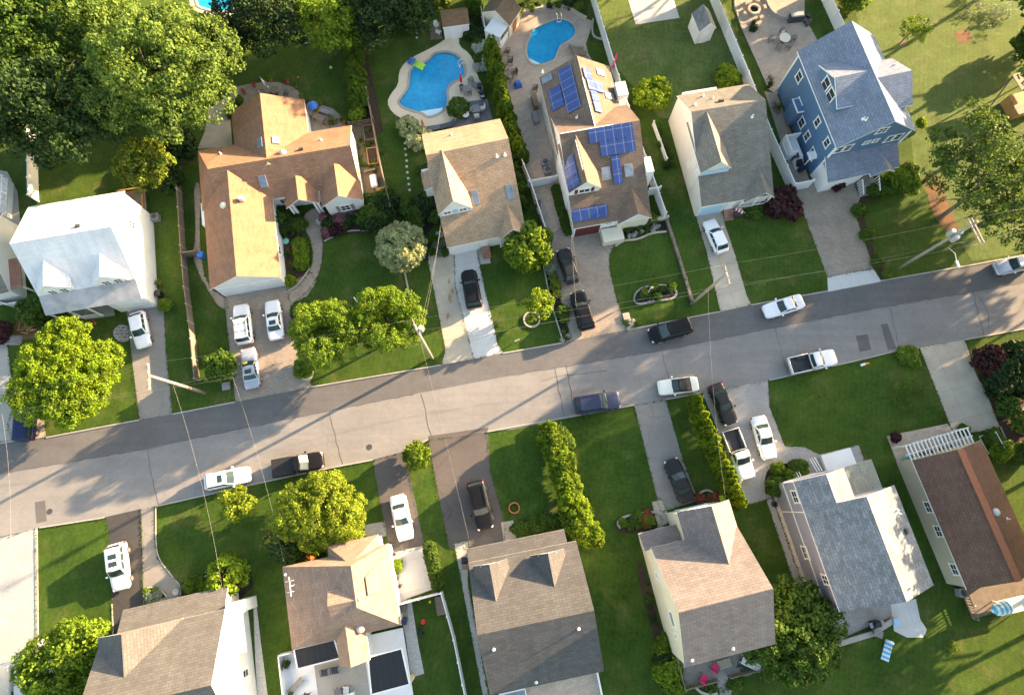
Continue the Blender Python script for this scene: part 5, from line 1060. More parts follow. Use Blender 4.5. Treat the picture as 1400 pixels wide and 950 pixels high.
# south side trees
tree('broad yellow green maple in front of the tan hip roofed house', (447, 720), (437, 701), 4.7, 5.2, 'yellow', .19, .5, 10, per=60, nl=14, dens=.6, ecc=.82)
tree('small yellow green tree on the lawn behind the white street parked wagon', (326, 698), (322, 687), 1.9, 3.0, 'yellow', .26, .45, 6, per=24, tr=.08)
bush('shrub', 'neat ball shaped tree at the black mulch bed of the bottom left house', (320, 785), 3.9, 3.2, 'bright', 'ball'); bush('shrub', 'clipped round bush at the street corner of the wide asphalt driveway', (572, 624), 2.7, 2.4, 'arb2', 'ball')
tree('large round deciduous tree beside the rear deck of the cream house', (1085, 880), (1088, 862), 5.0, 6.5, 'mid', .34, .75, 8, per=36, nl=8)
tree('leafy tree in the bottom left corner overlapping the taupe roof', (92, 915), (85, 922), 4.6, 5.5, 'lime', .34, .7, 8, per=34, nl=8)
tree('small tree growing beside the taupe roof edge at bottom left', (118, 893), (112, 893), 2.8, 4.2, 'lime', .32, .55, 6, per=30)
tree('thin dark leaved tree beside the yellow green maple', (385, 748), (388, 740), 2.3, 3.6, 'dark', .3, .5, 5, per=14, dens=.45, nl=10)
for i, (p, d, h_, m) in enumerate([((403, 775), 1.5, 1.0, 'yellow'), ((412, 752), 1.7, 1.3, 'lime'), ((431, 748), 1.4, 1.1, 'bright'), ((447, 740), 1.5, 1.2, 'bright'), ((464, 735), 1.5, 1.2, 'bright'), ((478, 730), 1.5, 1.2, 'bright'), ((490, 727), 1.4, 1.1, 'lime'), ((418, 765), 1.2, .9, 'lime')]):
    bush('shrub', 'yellow green garden shrub in the bed before the tan hip roofed house', p, d, h_, m, 'loose', 'shrubs in the bed before the tan hip roof')
bush('flowering_shrub', 'orange flowering shrub in the bed before the tan hip roofed house', (422, 760), 1.5, .9, 'orangefl')
bush('shrub', 'potted lime green fern on the white patio', (543, 772), 1.3, 1.0, 'bright', 'loose')
# beds: small plants
def bed(label, group, px, n, d, h, mats, kind='loose', name='shrub', cat='shrub', jit=0):
    poly = [Vector(p) for p in px]; xs = [p.x for p in poly]; ys = [p.y for p in poly]; k = 0; got = []
    def inside(p):
        c = False; j = len(poly)-1
        for i in range(len(poly)):
            if (poly[i].y > p.y) != (poly[j].y > p.y) and p.x < (poly[j].x-poly[i].x)*(p.y-poly[i].y)/(poly[j].y-poly[i].y)+poly[i].x: c = not c
            j = i
        return c
    mind = d*6
    for _ in range(3000):
        p = Vector((RNG.uniform(min(xs), max(xs)), RNG.uniform(min(ys), max(ys))))
        if inside(p) and all((p-q_).length > mind for q_ in got): got.append(p)
        if len(got) >= n: break
    for i, p in enumerate(got): s = RNG.uniform(.75, 1.25); bush(name, label, p, d*s, h*s, RNG.choice(mats), kind, group, cat)
bed('shade loving green shrub against the front wall of the tan ranch', 'foundation shrubs of the tan ranch', [(384, 290), (408, 287), (412, 318), (385, 322)], 7, 1.7, 1.4, ['mid', 'dark'])
bed('pink flowering rose bush below the right gable of the tan ranch', 'rose bed of the tan ranch', [(443, 300), (495, 290), (496, 305), (460, 318), (444, 320)], 16, 1.5, 1.1, ['purple', 'pinkfl', 'dark'], 'loose', 'rose_bush')
bed('dark green shrub between the tan ranch and the pool yard fence', 'shrubs right of the tan ranch', [(498, 275), (530, 268), (545, 295), (512, 312)], 10, 2.1, 1.8, ['dark', 'mid', 'dark2'])
bed('small perennial in the brown mulch beside the ranch garage', 'perennials at the ranch garage', [(388, 345), (404, 340), (402, 390), (394, 395)], 5, .8, .5, ['lime', 'gold', 'mid'], 'tuft')
bush('shrub', 'round lime shrub at the garage corner of the tan ranch', (399, 386), 1.3, 1.0, 'bright', 'ball')
bed('dark shrub in the side garden left of the tan cape', 'side garden of the tan cape', [(552, 275), (595, 270), (598, 300), (560, 310)], 8, 2.0, 1.5, ['dark', 'mid', 'dark2'])
bed('white flowering hydrangea beside the tan cape garage', 'hydrangeas at the tan cape garage', [(586, 325), (605, 320), (608, 348), (588, 350)], 8, 1.1, .9, ['whitefl', 'mid', 'sage'], 'loose', 'hydrangea')
bed('grey green round shrub by the pool side of the tan cape', 'grey shrubs at the tan cape rear', [(556, 165), (575, 170), (578, 205), (562, 205)], 2, 2.8, 1.8, ['willow'], 'ball')
bed('small green shrub at the left wall of the tan cape', 'left wall shrubs of the tan cape', [(570, 228), (585, 228), (592, 265), (578, 265)], 5, 1.3, 1.0, ['arb', 'gold', 'mid'])
bush('shrub', 'large green dome shrub on the slate patio beside the kidney pool', (627, 153), 2.4, 1.7, 'mid', 'ball')
bed('white flowering shrub between the two pool decks', 'white shrubs between the pools', [(650, 58), (662, 62), (668, 95), (652, 98)], 8, 1.3, 1.1, ['whitefl', 'mid', 'whitefl'])
bed('dark shrub at the corner of the white pool shed', 'shrubs at the pool shed', [(630, 38), (650, 34), (656, 52), (632, 54)], 4, 1.8, 1.4, ['mid', 'dark'])
bed('dark plant in the border behind the kidney pool lawn', 'border plants behind the pool lawn', [(488, 40), (560, 28), (572, 35), (500, 50)], 12, 1.4, .9, ['dark', 'mid', 'lime'])
bed('low plant in the border behind the upper right pool', 'border behind the upper right pool', [(700, 10), (790, 2), (792, 12), (735, 12), (705, 22)], 12, 1.2, .8, ['mid', 'dark', 'gold'])
bed('yellow green shrub in the long bed beside the paved driveway of the solar house', 'long driveway bed', [(742, 354), (751, 352), (772, 440), (766, 445)], 7, 1.3, 1.0, ['bright', 'sage', 'mid', 'gold'])
bed('white stone and flower clump at the street end of the long driveway bed', 'street end flowers', [(766, 448), (776, 448), (778, 464), (768, 466)], 4, .7, .5, ['whitefl', 'gold'], 'tuft', 'flower_clump', 'flowers')
bed('white flower clump in the curved bed before the solar house', 'white flowers before the solar house', [(844, 322), (910, 306), (910, 314), (888, 318), (870, 326), (846, 329)], 13, .75, .5, ['whitefl', 'mid', 'whitefl'], 'tuft', 'flower_clump', 'flowers')
bed('green shrub under the porch wall of the solar house', 'porch shrubs of the solar house', [(845, 308), (905, 298), (906, 305), (846, 316)], 6, 1.2, .9, ['lime', 'mid', 'bright'])
bed('white flower clump in the corner bed at the street before the solar house', 'corner bed flowers', [(853, 441), (862, 436), (875, 446), (860, 450)], 8, .7, .45, ['whitefl', 'mid'], 'tuft', 'flower_clump', 'flowers')
bed('low shrub in the kidney shaped stone ring on the lawn', 'plants in the kidney ring', [(870, 404), (885, 394), (918, 392), (922, 402), (905, 408), (880, 412)], 9, 1.0, .7, ['lime', 'dark', 'gold', 'mid'])
bush('shrub', 'round yellow green globe shrub on the lawn behind the solar house', (890, 140), 3.9, 3.2, 'bright', 'ball'); bush('shrub', 'smaller yellow green shrub by the grey roof and white fence', (991, 113), 2.9, 2.4, 'bright', 'loose')
bed('dark plant in the side planter of the grey cape', 'side planter of the grey cape', [(896, 176), (904, 174), (920, 230), (912, 235)], 5, .9, .8, ['mid', 'dark'])
bush('shrub', 'dark red leaved bush at the porch of the grey cape', (1064, 283), 4.0, 2.4, 'purple', 'loose'); bush('shrub', 'low green shrub before the porch railing of the grey cape', (1030, 290), 2.4, 1.0, 'mid'); bush('shrub', 'second low green shrub below the grey cape porch gable', (1046, 280), 1.8, .9, 'mid')
for i, p in enumerate([(1169, 291), (1182, 325), (1195, 360), (1210, 376)]):
    bush('shrub', ['clipped ball shrub at the top of the mulch border by the blue house driveway', 'clipped ball shrub second from the top in the mulch border by the driveway', 'clipped ball shrub near the white apron of the blue house driveway', 'small clipped ball shrub at the street end of the mulch border'][i], p, [1.6, 1.6, 1.4, 1.0][i], [1.3, 1.3, 1.2, .8][i], 'arb' if i < 3 else 'lime', 'ball', 'ball shrubs along the driveway border')
bed('low green shrub along the front of the blue house', 'front shrubs of the blue house', [(1180, 268), (1190, 258), (1225, 250), (1240, 255), (1215, 262)], 7, 1.5, 1.1, ['mid', 'lime', 'arb'])
bush('shrub', 'wide loose shrub right of the blue house steps', (1232, 248), 3.8, 2.0, 'lime'); bush('shrub', 'dark leaved potted shrub beside the blue house garage', (1141, 256), 1.5, 1.6, 'purple', 'loose')
bed('round boxwood in the black bed of the bottom left house', 'boxwoods in the black bed', [(252, 800), (292, 785), (300, 800), (262, 812)], 7, 1.2, .9, ['lime', 'arb', 'bright'], 'ball')
bed('silvery hosta in the small black bed by the garage at bottom left', 'hostas by the garage', [(200, 806), (212, 805), (222, 811), (222, 815), (200, 819)], 6, .8, .5, ['sage', 'lime'], 'ball', 'hosta', 'plant')
bed('flowering plant in the edged bed left of the cream house', 'flowers left of the cream house', [(848, 714), (860, 706), (888, 703), (892, 712), (860, 724)], 9, 1.1, .7, ['lime', 'redfl', 'mid', 'gold'], 'loose', 'flower_clump', 'flowers')
bed('yellow and red flower in the small edged bed behind the dark sedan', 'flowers behind the dark sedan', [(956, 680), (968, 673), (976, 680), (976, 686), (958, 690)], 4, 1.0, .7, ['gold', 'redfl', 'lime'], 'loose', 'flower_clump', 'flowers')
bed('round dark green shrub in the horseshoe bed of the lilac house', 'shrubs in the horseshoe bed', [(1050, 648), (1062, 638), (1090, 635), (1100, 642), (1062, 658)], 8, 1.2, 1.0, ['mid', 'lime', 'arb'], 'ball')
bush('shrub', 'largest round shrub at the corner of the lilac house', (1056, 665), 1.9, 1.7, 'mid', 'ball')
bush('shrub', 'round dark red shrub on the corner of the pink beige patio', (1221, 598), 1.1, .9, 'purple', 'ball'); bush('shrub', 'small green shrub where the beige driveway meets the pink patio', (1314, 588), 1.3, .8, 'mid'); bush('shrub', 'loose green bush at the street end of the beige driveway', (1240, 488), 2.6, 1.0, 'lime'); lowshrub('loose low shrub growing in the middle of the right hand front lawn', (1243, 537), 1.9, 'mid', .5)
for p, d, h_, m, lab in (((1345, 495), 3.4, 2.4, 'purple', 'purple leaved shrub at the right end of the beige driveway'), ((1362, 505), 3.6, 2.4, 'dark', 'dark green shrub beside the purple leaved shrub'), ((1390, 490), 4.0, 2.4, 'dark', 'dark shrub at the right edge below the street'),
        ((1358, 525), 3.2, 2.2, 'dark2', 'deep green shrub in the right hand bed, beside the driveway middle'), ((1372, 555), 2.6, 1.6, 'mid', 'low green shrub near the end of the beige driveway'), ((1394, 580), 2.4, 1.6, 'gold', 'yellow leaved shrub at the right edge of the bed'), ((1396, 530), 3.0, 2.2, 'dark', 'dark shrub at the right edge above the yellow shrub'),
        ((1362, 615), 2.6, 1.8, 'lime', 'bright shrub behind the pergola of the brown roofed ranch'), ((1352, 600), 2.0, 1.6, 'mid', 'green shrub at the end of the white pergola'), ((1398, 620), 2.6, 1.6, 'mid', 'green shrub at the right edge past the pergola')):
    bush('shrub', lab, p, d, h_, m)
row('shrub', 'leafy shrub along the left wall of the cream house near the deck', [(905, 880), (909, 905), (918, 930)], 4, 2.4, 2.0, ['lime', 'dark', 'bright'], 'loose', 'shrubs along the cream house deck')
bed('dark ground plant along the left wall of the cream house', 'ground plants at the cream wall', [(876, 775), (884, 790), (900, 860), (892, 850)], 8, .7, .5, ['dark', 'mid'], 'tuft')
bed('potted plant on the rear deck of the cream house', 'deck plants', [(995, 905), (1018, 898), (1022, 912), (998, 918)], 5, 1.0, 1.0, ['mid', 'sage'], 'loose')
bush('shrub', 'weeds at the foot of the deck of the cream house', (975, 938), 2.0, .8, 'mid', 'tuft'); bush('shrub', 'leafy clump right of the deck steps of the cream house', (1002, 930), 1.8, .9, 'mid', 'loose')
bush('shrub', 'small wild plant on the lawn behind the lilac house', (1303, 884), 1.4, .5, 'lime', 'tuft')
bush('shrub', 'small bush beside the drive of the white saltbox house', (228, 418), 1.6, 1.0, 'lime'); bush('shrub', 'large shrub hiding the left corner of the black jeep drive', (5, 455), 2.5, 1.6, 'purple')
bush('shrub', 'shrub by the yellow garden tools on the paved left driveway', (40, 892), 1.2, .8, 'gold', 'tuft')
bed('herb and vegetable plant in the fenced kitchen garden of the tan ranch', 'kitchen garden plants', [(485, 182), (510, 172), (524, 235), (505, 250), (488, 225)], 14, .9, .7, ['lime', 'mid', 'arb'], 'tuft', 'vegetable_plant', 'plant')
bed('shrub at the rim of the round patio of the tan ranch', 'patio rim shrubs', [(318, 150), (330, 138), (326, 158), (312, 165)], 5, 1.2, .9, ['dark', 'mid', 'sage'])
bush('shrub', 'spiky light green plant on the small brick patio of the tan ranch', (455, 168), 1.5, 1.0, 'gold', 'tuft')
bush('shrub', 'shrub beside the meadow path right of the blue house', (1256, 172), 1.3, 1.2, 'bright', 'loose')
bush('shrub', 'sprawling weeds on the paver strip above the white pool shed', (604, 3), 2.6, 1.4, 'gold', 'loose')
# trees just beyond the right and upper edges; their shade falls into the picture
for f, r, h, m in (((1500, 105), 6, 14, 'maple'), ((1490, 10), 6.5, 15, 'mid'), ((1605, 150), 6.5, 14, 'maple'), ((1440, -60), 6.5, 14, 'maple'), ((1330, -120), 6, 13, 'mid'), ((1200, -130), 6, 13, 'dark'), ((1645, 210), 7, 14, 'mid'), ((1585, 400), 6, 13, 'mid'), ((1575, 480), 6.5, 14, 'maple'), ((1565, 560), 6.5, 14, 'mid'), ((1575, 640), 6.5, 14, 'dark'), ((1565, 720), 6.5, 13.5, 'maple'), ((1575, 810), 6.5, 13.5, 'mid'), ((1685, 340), 7, 15, 'dark'), ((1685, 440), 7, 15, 'mid'),
        ((1100, -120), 6, 14, 'mid'), ((1010, -115), 6, 14, 'maple'), ((920, -120), 6, 14, 'mid'), ((830, -110), 6, 14, 'maple'), ((740, -105), 6, 14, 'mid'), ((660, -95), 5.5, 13, 'dark'), ((1575, 900), 6.5, 14, 'maple'), ((1545, 960), 6.5, 14, 'mid'), ((1560, 770), 6.5, 14, 'mid')):
    tree('leafy tree standing just outside the edge of the photo', f, f, r, h, m, .6, 1.2, 7, per=26, group='trees beyond the edge of the photo', nl=4)
# ------------------------------------------------------------------ vehicles
def loft(b, secs, m=0):
    k = len(secs[0]); o = len(b.v); b.v += [tuple(p) for s in secs for p in s]
    for i in range(len(secs)-1):
        for j in range(k): b.f.append([o+i*k+j, o+i*k+(j+1) % k, o+(i+1)*k+(j+1) % k, o+(i+1)*k+j]); b.m.append(m)
    b.f.append([o+j for j in range(k)]); b.m.append(m); b.f.append([o+(len(secs)-1)*k+j for j in range(k)]); b.m.append(m)
def section(x, w_, zb, zs, zt):
    h = [(0, zt), (.55*w_, zt-.01), (.84*w_, zs+(zt-zs)*.55), (.97*w_, zs-.04), (w_, (zb+zs)/2+.05), (.97*w_, zb+.12), (.86*w_, zb)]
    return [(x, y, z) for y, z in h]+[(x, -y, z) for y, z in h[::-1] if y > 0]
def vehicle(kind, col, label, front, rear, sunroof=False, rails=False, dash=None, cover=None, name=None):
    f, r_ = P(*front, .8), P(*rear, .8); c = (f+r_)/2; rz = math.atan2(f.y-r_.y, f.x-r_.x)
    spec = dict(sedan=(4.75, 1.82, 1.44), hatch=(4.35, 1.80, 1.52), suv=(4.75, 1.92, 1.76), bigsuv=(5.1, 2.0, 1.88), wagon=(4.85, 1.84, 1.52), pickup=(5.5, 1.96, 1.86), convertible=(4.5, 1.80, 1.34), jeep=(4.2, 1.85, 1.82), van=(5.0, 1.98, 1.78))[kind]
    L, W, H = spec; a = L/2; w = W/2
    t = thing(name or {'pickup': 'pickup_truck', 'suv': 'suv', 'bigsuv': 'suv', 'jeep': 'suv', 'convertible': 'convertible_car', 'van': 'minivan'}.get(kind, 'car'), label, {'pickup': 'pickup truck', 'suv': 'suv', 'bigsuv': 'suv', 'jeep': 'suv', 'van': 'minivan'}.get(kind, 'car'), (c.x, c.y, .026), rz)
    paint_ = 'car_'+col; belt = {'sedan': .93, 'hatch': .95, 'suv': 1.08, 'bigsuv': 1.15, 'wagon': .93, 'pickup': 1.12, 'convertible': .88, 'jeep': 1.12, 'van': 1.02}[kind]
    hood = belt-.06; B = MB(); zb = .24 if kind in ('sedan', 'hatch', 'convertible', 'wagon') else .34
    if kind == 'sedan' or kind == 'convertible': gb = (-a*.66, a*.36); gr = (-a*.36, a*.02)
    elif kind == 'hatch': gb = (-a*.93, a*.42); gr = (-a*.66, a*.08)
    elif kind == 'wagon': gb = (-a*.95, a*.38); gr = (-a*.78, a*.05)
    elif kind in ('suv', 'bigsuv'): gb = (-a*.95, a*.42); gr = (-a*.80, a*.12)
    elif kind == 'jeep': gb = (-a*.97, a*.36); gr = (-a*.93, a*.22)
    elif kind == 'van': gb = (-a*.96, a*.56); gr = (-a*.84, a*.18)
    else: gb = (-a*.14, a*.44); gr = (-a*.06, a*.16)
    rear_cut = -a if kind != 'pickup' else -a*.16
    st = []
    xs = [(-1, .80, .10), (-.985, .90, .03), (-.93, .955, 0), (-.75, .99, 0), (-.4, 1, 0), (0, 1, 0), (.4, .99, 0), (.7, .975, .015), (.86, .93, .06), (.95, .85, .12), (.99, .74, .2), (1, .66, .28)]
    for u, ww, dz in xs:
        x = u*a
        if x < rear_cut: continue
        zt = belt if u < .42 else hood-(u-.42)*.12; zt -= dz*.7
        if kind in ('sedan', 'convertible') and u < -.6: zt = belt-.02-dz*.6
        st.append(section(x, w*ww, zb+(.08 if abs(u) > .95 else 0), zt-.07, zt))
    loft(B, st)
    if kind == 'pickup':
        x0, x1 = -a, rear_cut; zt = belt+.02
        for s in (-1, 1): B.box(x0+.06, x1, s*w*.99-(.09 if s > 0 else 0), s*w*.99+(.09 if s < 0 else 0), zb+.1, zt)
        B.box(x0+.02, x0+.10, -w*.95, w*.95, zb+.15, zt-.02)
        bed_ = MB(); bed_.box(x0+.1, x1, -w*.92, w*.92, .66, .74); bed_.box(x1-.05, x1-.005, -w*.92, w*.92, .74, zt-.03)
        for i in range(7): bed_.box(x0+.12, x1-.08, -w*.8+i*w*.26, -w*.74+i*w*.26, .74, .765)
        bed_.build('truck_bed', 'liner', t)
        for s in (-1, 1): q_ = MB(); q_.box(x0+1.0, x1-.15, s*w*.7-.16, s*w*.7+.16, .74, .95); q_.build('wheel_arch', 'liner', t, bevel=.04)
        if cover: q_ = MB(); q_.box(x0+.08, x1-.02, -w*.93, w*.93, zt-.02, zt+.04); q_.build('tonneau_cover', cover, t)
    body = B.build('body', paint_, t, smooth=True)
    for p_ in body.data.polygons: p_.use_smooth = True
    # cabin
    zr = H-.03; wr = w*(.74 if kind in ('sedan', 'hatch', 'convertible', 'wagon') else .80); wb = w*.93; zb2 = belt-.10
    if kind == 'jeep': wr = w*.86
    top = 'softtop' if kind == 'convertible' else paint_
    G = MB(); ring0 = [(gb[0], -wb*.94, zb2), (gb[1], -wb*.90, zb2), (gb[1]+.1, 0, zb2), (gb[1], wb*.90, zb2), (gb[0], wb*.94, zb2), (gb[0]-.06, 0, zb2)]
    ring1 = [(gr[0], -wr, zr), (gr[1], -wr*.97, zr), (gr[1]+.07, 0, zr+.015), (gr[1], wr*.97, zr), (gr[0], wr, zr), (gr[0]-.05, 0, zr+.015)]
    mid_ = [( (gr[0]+.12), -wr*.82, zr+.05), (gr[1]-.12, -wr*.82, zr+.05), (gr[1]-.06, 0, zr+.065), (gr[1]-.12, wr*.82, zr+.05), (gr[0]+.12, wr*.82, zr+.05), (gr[0]+.06, 0, zr+.065)]
    loft(G, [ring0, ring1, mid_]); cab = G.build('cabin' if kind != 'convertible' else 'soft_top', top, t)
    def pane(nm, q4, lo=.12, hi=.9, s0=.05, s1=.95, off=.012, mat='carglass'):
        b0, b1, t1, t0 = [Vector(p) for p in q4]
        A = lambda s, v: (b0.lerp(b1, s)).lerp(t0.lerp(t1, s), v)
        n = ((b1-b0).cross(t0-b0)).normalized(); cen = (b0+b1+t0+t1)/4
        if n.dot(cen-Vector((0, 0, .8))) < 0: n = -n
        vs = [A(s0, lo)+n*off, A(s1, lo)+n*off, A(s1, hi)+n*off, A(s0, hi)+n*off]; vb = [v-n*.02 for v in vs]
        g = MB(); g.add(vs+vb, [(0, 1, 2, 3), (4, 5, 6, 7), (0, 1, 5, 4), (1, 2, 6, 5), (2, 3, 7, 6), (3, 0, 4, 7)]); return g.build(nm, mat, t)
    # windshield and rear window in two flat halves joined as one mesh each
    for nm, i0, i1, i2 in (('windshield', 1, 2, 3), ('rear_window', 4, 5, 0)):
        if kind == 'convertible' and nm == 'rear_window':
            g = MB(); g.obox((gb[0]*.75+gr[0]*.25+.03, 0, belt+.16), (0, 1, 0), (gr[0]-gb[0], 0, zr-belt), (-(zr-belt), 0, gr[0]-gb[0]), .9, .28 if True else 1, .05) if False else None
            continue
        g = MB()
        for p_, q_ in ((i0, i1), (i1, i2)):
            b0, b1, t0, t1 = [Vector(v) for v in (ring0[p_], ring0[q_], ring1[p_], ring1[q_])]
            s0, s1 = (.10, 1.0) if p_ == i0 else (0.0, .90)
            A = lambda s, v: (b0.lerp(b1, s)).lerp(t0.lerp(t1, s), v); n = ((b1-b0).cross(t0-b0)).normalized()
            if n.x*(1 if nm == 'windshield' else -1) < 0: n = -n
            lo = .2 if nm == 'windshield' else .28; hi = .95 if nm == 'windshield' else .9
            vs = [A(s0, lo)+n*.014, A(s1, lo)+n*.014, A(s1, hi)+n*.014, A(s0, hi)+n*.014]; g.add(vs+[v-n*.03 for v in vs], [(0, 1, 2, 3), (4, 5, 6, 7), (0, 1, 5, 4), (1, 2, 6, 5), (2, 3, 7, 6), (3, 0, 4, 7)])
        g.build(nm, 'carglass', t)
    splits = [(.10, .47), (.52, .93)] if kind in ('sedan', 'convertible') else ([(.12, .5), (.55, .92)] if kind == 'pickup' else [(.06, .30), (.33, .60), (.63, .92)])
    for i0, i1 in ((0, 1), (4, 3)):
        for s0, s1 in splits: pane('side_window', (ring0[i0], ring0[i1], ring1[i1], ring1[i0]), .26, .88, s0, s1)
    if sunroof:
        n_ = sunroof if isinstance(sunroof, int) and sunroof > 1 else 1
        for i in range(n_): g = MB(); x = gr[1]-.35-i*.75; g.box(x-.5, x, -wr*.55, wr*.55, zr+.05, zr+.078); g.build('sunroof', 'carglass', t)
    if rails:
        for s in (-1, 1): g = MB(); g.bar((gr[0]+.15, s*wr*.88, zr+.1), (gr[1]-.2, s*wr*.88, zr+.1), .05, .05); g.build('roof_rail', ('car_'+col if rails is True or col == 'black' else rails), t)
        for i in range(2 if col == 'white' else 0): g = MB(); x = gr[1]-.55-i*.9; g.bar((x, -wr*.86, zr+.11), (x, wr*.86, zr+.11), .05, .03); g.build('crossbar', 'dkgrey', t)
    if kind in ('suv', 'bigsuv', 'van'):
        for i in range(4): g = MB(); y = (i-1.5)*wr*.42; g.bar((gr[0]+.25, y, zr+.052), (gr[1]-.25, y, zr+.052), .05, .03); g.build('roof_rib', paint_, t)
    if dash: g = MB(); g.box(gb[1]-.5, gb[1]-.2, .1, .55, belt-.08, belt+.25); g.build('sun_visor', dash, t, bevel=.02)
    rad = .33 if zb < .3 else .38
    for x in (-a*.60, a*.62):
        for s in (-1, 1):
            g = MB(); vs_ = []
            for yy, rr in ((-.11, rad*.9), (-.08, rad), (.08, rad), (.11, rad*.9)): vs_.append([(x+rr*math.cos(i*math.pi/9), s*(w-.10)+yy, rad+rr*math.sin(i*math.pi/9)-.02) for i in range(18)])
            loft(g, vs_); wh = g.build('wheel', 'tyre', t, smooth=False); g = MB()
            loft(g, [[(x+rr*math.cos(i*math.pi/6), s*(w-.10)+s*yy, rad+rr*math.sin(i*math.pi/6)-.02) for i in range(12)] for yy, rr in ((.09, rad*.62), (.122, rad*.6), (.126, rad*.3))]); g.build('rim', 'rim', wh)
    for s in (-1, 1):
        g = MB(); g.obox((a*.93, s*w*.70, hood-.24), (1, -s*.5, 0), (0, 0, 1), (s*.5, 1, 0), .24, .14, .26); g.build('headlight', 'lamp_w', t, bevel=.03)
        g = MB(); g.box(-a*.985, -a*.90, s*w*.84-.13, s*w*.84+.13, belt-.30, belt-.08); g.build('taillight', 'lamp_r', t, bevel=.02)
        g = MB(); g.box(gb[1]-.30, gb[1]-.10, s*(w+.02) if s > 0 else s*(w+.02)-.2, s*(w+.02)+.2 if s > 0 else s*(w+.02), belt-.02, belt+.14); g.build('side_mirror', paint_, t, bevel=.03)
    g = MB(); g.box(a*.955, a*.985, -w*.5, w*.5, zb+.18, hood-.22); g.build('grille', 'black', t)
    return t
V = vehicle
V('hatch', 'white', 'white hatchback parked nose to the street before the white saltbox house', (196, 476), (186, 425))
V('suv', 'white', 'white suv with black roof rails, left of two white cars at the ranch garage', (329, 416), (335, 470), rails='dkgrey')
V('sedan', 'white', 'white sedan with a sunroof, right of two white cars at the ranch garage', (371, 411), (378, 463), sunroof=True)
V('sedan', 'silver', 'silver sedan with a yellow dash sheet on the tan paver driveway', (338, 478), (345, 528), sunroof=True, dash='yellow')
V('jeep', 'navy', 'dark blue boxy jeep parked under the lime tree at the left street corner', (38, 558), (35, 596))
V('suv', 'black', 'black suv with roof rails on the concrete driveway of the tan cape', (640, 369), (649, 421), rails='dkgrey')
V('hatch', 'charcoal', 'dark grey car on the paver driveway, nearer to the solar house', (769, 339), (784, 387))
V('suv', 'black', 'black suv on the paver driveway of the solar house, nearer to the street', (789, 400), (803, 449))
V('van', 'black', 'black minivan parked at the north kerb facing left', (887, 460), (946, 443))
V('hatch', 'white', 'white hatchback parked on the concrete driveway of the grey cape', (970, 302), (988, 343))
V('sedan', 'white', 'white sedan parked at the north kerb beside the lawn of the grey cape', (1041, 428), (1102, 409))
V('sedan', 'silver', 'silver sedan on the street at the right edge of the photo', (1358, 368), (1418, 355))
V('bigsuv', 'slateblue', 'slate blue suv with roof rails parked at the south kerb', (848, 546), (785, 555), rails=True)
V('convertible', 'cream', 'cream white convertible with a closed black soft top on the street', (902, 530), (953, 524))
V('sedan', 'charcoal', 'dark sedan behind the white pickup on the light paver driveway', (998, 573), (980, 531))
V('pickup', 'white', 'white pickup truck with an open black bed on the light paver driveway', (1023, 655), (997, 587))
V('sedan', 'white', 'white sedan parked beside the white pickup on the light paver driveway', (1053, 625), (1037, 571))
V('pickup', 'white', 'white pickup truck parked at the south kerb with a black bed liner', (1143, 487), (1079, 501))
V('sedan', 'charcoal', 'dark grey sedan parked at the cream house garage', (917, 628), (941, 685))
V('pickup', 'black', 'black pickup truck with a covered bed parked at the south kerb', (441, 628), (374, 641), cover='softtop')
V('wagon', 'white', 'white wagon with a small sunroof parked at the south kerb behind the black pickup', (343, 647), (278, 660), sunroof=True)
V('sedan', 'white', 'white sedan on the narrow asphalt driveway between the two tan houses', (555, 737), (543, 678))
V('bigsuv', 'black', 'long black suv on the wide asphalt driveway', (664, 722), (649, 659), rails='dkgrey')
V('suv', 'white', 'white suv with two dark sunroof panels on the black driveway at bottom left', (166, 808), (159, 741), sunroof=2)
# ------------------------------------------------------------------ fences, poles, wires
def fence(name, label, px, h_, mat, th=.06, post=2.4, pw=.14, cat='fence', group=None, rails=False, cap=True, pmat=None):
    pts = [P(*p) for p in px]; o = pts[0]; t = thing(name, label, cat, o, 0, group)
    for a, c in zip(pts, pts[1:]):
        b = MB(); a_, c_ = a-o, c-o; L = (c_-a_).length; n = max(1, round(L/post))
        if rails:
            for z in (.25, h_*.55, h_-.1): b.bar((a_.x, a_.y, z), (c_.x, c_.y, z), .05, .09)
            for i in range(int(L/.28)): p = a_.lerp(c_, (i+.5)/int(L/.28)); b.bar((p.x, p.y, .1), (p.x, p.y, h_-.05), .04, .04)
        else: b.bar((a_.x, a_.y, h_/2), (c_.x, c_.y, h_/2), th, h_-.04); b.bar((a_.x, a_.y, h_-.03), (c_.x, c_.y, h_-.03), th*1.7, .09); b.bar((a_.x, a_.y, .15), (c_.x, c_.y, .15), th*1.7, .12)
        b.build('panel', mat, t)
        for i in range(n+1):
            if i == 0 and a is not pts[0]: continue
            p = a_.lerp(c_, i/n); q_ = MB(); q_.box(p.x-pw/2, p.x+pw/2, p.y-pw/2, p.y+pw/2, 0, h_+.1)
            q_.add([(p.x-pw*.7, p.y-pw*.7, h_+.1), (p.x+pw*.7, p.y-pw*.7, h_+.1), (p.x+pw*.7, p.y+pw*.7, h_+.1), (p.x-pw*.7, p.y+pw*.7, h_+.1), (p.x, p.y, h_+.2)], [(0, 1, 2, 3), (0, 1, 4), (1, 2, 4), (2, 3, 4), (3, 0, 4)]); q_.build('post', pmat or mat, t)
    return t
fence('fence', 'white vinyl fence running up from the white saltbox house into the woods', [(51, 186), (53, 276)], 1.8, 'white2')
fence('fence', 'brown wood fence between the white saltbox house and the tan ranch', [(244, 236), (249, 265), (254, 341), (259, 397), (268, 467), (273, 520)], 1.3, 'wood', pw=.13, post=2.3, pmat='pole')
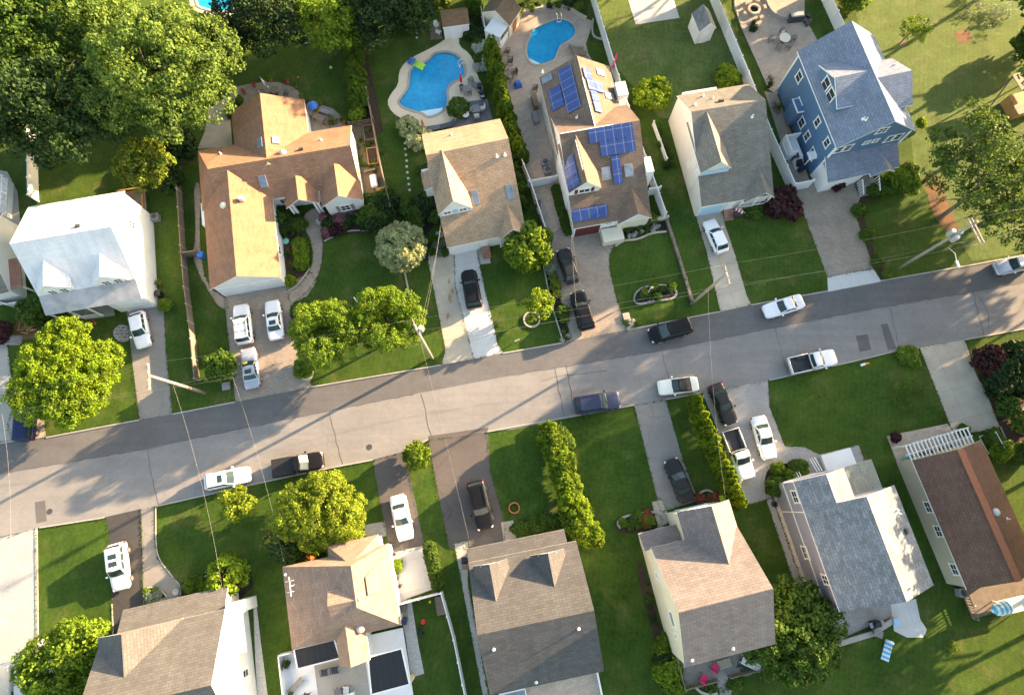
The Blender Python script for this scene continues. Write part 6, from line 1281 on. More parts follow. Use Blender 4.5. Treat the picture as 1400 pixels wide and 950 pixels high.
fence('garden_gate', 'brown wood cross fence from the long wood fence to the tan ranch wall', [(255, 352), (276, 349)], 1.5, 'wood', cat='gate')
fence('fence', 'thin wood fence along the left side of the kidney pool yard', [(485, 38), (505, 140), (524, 239), (537, 290)], 1.5, 'wood', pw=.1)
fence('fence', 'low wire and wood fence across the top of the kitchen garden', [(479, 174), (512, 168)], 1.0, 'wood', rails=True)
fence('fence', 'white vinyl fence between the tan cape and the solar house alley', [(708, 214), (724, 255), (745, 320)], 1.7, 'white2')
fence('fence', 'white vinyl fence segment above the row of arborvitae between the pools', [(652, -8), (664, 52)], 1.8, 'white2')
fence('fence', 'white vinyl fence closing the alley left of the solar house', [(722, 257), (760, 250)], 1.7, 'white2')
fence('fence', 'long white vinyl fence on the right side of the solar house yard', [(804, -12), (836, 96), (870, 200), (906, 300)], 1.85, 'white2')
fence('garden_gate', 'short white fence panel beside the white bay of the solar house', [(884, 268), (899, 265)], 1.8, 'white2', cat='gate')
fence('fence', 'long white vinyl fence between the grey cape and the blue house', [(966, -10), (1016, 112), (1046, 190), (1078, 262), (1103, 257)], 1.95, 'white2')
fence('fence', 'white vinyl fence at the top edge above the blue house', [(1117, -12), (1146, 52)], 1.9, 'white2')
fence('fence', 'white vinyl fence around the small lawn beside the tan hip roofed house', [(546, 824), (605, 808), (622, 870), (640, 960)], 1.6, 'white2')
fence('edging_fence', 'low weathered timber rail between the lawns of the solar house and the grey cape', [(911, 303), (928, 355), (945, 412)], .45, 'wood', th=.2, cat='fence', pw=.22)
fence('edging_fence', 'low beige wall along the front bed right of the solar house porch', [(884, 304), (911, 299)], .6, 'conc_b', th=.25, cat='garden wall', pw=.26)
fence('planter_fence', 'low white fence of the side planter at the grey cape', [(892, 172), (910, 222)], .9, 'white2', cat='fence')
def pole(label, base, h_, arm, am_h, trans=None, lamp=None, top=None, arms=1, kind='utility_pole'):
    o = P(*base); t = thing(kind, label, 'utility pole', o)
    tp = P(*top, h_)-o if top else Vector((0, 0, h_)); b = MB(); b.tube([(0, 0, -.2), (tp.x*.5, tp.y*.5, h_*.5), (tp.x, tp.y, h_)], [.19, .16, .12], 10); b.build('pole_shaft', 'pole', t, smooth=True)
    a, c = P(*arm[0], am_h)-o, P(*arm[1], am_h)-o; d = (c-a).normalized(); sd_ = d.cross(Vector((0, 0, 1)))
    for k in range(arms):
        off = sd_*(.18*(1 if k else -1)*(arms > 1)); b = MB(); b.bar(a+off, c+off, .12, .14); b.build('crossarm', 'pole', t)
    for i in range(4):
        p = a.lerp(c, .04+.92*i/3); b = MB(); b.lathe([(.05, .05), (.07, .12), (.04, .16), (.06, .22), (.02, .28)], 8, c=p); b.build('insulator', 'grey', t)
    if trans:
        n_, z = trans
        for i in range(n_):
            an = 2.1*i+.4; b = MB(); cx, cy = math.cos(an)*.42+tp.x*z/h_, math.sin(an)*.42+tp.y*z/h_
            b.lathe([(.24, z-.5), (.27, z-.45), (.27, z+.4), (.2, z+.48), (.0, z+.5)], 12, c=(cx, cy, 0)); b.build('transformer', 'galv', t, smooth=False)
    if lamp:
        s_, e = P(*lamp[0], lamp[2])-o, P(*lamp[1], lamp[2]+.4)-o; b = MB(); b.tube([s_, s_.lerp(e, .5)+Vector((0, 0, .35)), e], .045, 6); arm_ = b.build('lamp_arm', 'galv', t)
        b = MB(); d2 = (e-s_); d2.z = 0; d2.normalize(); b.obox(e+d2*.25, d2, d2.cross(Vector((0, 0, 1))), (0, 0, 1), .75, .32, .16); b.build('lamp_head', 'galv', arm_, bevel=.05)
    return t, tp
pole('bleached utility pole with a single crossarm on the verge left of the tan paver driveway', (280, 537), 11.1, ((202.5, 497), (204.5, 533)), 10.9, top=(202.5, 513))
pole('utility pole with three transformer cans and a street lamp at far right', (1228, 367), 13.0, ((1326, 299), (1343, 333)), 12.8, (3, 9.8), ((1297, 339), (1308, 358), 9.2), top=(1336, 303), arms=2)
pole('plain utility pole on the verge beside the grey cape driveway', (945, 416), 10.9, ((990.5, 362), (998, 390)), 10.2, top=(993, 374))
pole('utility pole with one transformer can standing behind the two hollow street trees', (591, 490), 12.0, ((564, 437), (570, 452)), 11.7, (1, 10.3), top=(566, 444))
# poles out of the frame that carry the wires on
pole('utility pole beyond the left edge of the photo', (-110, 612), 11.0, ((-250, 590), (-246, 625)), 10.8); pole('utility pole beyond the right edge of the photo', (1640, 290), 12.5, ((1790, 200), (1800, 235)), 12.3)
def wire(a, za, c, zc, sag=.5, r=.022, label='overhead utility wire strung along the north side of the street', group='overhead wires', mat='wire'):
    A, C = P(*a, za), P(*c, zc); b = MB(); n = 14; pts = []
    for i in range(n+1):
        t_ = i/n; p = A.lerp(C, t_)-A; p.z -= 4*sag*t_*(1-t_); pts.append(p)
    b.tube(pts, r, 5); return tag(b.build('overhead_wire', mat, loc=A, smooth=True), label, 'wire', group)
P1, P4, P3, P2 = (202.5, 497), (564, 437), (990.5, 362), (1326, 299); q1, q4, q3, q2 = (204.5, 533), (570, 452), (998, 390), (1343, 333)
for (a, za), (c, zc) in (((P1, 11.1), (P4, 11.9)), ((P4, 11.9), (P3, 10.4)), ((P3, 10.4), (P2, 13)), ((q1, 11.1), (q4, 11.9)), ((q4, 11.9), (q3, 10.4)), ((q3, 10.4), (q2, 13))): wire(a, za, c, zc, .6, .009, mat='wire')
for p, z in ((P1, 11.1), (q1, 11.1)): wire((-250, 595), 11, p, z, .5, .009, mat='wire')
for p, z in ((P2, 13), (q2, 13)): wire(p, z, (1790, 205), 12.5, .5, .009, mat='wire')
c1, c4, c3, c2 = (252, 527), (582, 470), (966, 399), (1278, 338)
for dz in (0, .5, 1.0):
    z = 5.2+dz; wire((-180, 598), z, c1, z-.6, .5, .015 if dz == 0 else .009); wire(c1, z-.6, c4, z+.2, .6, .015 if dz == 0 else .009); wire(c4, z+.2, c3, z, .6, .015 if dz == 0 else .009); wire(c3, z, c2, z+1.2, .6, .015 if dz == 0 else .009); wire(c2, z+1.2, (1700, 255), z+1, .5, .02)
sv = dict(group='house service wires', mat='conc', r=.006)
wire((572, 455), 8.5, (643, 745), 4.0, 1.0, label='pale service wire from the transformer pole across the street to the pointed dormer cape', **sv)
wire((572, 455), 8.5, (604, 303), 5.0, .8, label='pale service wire from the transformer pole to the tan cape dormer', **sv)
wire((576, 458), 7.9, (603, 300), 5.0, 1.0, label='second pale service wire from the transformer pole to the tan cape', **sv)
wire((788, 421), 6.0, (781, 322), 4.2, .3, label='pale service wire over the two dark cars at the solar house', **sv); wire((793, 392), 5.6, (782, 321), 4.2, .2, label='short pale service wire at the solar house garage', **sv)
wire((236, 524), 6.5, (305, 812), 4.5, 1.0, label='pale service wire crossing the street to the bottom left house', **sv); wire((318, 515), 6, (388, 768), 3.6, .9, label='pale service wire crossing the street to the tan hip roofed house', **sv)
wire((968, 396), 7.2, (993, 690), 5.6, 1.0, label='pale service wire from the plain pole to the cream house gable', **sv); wire((3, 566), 6.5, (12, 790), 3.8, .6, label='pale service wire crossing the street at the left edge', **sv)
# ------------------------------------------------------------------ sheds
h = House('garden_shed', 'white pool shed with a brown shingle roof above the kidney pool', (605, 38), (642, 33), 2.3, 'shed')
W = h.W; D_ = h.L(601, 15, 2.3).y; h.gable(0, W, 0, D_, 2.3, 3.3, ov=.15, rov=.1); h.done(['sh_shed', 'white'], ['sd_white']); h.door((W*.5, .13, 0), (0, -1, 0), 1.5, 1.9)
h = House('pool_house', 'pool house with a brown roof and a small white porch beside the upper right pool', (697, 36), (712, 14), 2.5, 'shed')
W = h.W+.3; h.gable(0, W, 0, 4.2, 2.5, 3.9, ov=.2, rov=.2); h.done(['sh_brown4', 'offw'], ['sd_cream']); h.door((W*.5, .18, 0), (0, -1, 0), .9, 1.95, 'terra')
b = MB(); b.box(-2.0, .25, .3, 2.6, 2.2, 2.32); pr_ = b.build('porch_roof', 'white2', h.root); b = MB(); b.box(-1.95, -1.8, .35, 2.5, 0, 2.2); b.box(-1.95, .2, .35, .5, 0, 1.2); b.build('porch_wall', 'white2', h.root)
h = House('garden_shed', 'small white gabled shed against the white vinyl fence at the top of the lawn', (956, 44), (980, 47), 2.3, 'shed')
h.root.rotation_euler.z = h.rz = R(15); h.gable(0, 2.3, 0, 2.9, 2.3, 3.5, 'y', ov=.1, rov=.1); h.done(['sh_grey12', 'white'], ['sd_white']); h.door((1.15, .08, 0), (0, -1, 0), .9, 1.8)
# left neighbour's above ground pool deck
o = P(0, 285); t = thing('pool_deck', 'raised deck with white railing at the left edge beside the saltbox house', 'deck', o, R(8)); b = MB(); b.box(-5, 1.6, -1.8, 3.2, .9, 1.05); b.build('deck_floor', 'conc_w', t)
b = MB(); rail(b, (1.6, -1.8, 0), (1.6, 3.2, 0), 1.05, 2.0, 14); rail(b, (-5, 3.2, 0), (1.6, 3.2, 0), 1.05, 2.0, 18); b.build('railing', 'white2', t); b = MB(); b.box(-4.9, 1.5, -1.7, 3.1, 0, .9); b.build('skirt', 'white2', t)
fence('fence', 'short white picket fence between the saltbox house and the left neighbour', [(-6, 336), (14, 333)], 1.1, 'white2', rails=True)
fence('fence', 'white fence from the left neighbour to the saltbox house porch', [(-8, 412), (20, 420), (56, 414)], 1.3, 'white2')
# ------------------------------------------------------------------ garden furniture
def chair(label, px, face, mat='cush', group=None, scale=1, frame='dkgrey', cat='chair'):
    t = thing('patio_chair', label, cat, P(*px, .03), R(face), group)
    b = MB(); b.box(-.27, .27, -.27, .27, .38, .46); b.build('seat', mat, t, bevel=.02); b = MB(); b.obox((-.29, 0, .68), (0, 1, 0), (-.2, 0, 1), (1, 0, .2), .52, .5, .06); b.build('backrest', mat, t, bevel=.02)
    for x in (-.24, .24):
        for y in (-.24, .24): b = MB(); b.box(x-.025, x+.025, y-.025, y+.025, 0, .4); b.build('leg', frame, t)
    for y in (-.3, .3): b = MB(); b.box(-.28, .25, y-.03, y+.03, .6, .64); b.build('armrest', frame, t)
    t.scale = (scale,)*3; return t
def rtable(label, px, r, mat, h_=.74, group=None):
    t = thing('patio_table', label, 'table', P(*px, .03), 0, group); b = MB(); b.lathe([(r, h_-.05), (r, h_), (0, h_+.002)], 20); b.build('tabletop', mat, t)
    b = MB(); b.lathe([(.28, 0), (.28, .04), (.06, .08), (.05, h_-.05)], 10); b.build('pedestal', 'dkgrey', t); return t
def btable(label, px, rz, lx, ly, mat, h_=.74, name='patio_table', cat='table'):
    t = thing(name, label, cat, P(*px, .03), R(rz)); b = MB()
    for i in range(5): b.box(-lx/2, lx/2, -ly/2+i*ly/5+.008, -ly/2+(i+1)*ly/5-.008, h_-.05, h_)
    b.build('tabletop', mat, t)
    for x in (-1, 1):
        for y in (-1, 1): b = MB(); b.box(x*(lx/2-.08)-.035, x*(lx/2-.08)+.035, y*(ly/2-.08)-.035, y*(ly/2-.08)+.035, 0, h_-.05); b.build('leg', mat, t)
    return t
def lounger(label, px, rz, mat, frame='white', group=None, z=.03):
    t = thing('sun_lounger', label, 'sun lounger', P(*px, z), R(rz), group); b = MB(); b.box(-1.0, .35, -.32, .32, .3, .38); b.build('seat', mat, t, bevel=.02)
    b = MB(); b.obox((.62, 0, .52), (0, 1, 0), (1, 0, .6), (-.6, 0, 1), .62, .72, .07); b.build('backrest', mat, t, bevel=.02)
    for x in (-.85, .3):
        for y in (-.28, .28): b = MB(); b.box(x-.03, x+.03, y-.03, y+.03, 0, .3); b.build('leg', frame, t)
    return t
def parasol(label, px, mat, h_=2.2, lean=(0, 0), closed=True, stand=True):
    t = thing('parasol', label, 'parasol', P(*px, .03)); b = MB(); b.tube([(0, 0, 0), (lean[0], lean[1], h_)], .03, 6); b.build('pole', 'grey', t); b = MB()
    if closed: 
        p0 = Vector((lean[0]*.35, lean[1]*.35, h_*.35)); p1 = Vector((lean[0], lean[1], h_)); b.tube([p0, p0.lerp(p1, .3), p0.lerp(p1, .8), p1], [.17, .15, .09, .02], 8)
    else: b.lathe([(1.25, h_-.45), (1.2, h_-.42), (.6, h_-.2), (0, h_)], 8)
    b.build('canopy', mat, t); b = MB(); b.lathe([(.3, 0), (.3, .07), (.05, .12)], 10); b.build('base', 'dkgrey', t); return t
def grill(label, px, rz, z=.03, mat='black', lid='black'):
    t = thing('barbecue_grill', label, 'barbecue', P(*px, z), R(rz)); b = MB(); b.box(-.4, .4, -.28, .28, .1, .85); b.build('cabinet', mat, t)
    b = MB(); b.box(-.38, .38, -.27, .27, .85, 1.12); b.build('lid', lid, t, bevel=.09); b = MB(); b.box(-.75, -.41, -.25, .25, .8, .84); b.box(.41, .75, -.25, .25, .8, .84); b.build('side_shelf', 'grey', t); return t
def bin_(label, px, mat, h_=1.0, group=None, rz=0, name='trash_bin', cat='bin'):
    t = thing(name, label, cat, P(*px, .01), R(rz), group); b = MB(); b.add([(-.24, -.24, 0), (.24, -.24, 0), (.24, .24, 0), (-.24, .24, 0), (-.3, -.32, h_), (.3, -.32, h_), (.3, .32, h_), (-.3, .32, h_)], [(0, 1, 2, 3), (4, 5, 6, 7), (0, 1, 5, 4), (1, 2, 6, 5), (2, 3, 7, 6), (3, 0, 4, 7)]); b.build('body', mat, t)
    b = MB(); b.box(-.33, .33, -.36, .34, h_, h_+.08); b.build('lid', mat, t, bevel=.03); return t
def ac(label, px, rz=0, group=None):
    t = thing('air_conditioner', label, 'air conditioner', P(*px, .01), R(rz), group); b = MB(); b.box(-.42, .42, -.42, .42, .05, .85); b.build('housing', 'grey', t, bevel=.04); b = MB(); b.lathe([(.34, .86), (.34, .885), (.1, .9), (0, .9)], 16); b.build('fan_grille', 'dkgrey', t); return t
def pot(label, px, r, mat, plant=None, group=None, z=.02):
    t = thing('plant_pot', label, 'plant pot', P(*px, z), 0, group); b = MB(); b.lathe([(r*.7, 0), (r, r*1.5), (r*.85, r*1.5), (0, r*1.35)], 10); b.build('pot', mat, t)
    if plant: o = bpy.data.objects.new('plant', bushmesh('tuft', plant)); COL.objects.link(o); o.parent = t; o.location = (0, 0, r*1.3); o.scale = (r*2.6, r*2.6, r*3)
    return t
def ball(label, px, r, mat, name='ball'):
    b = MB(); pr = [(r*math.sin(i*math.pi/10), r-r*math.cos(i*math.pi/10)) for i in range(11)]; b.lathe(pr, 14); return tag(b.build(name, mat, loc=P(*px, .01), smooth=True), label, 'ball')
# kidney pool
btable('small grey patio table on the kidney pool deck', (638, 126), 15, .9, .9, 'rug'); chair('tan chair left of the small grey table by the kidney pool', (632, 124), 15); chair('tan chair right of the small grey table by the kidney pool', (642, 129), 190); chair('tan chair above the small grey table near the red parasol', (644, 114), 250)
lounger('grey sun lounger beside the hedge on the kidney pool deck', (649, 118), 140, 'rug'); parasol('closed red parasol at the edge of the kidney pool', (631, 118), 'red', 2.4, (.0, .1)); parasol('closed red parasol at the slate patio corner by the tan cape', (580, 178), 'red', 1.8, (-.1, .3))
btable('grey table in the middle of the slate patio', (651, 153), 10, 1.1, 1.1, 'rug'); rtable('round white table on the slate patio', (637, 161), .45, 'white')
for i, (p, f) in enumerate([((643, 153), 10), ((652, 162), 100), ((659, 152), 190)]): chair('beige armchair %s the grey table on the slate patio' % ['left of', 'below', 'right of'][i], p, f, 'offw', scale=1.25)
grill('black grill on the slate patio next to the arborvitae row', (659, 132), 100); grill('second dark grill above the slate patio beside the deck edge', (656, 124), 100); lounger('dark lounger behind the tan cape on the slate patio', (613, 173), 20, 'dkgrey', 'dkgrey')
t = thing('pool_float', 'lime green and blue inflatable float in the corner of the kidney pool', 'pool float', P(573, 90, -.1), R(-28)); b = MB()
for i in range(4): b.tube([(-.9, -.36+i*.24, .1), (.75, -.36+i*.24, .1)], .125, 8)
b.build('mattress', 'lime', t, smooth=True); b = MB(); b.tube([(-1.0, -.5, .16), (-1.0, .5, .16)], .22, 8); b.tube([(-1.35, -.45, .14), (-1.35, .45, .14)], .18, 8); b.build('pillow', 'blue', t, smooth=True)
t = thing('deck', 'small dark wood deck left of the white pool shed', 'deck', P(598, 44), R(8)); b = MB(); b.box(-1.0, .55, -1.2, 1.4, .05, .2); b.build('deck_floor', 'wood', t)
chair('upper white chair on the dark deck by the pool shed', (596, 39), -60, 'white', z) if 0 else None
chair('white chair on the dark deck by the pool shed, nearer to the woods', (597, 38), -60, 'white', frame='white'); chair('white chair on the dark deck by the pool shed, nearer to the pool', (600, 47), 60, 'white', frame='white')
def ladder(px, rz, label):
    t = thing('pool_ladder', label, 'pool ladder', P(*px, .03), R(rz))
    for y in (-.28, .28): b = MB(); b.tube([(-.5, y, 0), (-.45, y, .6), (-.1, y, .8), (.25, y, .6), (.3, y, -.3)], .035, 6); b.build('handrail', 'white', t, smooth=True)
    b = MB(); b.box(.22, .34, -.28, .28, -.12, -.06); b.build('tread', 'white', t)
ladder((764, 27), -80, 'white pool ladder at the top of the upper right pool'); ladder((631, 90), 200, 'small white handrails at the right end of the kidney pool')
# upper right pool
for i, p in enumerate([(787, 69), (791, 75), (794, 82)]): lounger(['brown sun lounger at the pool deck edge, farthest from the solar house', 'brown sun lounger in the middle of three on the pool deck', 'brown sun lounger closest to the solar house roof'][i], p, 172, 'wood', 'wood', 'three brown sun loungers')
for i, (p, f) in enumerate([((680, 71), 40), ((693, 74), 160), ((697, 87), 180), ((692, 98), 20), ((703, 103), 200), ((697, 110), 60)]): chair(['brown patio chair nearest the pool house', 'brown patio chair on the sunny pavers right of the one by the pool house', 'brown patio chair alone between pool and arborvitae', 'tan patio chair against the arborvitae row', 'brown patio chair nearest the blue cloth', 'tan patio chair below the others against the arborvitae'][i], p, f, 'wood' if i not in (3, 5) else 'cush', 'patio chairs by the upper right pool', 1.2)
btable('low tan table between the brown chairs by the upper right pool', (690, 105), 70, .8, .8, 'cush', .5); chair('brown chair beside the wall at the rear corner of the solar house', (731, 124), 180, 'wood', scale=1.1)
t = thing('chair_cover', 'blue cloth covered chair near the arborvitae row', 'chair', P(708, 117, .03), R(15)); b = MB(); b.add([(-.5, -.5, 0), (.5, -.5, 0), (.45, .45, 0), (-.45, .45, 0), (-.35, -.3, .75), (.35, -.3, .75), (.3, .35, .55), (-.3, .35, .55)], [(0, 1, 5, 4), (1, 2, 6, 5), (2, 3, 7, 6), (3, 0, 4, 7), (4, 5, 6, 7)]); b.build('cloth', 'blue', t, bevel=.05)
b = MB(); b.box(-.36, .36, -.8, .8, 0, .5); tag(b.build('storage_box', 'rug', loc=P(732, 163, .02), rz=R(12), bevel=.05), 'long pale grey storage box against the solar house wall', 'storage box'); b = MB(); b.box(-.3, .3, -.9, .9, 0, .85); b.box(-.34, .34, -.95, .95, .85, .95); tag(b.build('storage_bench', 'wood', loc=P(731, 142, .02), rz=R(12)), 'dark wood bar counter against the rear corner of the solar house', 'counter')
lounger('white lounger between the white fence and the pool house', (664, 18), 60, 'white'); ac('upper air conditioner beside the solar house wall', (745, 226), 12, 'air conditioners at the solar house'); ac('lower air conditioner beside the solar house wall', (748, 236), 12, 'air conditioners at the solar house')
bin_('dark bin by the white fence in the solar house alley', (735, 283), 'dkgrey', 1.1); b = MB(); b.bar((0, 0, .4), (.7, -2.4, .4), .5, .8); tag(b.build('bike_cover', 'black', loc=P(737, 296, .02), bevel=.1), 'black covered bundle along the white alley fence', 'cover')
t = thing('beach_towel', 'magenta towel hung over the long white fence', 'towel', P(839, 88, 1.05), R(70)); b = MB(); b.box(-1.0, 1.0, -.07, -.05, -.2, .85); b.box(-1.0, 1.0, -.07, .09, .85, .88); b.box(-1.0, 1.0, .07, .09, .2, .85); b.build('cloth', 'pink', t)
# solar house lawn
t = thing('flag_pole', 'small garden flag in the kidney shaped stone ring', 'flag', P(884, 403, .02)); b = MB(); b.tube([(0, 0, 0), (.25, .35, 1.8)], .03, 6); b.build('pole', 'white', t); b = MB(); b.box(.12, .5, .33, .35, 1.15, 1.75); b.build('cloth', 'flag_r', t)
t = thing('flag_pole', 'flag on a short pole by the steps of the grey cape', 'flag', P(1001, 289, .5)); b = MB(); b.tube([(0, 0, 0), (.5, -.5, 1.6)], .03, 6); b.build('pole', 'white', t); b = MB(); b.obox((.45, -.45, 1.1), (1, -.6, -.3), (.3, -.3, 1), (.5, 1, 0), .9, .8, .02); b.build('cloth', 'flag_r', t)
for i in range(2): bin_(['dark bin at the porch of the grey cape', 'second dark bin next to the flag at the grey cape'][i], (1004+i*5, 296-i), 'dkgrey', .9)
t = thing('lawn_sign', 'small white yard sign on the lawn beside the long driveway bed', 'sign', P(707, 467), R(20)); b = MB(); b.box(-.3, .3, -.012, .012, .3, .75); b.build('panel', 'white', t); b = MB(); b.box(-.22, -.2, -.01, .01, 0, .3); b.box(.2, .22, -.01, .01, 0, .3); b.build('stakes', 'grey', t)
t = thing('stone_slab', 'square tan stone slab in the corner bed at the street', 'stone', P(856, 433, .02), R(12)); b = MB(); b.box(-.4, .4, -.4, .4, 0, .25); b.build('slab', 'conc_b', t, bevel=.03)
def ring(label, px, r, w_, mat, h_=.18):
    b = MB(); b.lathe([(r-w_, 0), (r-w_, h_), (r, h_), (r, 0)], 22); return tag(b.build('stone_ring', mat, loc=P(*px, 0)), label, 'planter ring')
ring('pale stone ring around the small yellow tree', (727, 437), 1.0, .18, 'conc'); ring('orange brick ring planter on the shaded lawn left of the long hedge', (703, 694), .62, .16, 'terra', .3); bush('shrub', 'plant inside the orange ring planter', (703, 694), .8, .6, 'lime', 'tuft')
bush('shrub', 'ground plant inside the pale stone ring of the small tree', (727, 437), 1.3, .4, 'lime', 'tuft')
# top right patio
t = thing('fire_pit', 'round stone fire pit on the upper right patio', 'fire pit', P(1030, 15, .02)); b = MB(); b.lathe([(.55, 0), (.55, .4), (.85, .4), (.85, 0)], 20); b.build('ring', 'conc_b', t); b = MB(); b.lathe([(.54, .15), (0, .16)], 16); b.build('ash', 'black', t)
for i in range(5):
    a = [2.3, 1.2, .2, -2.6, -1.0][i]; o = P(1030, 15, .03)+Vector((math.cos(a)*1.45, math.sin(a)*1.45, 0)); b = MB(); b.box(-.32, .32, -.22, .22, 0, .42); tag(b.build('stone_block', 'conc_b', loc=o, rz=a+1.57, bevel=.05), 'stone block seat around the round fire pit', 'seat', 'stone seats at the fire pit')
rtable('round cream table on the upper right patio', (1070, 57), .72, 'offw')
for i, (p, f) in enumerate([((1053, 57), 0), ((1068, 47), -90), ((1082, 57), 180), ((1077, 67), 130), ((1063, 68), 60)]): chair('grey chair at the round cream table, %s it' % ['left of', 'behind', 'right of', 'below and right of', 'below and left of'][i], p, f, 'rug', 'chairs at the round cream table', 1.05)
for i, p in enumerate([(1028, 36), (1026, 42), (1031, 43)]): pot('black pot in the cluster on the left edge of the upper right patio', p, .32, 'black', 'dark', 'cluster of black pots')
for i, p in enumerate([(1104, 24), (1106, 31), (1100, 31), (1103, 35)]): pot('dark ring shaped pot in the cluster right of the outdoor kitchen grill', p, .3, 'dkgrey', None, 'cluster right of the grill')
t = thing('outdoor_kitchen', 'stainless outdoor grill counter built into the curved patio wall', 'outdoor grill', P(1086, 28, .02), R(8)); b = MB(); b.box(-.95, .95, -.4, .4, 0, .9); b.build('base', 'dkgrey', t); b = MB(); b.box(-.85, .85, -.36, .38, .9, 1.15); b.build('lid', 'galv', t, bevel=.08)
chair('dark chair at the rear corner of the blue house', (1052, 110), 30, 'wood'); pot('large pot at the rear corner of the blue house', (1051, 119), .35, 'dkgrey', 'dark')
for i, p in enumerate([(1084, 218), (1089, 227), (1093, 234)]): bin_(['grey bin beside the blue house side stairs', 'dark bin in the middle of the three by the blue house', 'blue bin closest to the street in the blue house side yard'][i], p, ['dkgrey', 'car_charcoal', 'car_navy'][i], .95, 'three bins beside the blue house', 10)
pot('grey planter pot by the blue house wall', (1062, 152), .4, 'grey', 'mid'); pot('grey pot next to the blue house bay', (1057, 146), .3, 'grey', 'sage')
t = thing('play_structure', 'pale wooden playhouse with a leaning beam cut off by the right edge', 'playhouse', P(1393, 148), R(18)); b = MB(); b.box(-2.0, 3.0, -1.2, 1.4, 0, 1.5); b.build('base', 'wood_o', t); b = MB(); b.box(-2.2, 3.2, -1.4, -.2, 1.5, 1.6); b.box(-1.4, 3.2, 1.0, 3.4, 2.6, 2.7); b.build('roof_panel', 'cush', t); b = MB(); b.bar((-1.4, 3.2, 2.6), (-4.2, .8, .1), .14, .14); b.build('beam', 'wood', t); b = MB(); b.box(-1.3, -1.15, 3.1, 3.25, 0, 2.6); b.box(2.9, 3.05, 3.1, 3.25, 0, 2.6); b.build('post', 'wood', t)
# tan ranch patio and garden
parasol('closed grey striped parasol on the round patio behind the tan ranch', (372, 128), 'stripe_g', 2.4, (-.8, .7)); rtable('round dark table under the striped parasol', (378, 128), .55, 'wood'); chair('brown chair at the round patio, left side', (360, 130), 0, 'wood'); chair('brown chair at the round patio, right side', (392, 130), 180, 'wood')
for i, p in enumerate([(349, 119), (361, 112), (371, 111), (393, 115), (405, 120), (413, 134), (335, 128), (422, 142), (438, 143)]): pot('terracotta pot on the rim of the ranch patio', p, .28, 'terra', ['redfl', 'mid', 'lime'][i % 3], 'pots on the patio rim')
t = parasol('blue and white sun umbrella on the small brick patio of the ranch', (430, 150), 'blue', 1.5, closed=False); t.scale = (.55, .55, .8)
btable('wooden picnic table on the small brick patio of the ranch', (438, 165), -25, 1.5, .8, 'wood', .72); lounger('grey lounge chair on the small brick patio of the ranch', (448, 155), -20, 'rug', 'dkgrey'); chair('brown chair at the ranch picnic table', (446, 170), 150, 'wood'); chair('brown chair left of the ranch picnic table', (430, 161), -25, 'wood'); pot('yellow flower pot on the small brick patio', (435, 153), .25, 'yellow', 'gold')
pot('square terracotta planter at the right end of the small brick patio', (470, 168), .4, 'terra', 'mid')
for lab, px, lx, ly, rz in (('upper wooden raised bed in the kitchen garden', (505, 183), 1.2, 2.0, 10), ('lower wooden raised bed in the kitchen garden', (510, 215), 1.2, 2.2, 10)):
    t = thing('raised_bed', lab, 'raised bed', P(*px), R(rz)); b = MB()
    for x in (-1, 1): b.box(x*lx/2-.05, x*lx/2+.05, -ly/2-.05, ly/2+.05, 0, .4)
    for y in (-1, 1): b.box(-lx/2, lx/2, y*ly/2-.05, y*ly/2+.05, 0, .398)
    b.build('frame', 'wood_o' if 'lower' in lab else 'wood', t); b = MB(); b.box(-lx/2+.05, lx/2-.05, -ly/2+.05, ly/2-.05, 0, .3); b.build('soil', 'mulch', t)
b = MB(); b.box(-.4, .4, -.85, .85, 0, .6); tag(b.build('storage_box', 'white', loc=P(512, 250, .01), rz=R(12), bevel=.1), 'white rounded storage box beside the tan ranch garden', 'storage box'); b = MB(); b.box(-.7, .7, -.45, .45, 0, .5); tag(b.build('wooden_crate', 'wood_o', loc=P(523, 263, .01), rz=R(10)), 'orange wooden crate between garden and pool fence', 'crate')
b = MB(); b.bar((0, 0, .25), (1.2, .3, .3), .25, .2); b.lathe([(.18, 0), (.18, .3), (0, .3)], 10); tag(b.build('wheelbarrow', 'wood', loc=P(500, 236, .02)), 'wooden hand cart below the lower raised bed', 'cart')
ball('bright blue ball on the shaded lawn behind the tan ranch', (419, 62), .19, 'blue'); ball('lime green ball on the shaded lawn behind the tan ranch', (453, 94), .19, 'lime'); ball('small orange ball on the shaded lawn behind the tan ranch', (408, 107), .14, 'orange')
bin_('blue bin at the wood cross fence of the tan ranch', (279, 352), 'blue', 1.0); b = MB(); b.lathe([(.45, 0), (.5, .3), (.3, .35), (0, .2)], 14); tag(b.build('garden_urn', 'conc', loc=P(415, 308, .02)), 'pale stone urn at the left end of the ranch entrance', 'urn'); b = MB(); b.lathe([(.3, 0), (.35, .5), (.25, .5), (0, .4)], 12); tag(b.build('garden_urn', 'conc', loc=P(437, 305, .02)), 'small stone urn at the right end of the ranch entrance', 'urn')
b = MB(); b.lathe([(.35, 0), (.4, .1), (.0, .12)], 12); tag(b.build('hose_reel', 'teal', loc=P(391, 330, .02)), 'green hose reel in the mulch bed beside the ranch garage', 'hose reel'); b = MB(); b.box(-.5, .5, -.2, .2, .3, .38); b.box(-.45, -.38, -.2, .2, 0, .3); b.box(.38, .45, -.2, .2, 0, .3); tag(b.build('garden_bench', 'rug', loc=P(403, 309, .02), rz=R(10)), 'small grey bench among the shrubs at the ranch entrance', 'bench')
b = MB(); b.tube([(0, 0, .1), (1.1, -1.3, .1)], .08, 6); tag(b.build('downspout_pipe', 'white', loc=P(484, 407, .02)), 'short white pipe lying on the ranch front lawn', 'pipe')
ring('low stone edging where the yellow street trees meet the tan driveway', (419, 511), .8, .2, 'conc', .2)
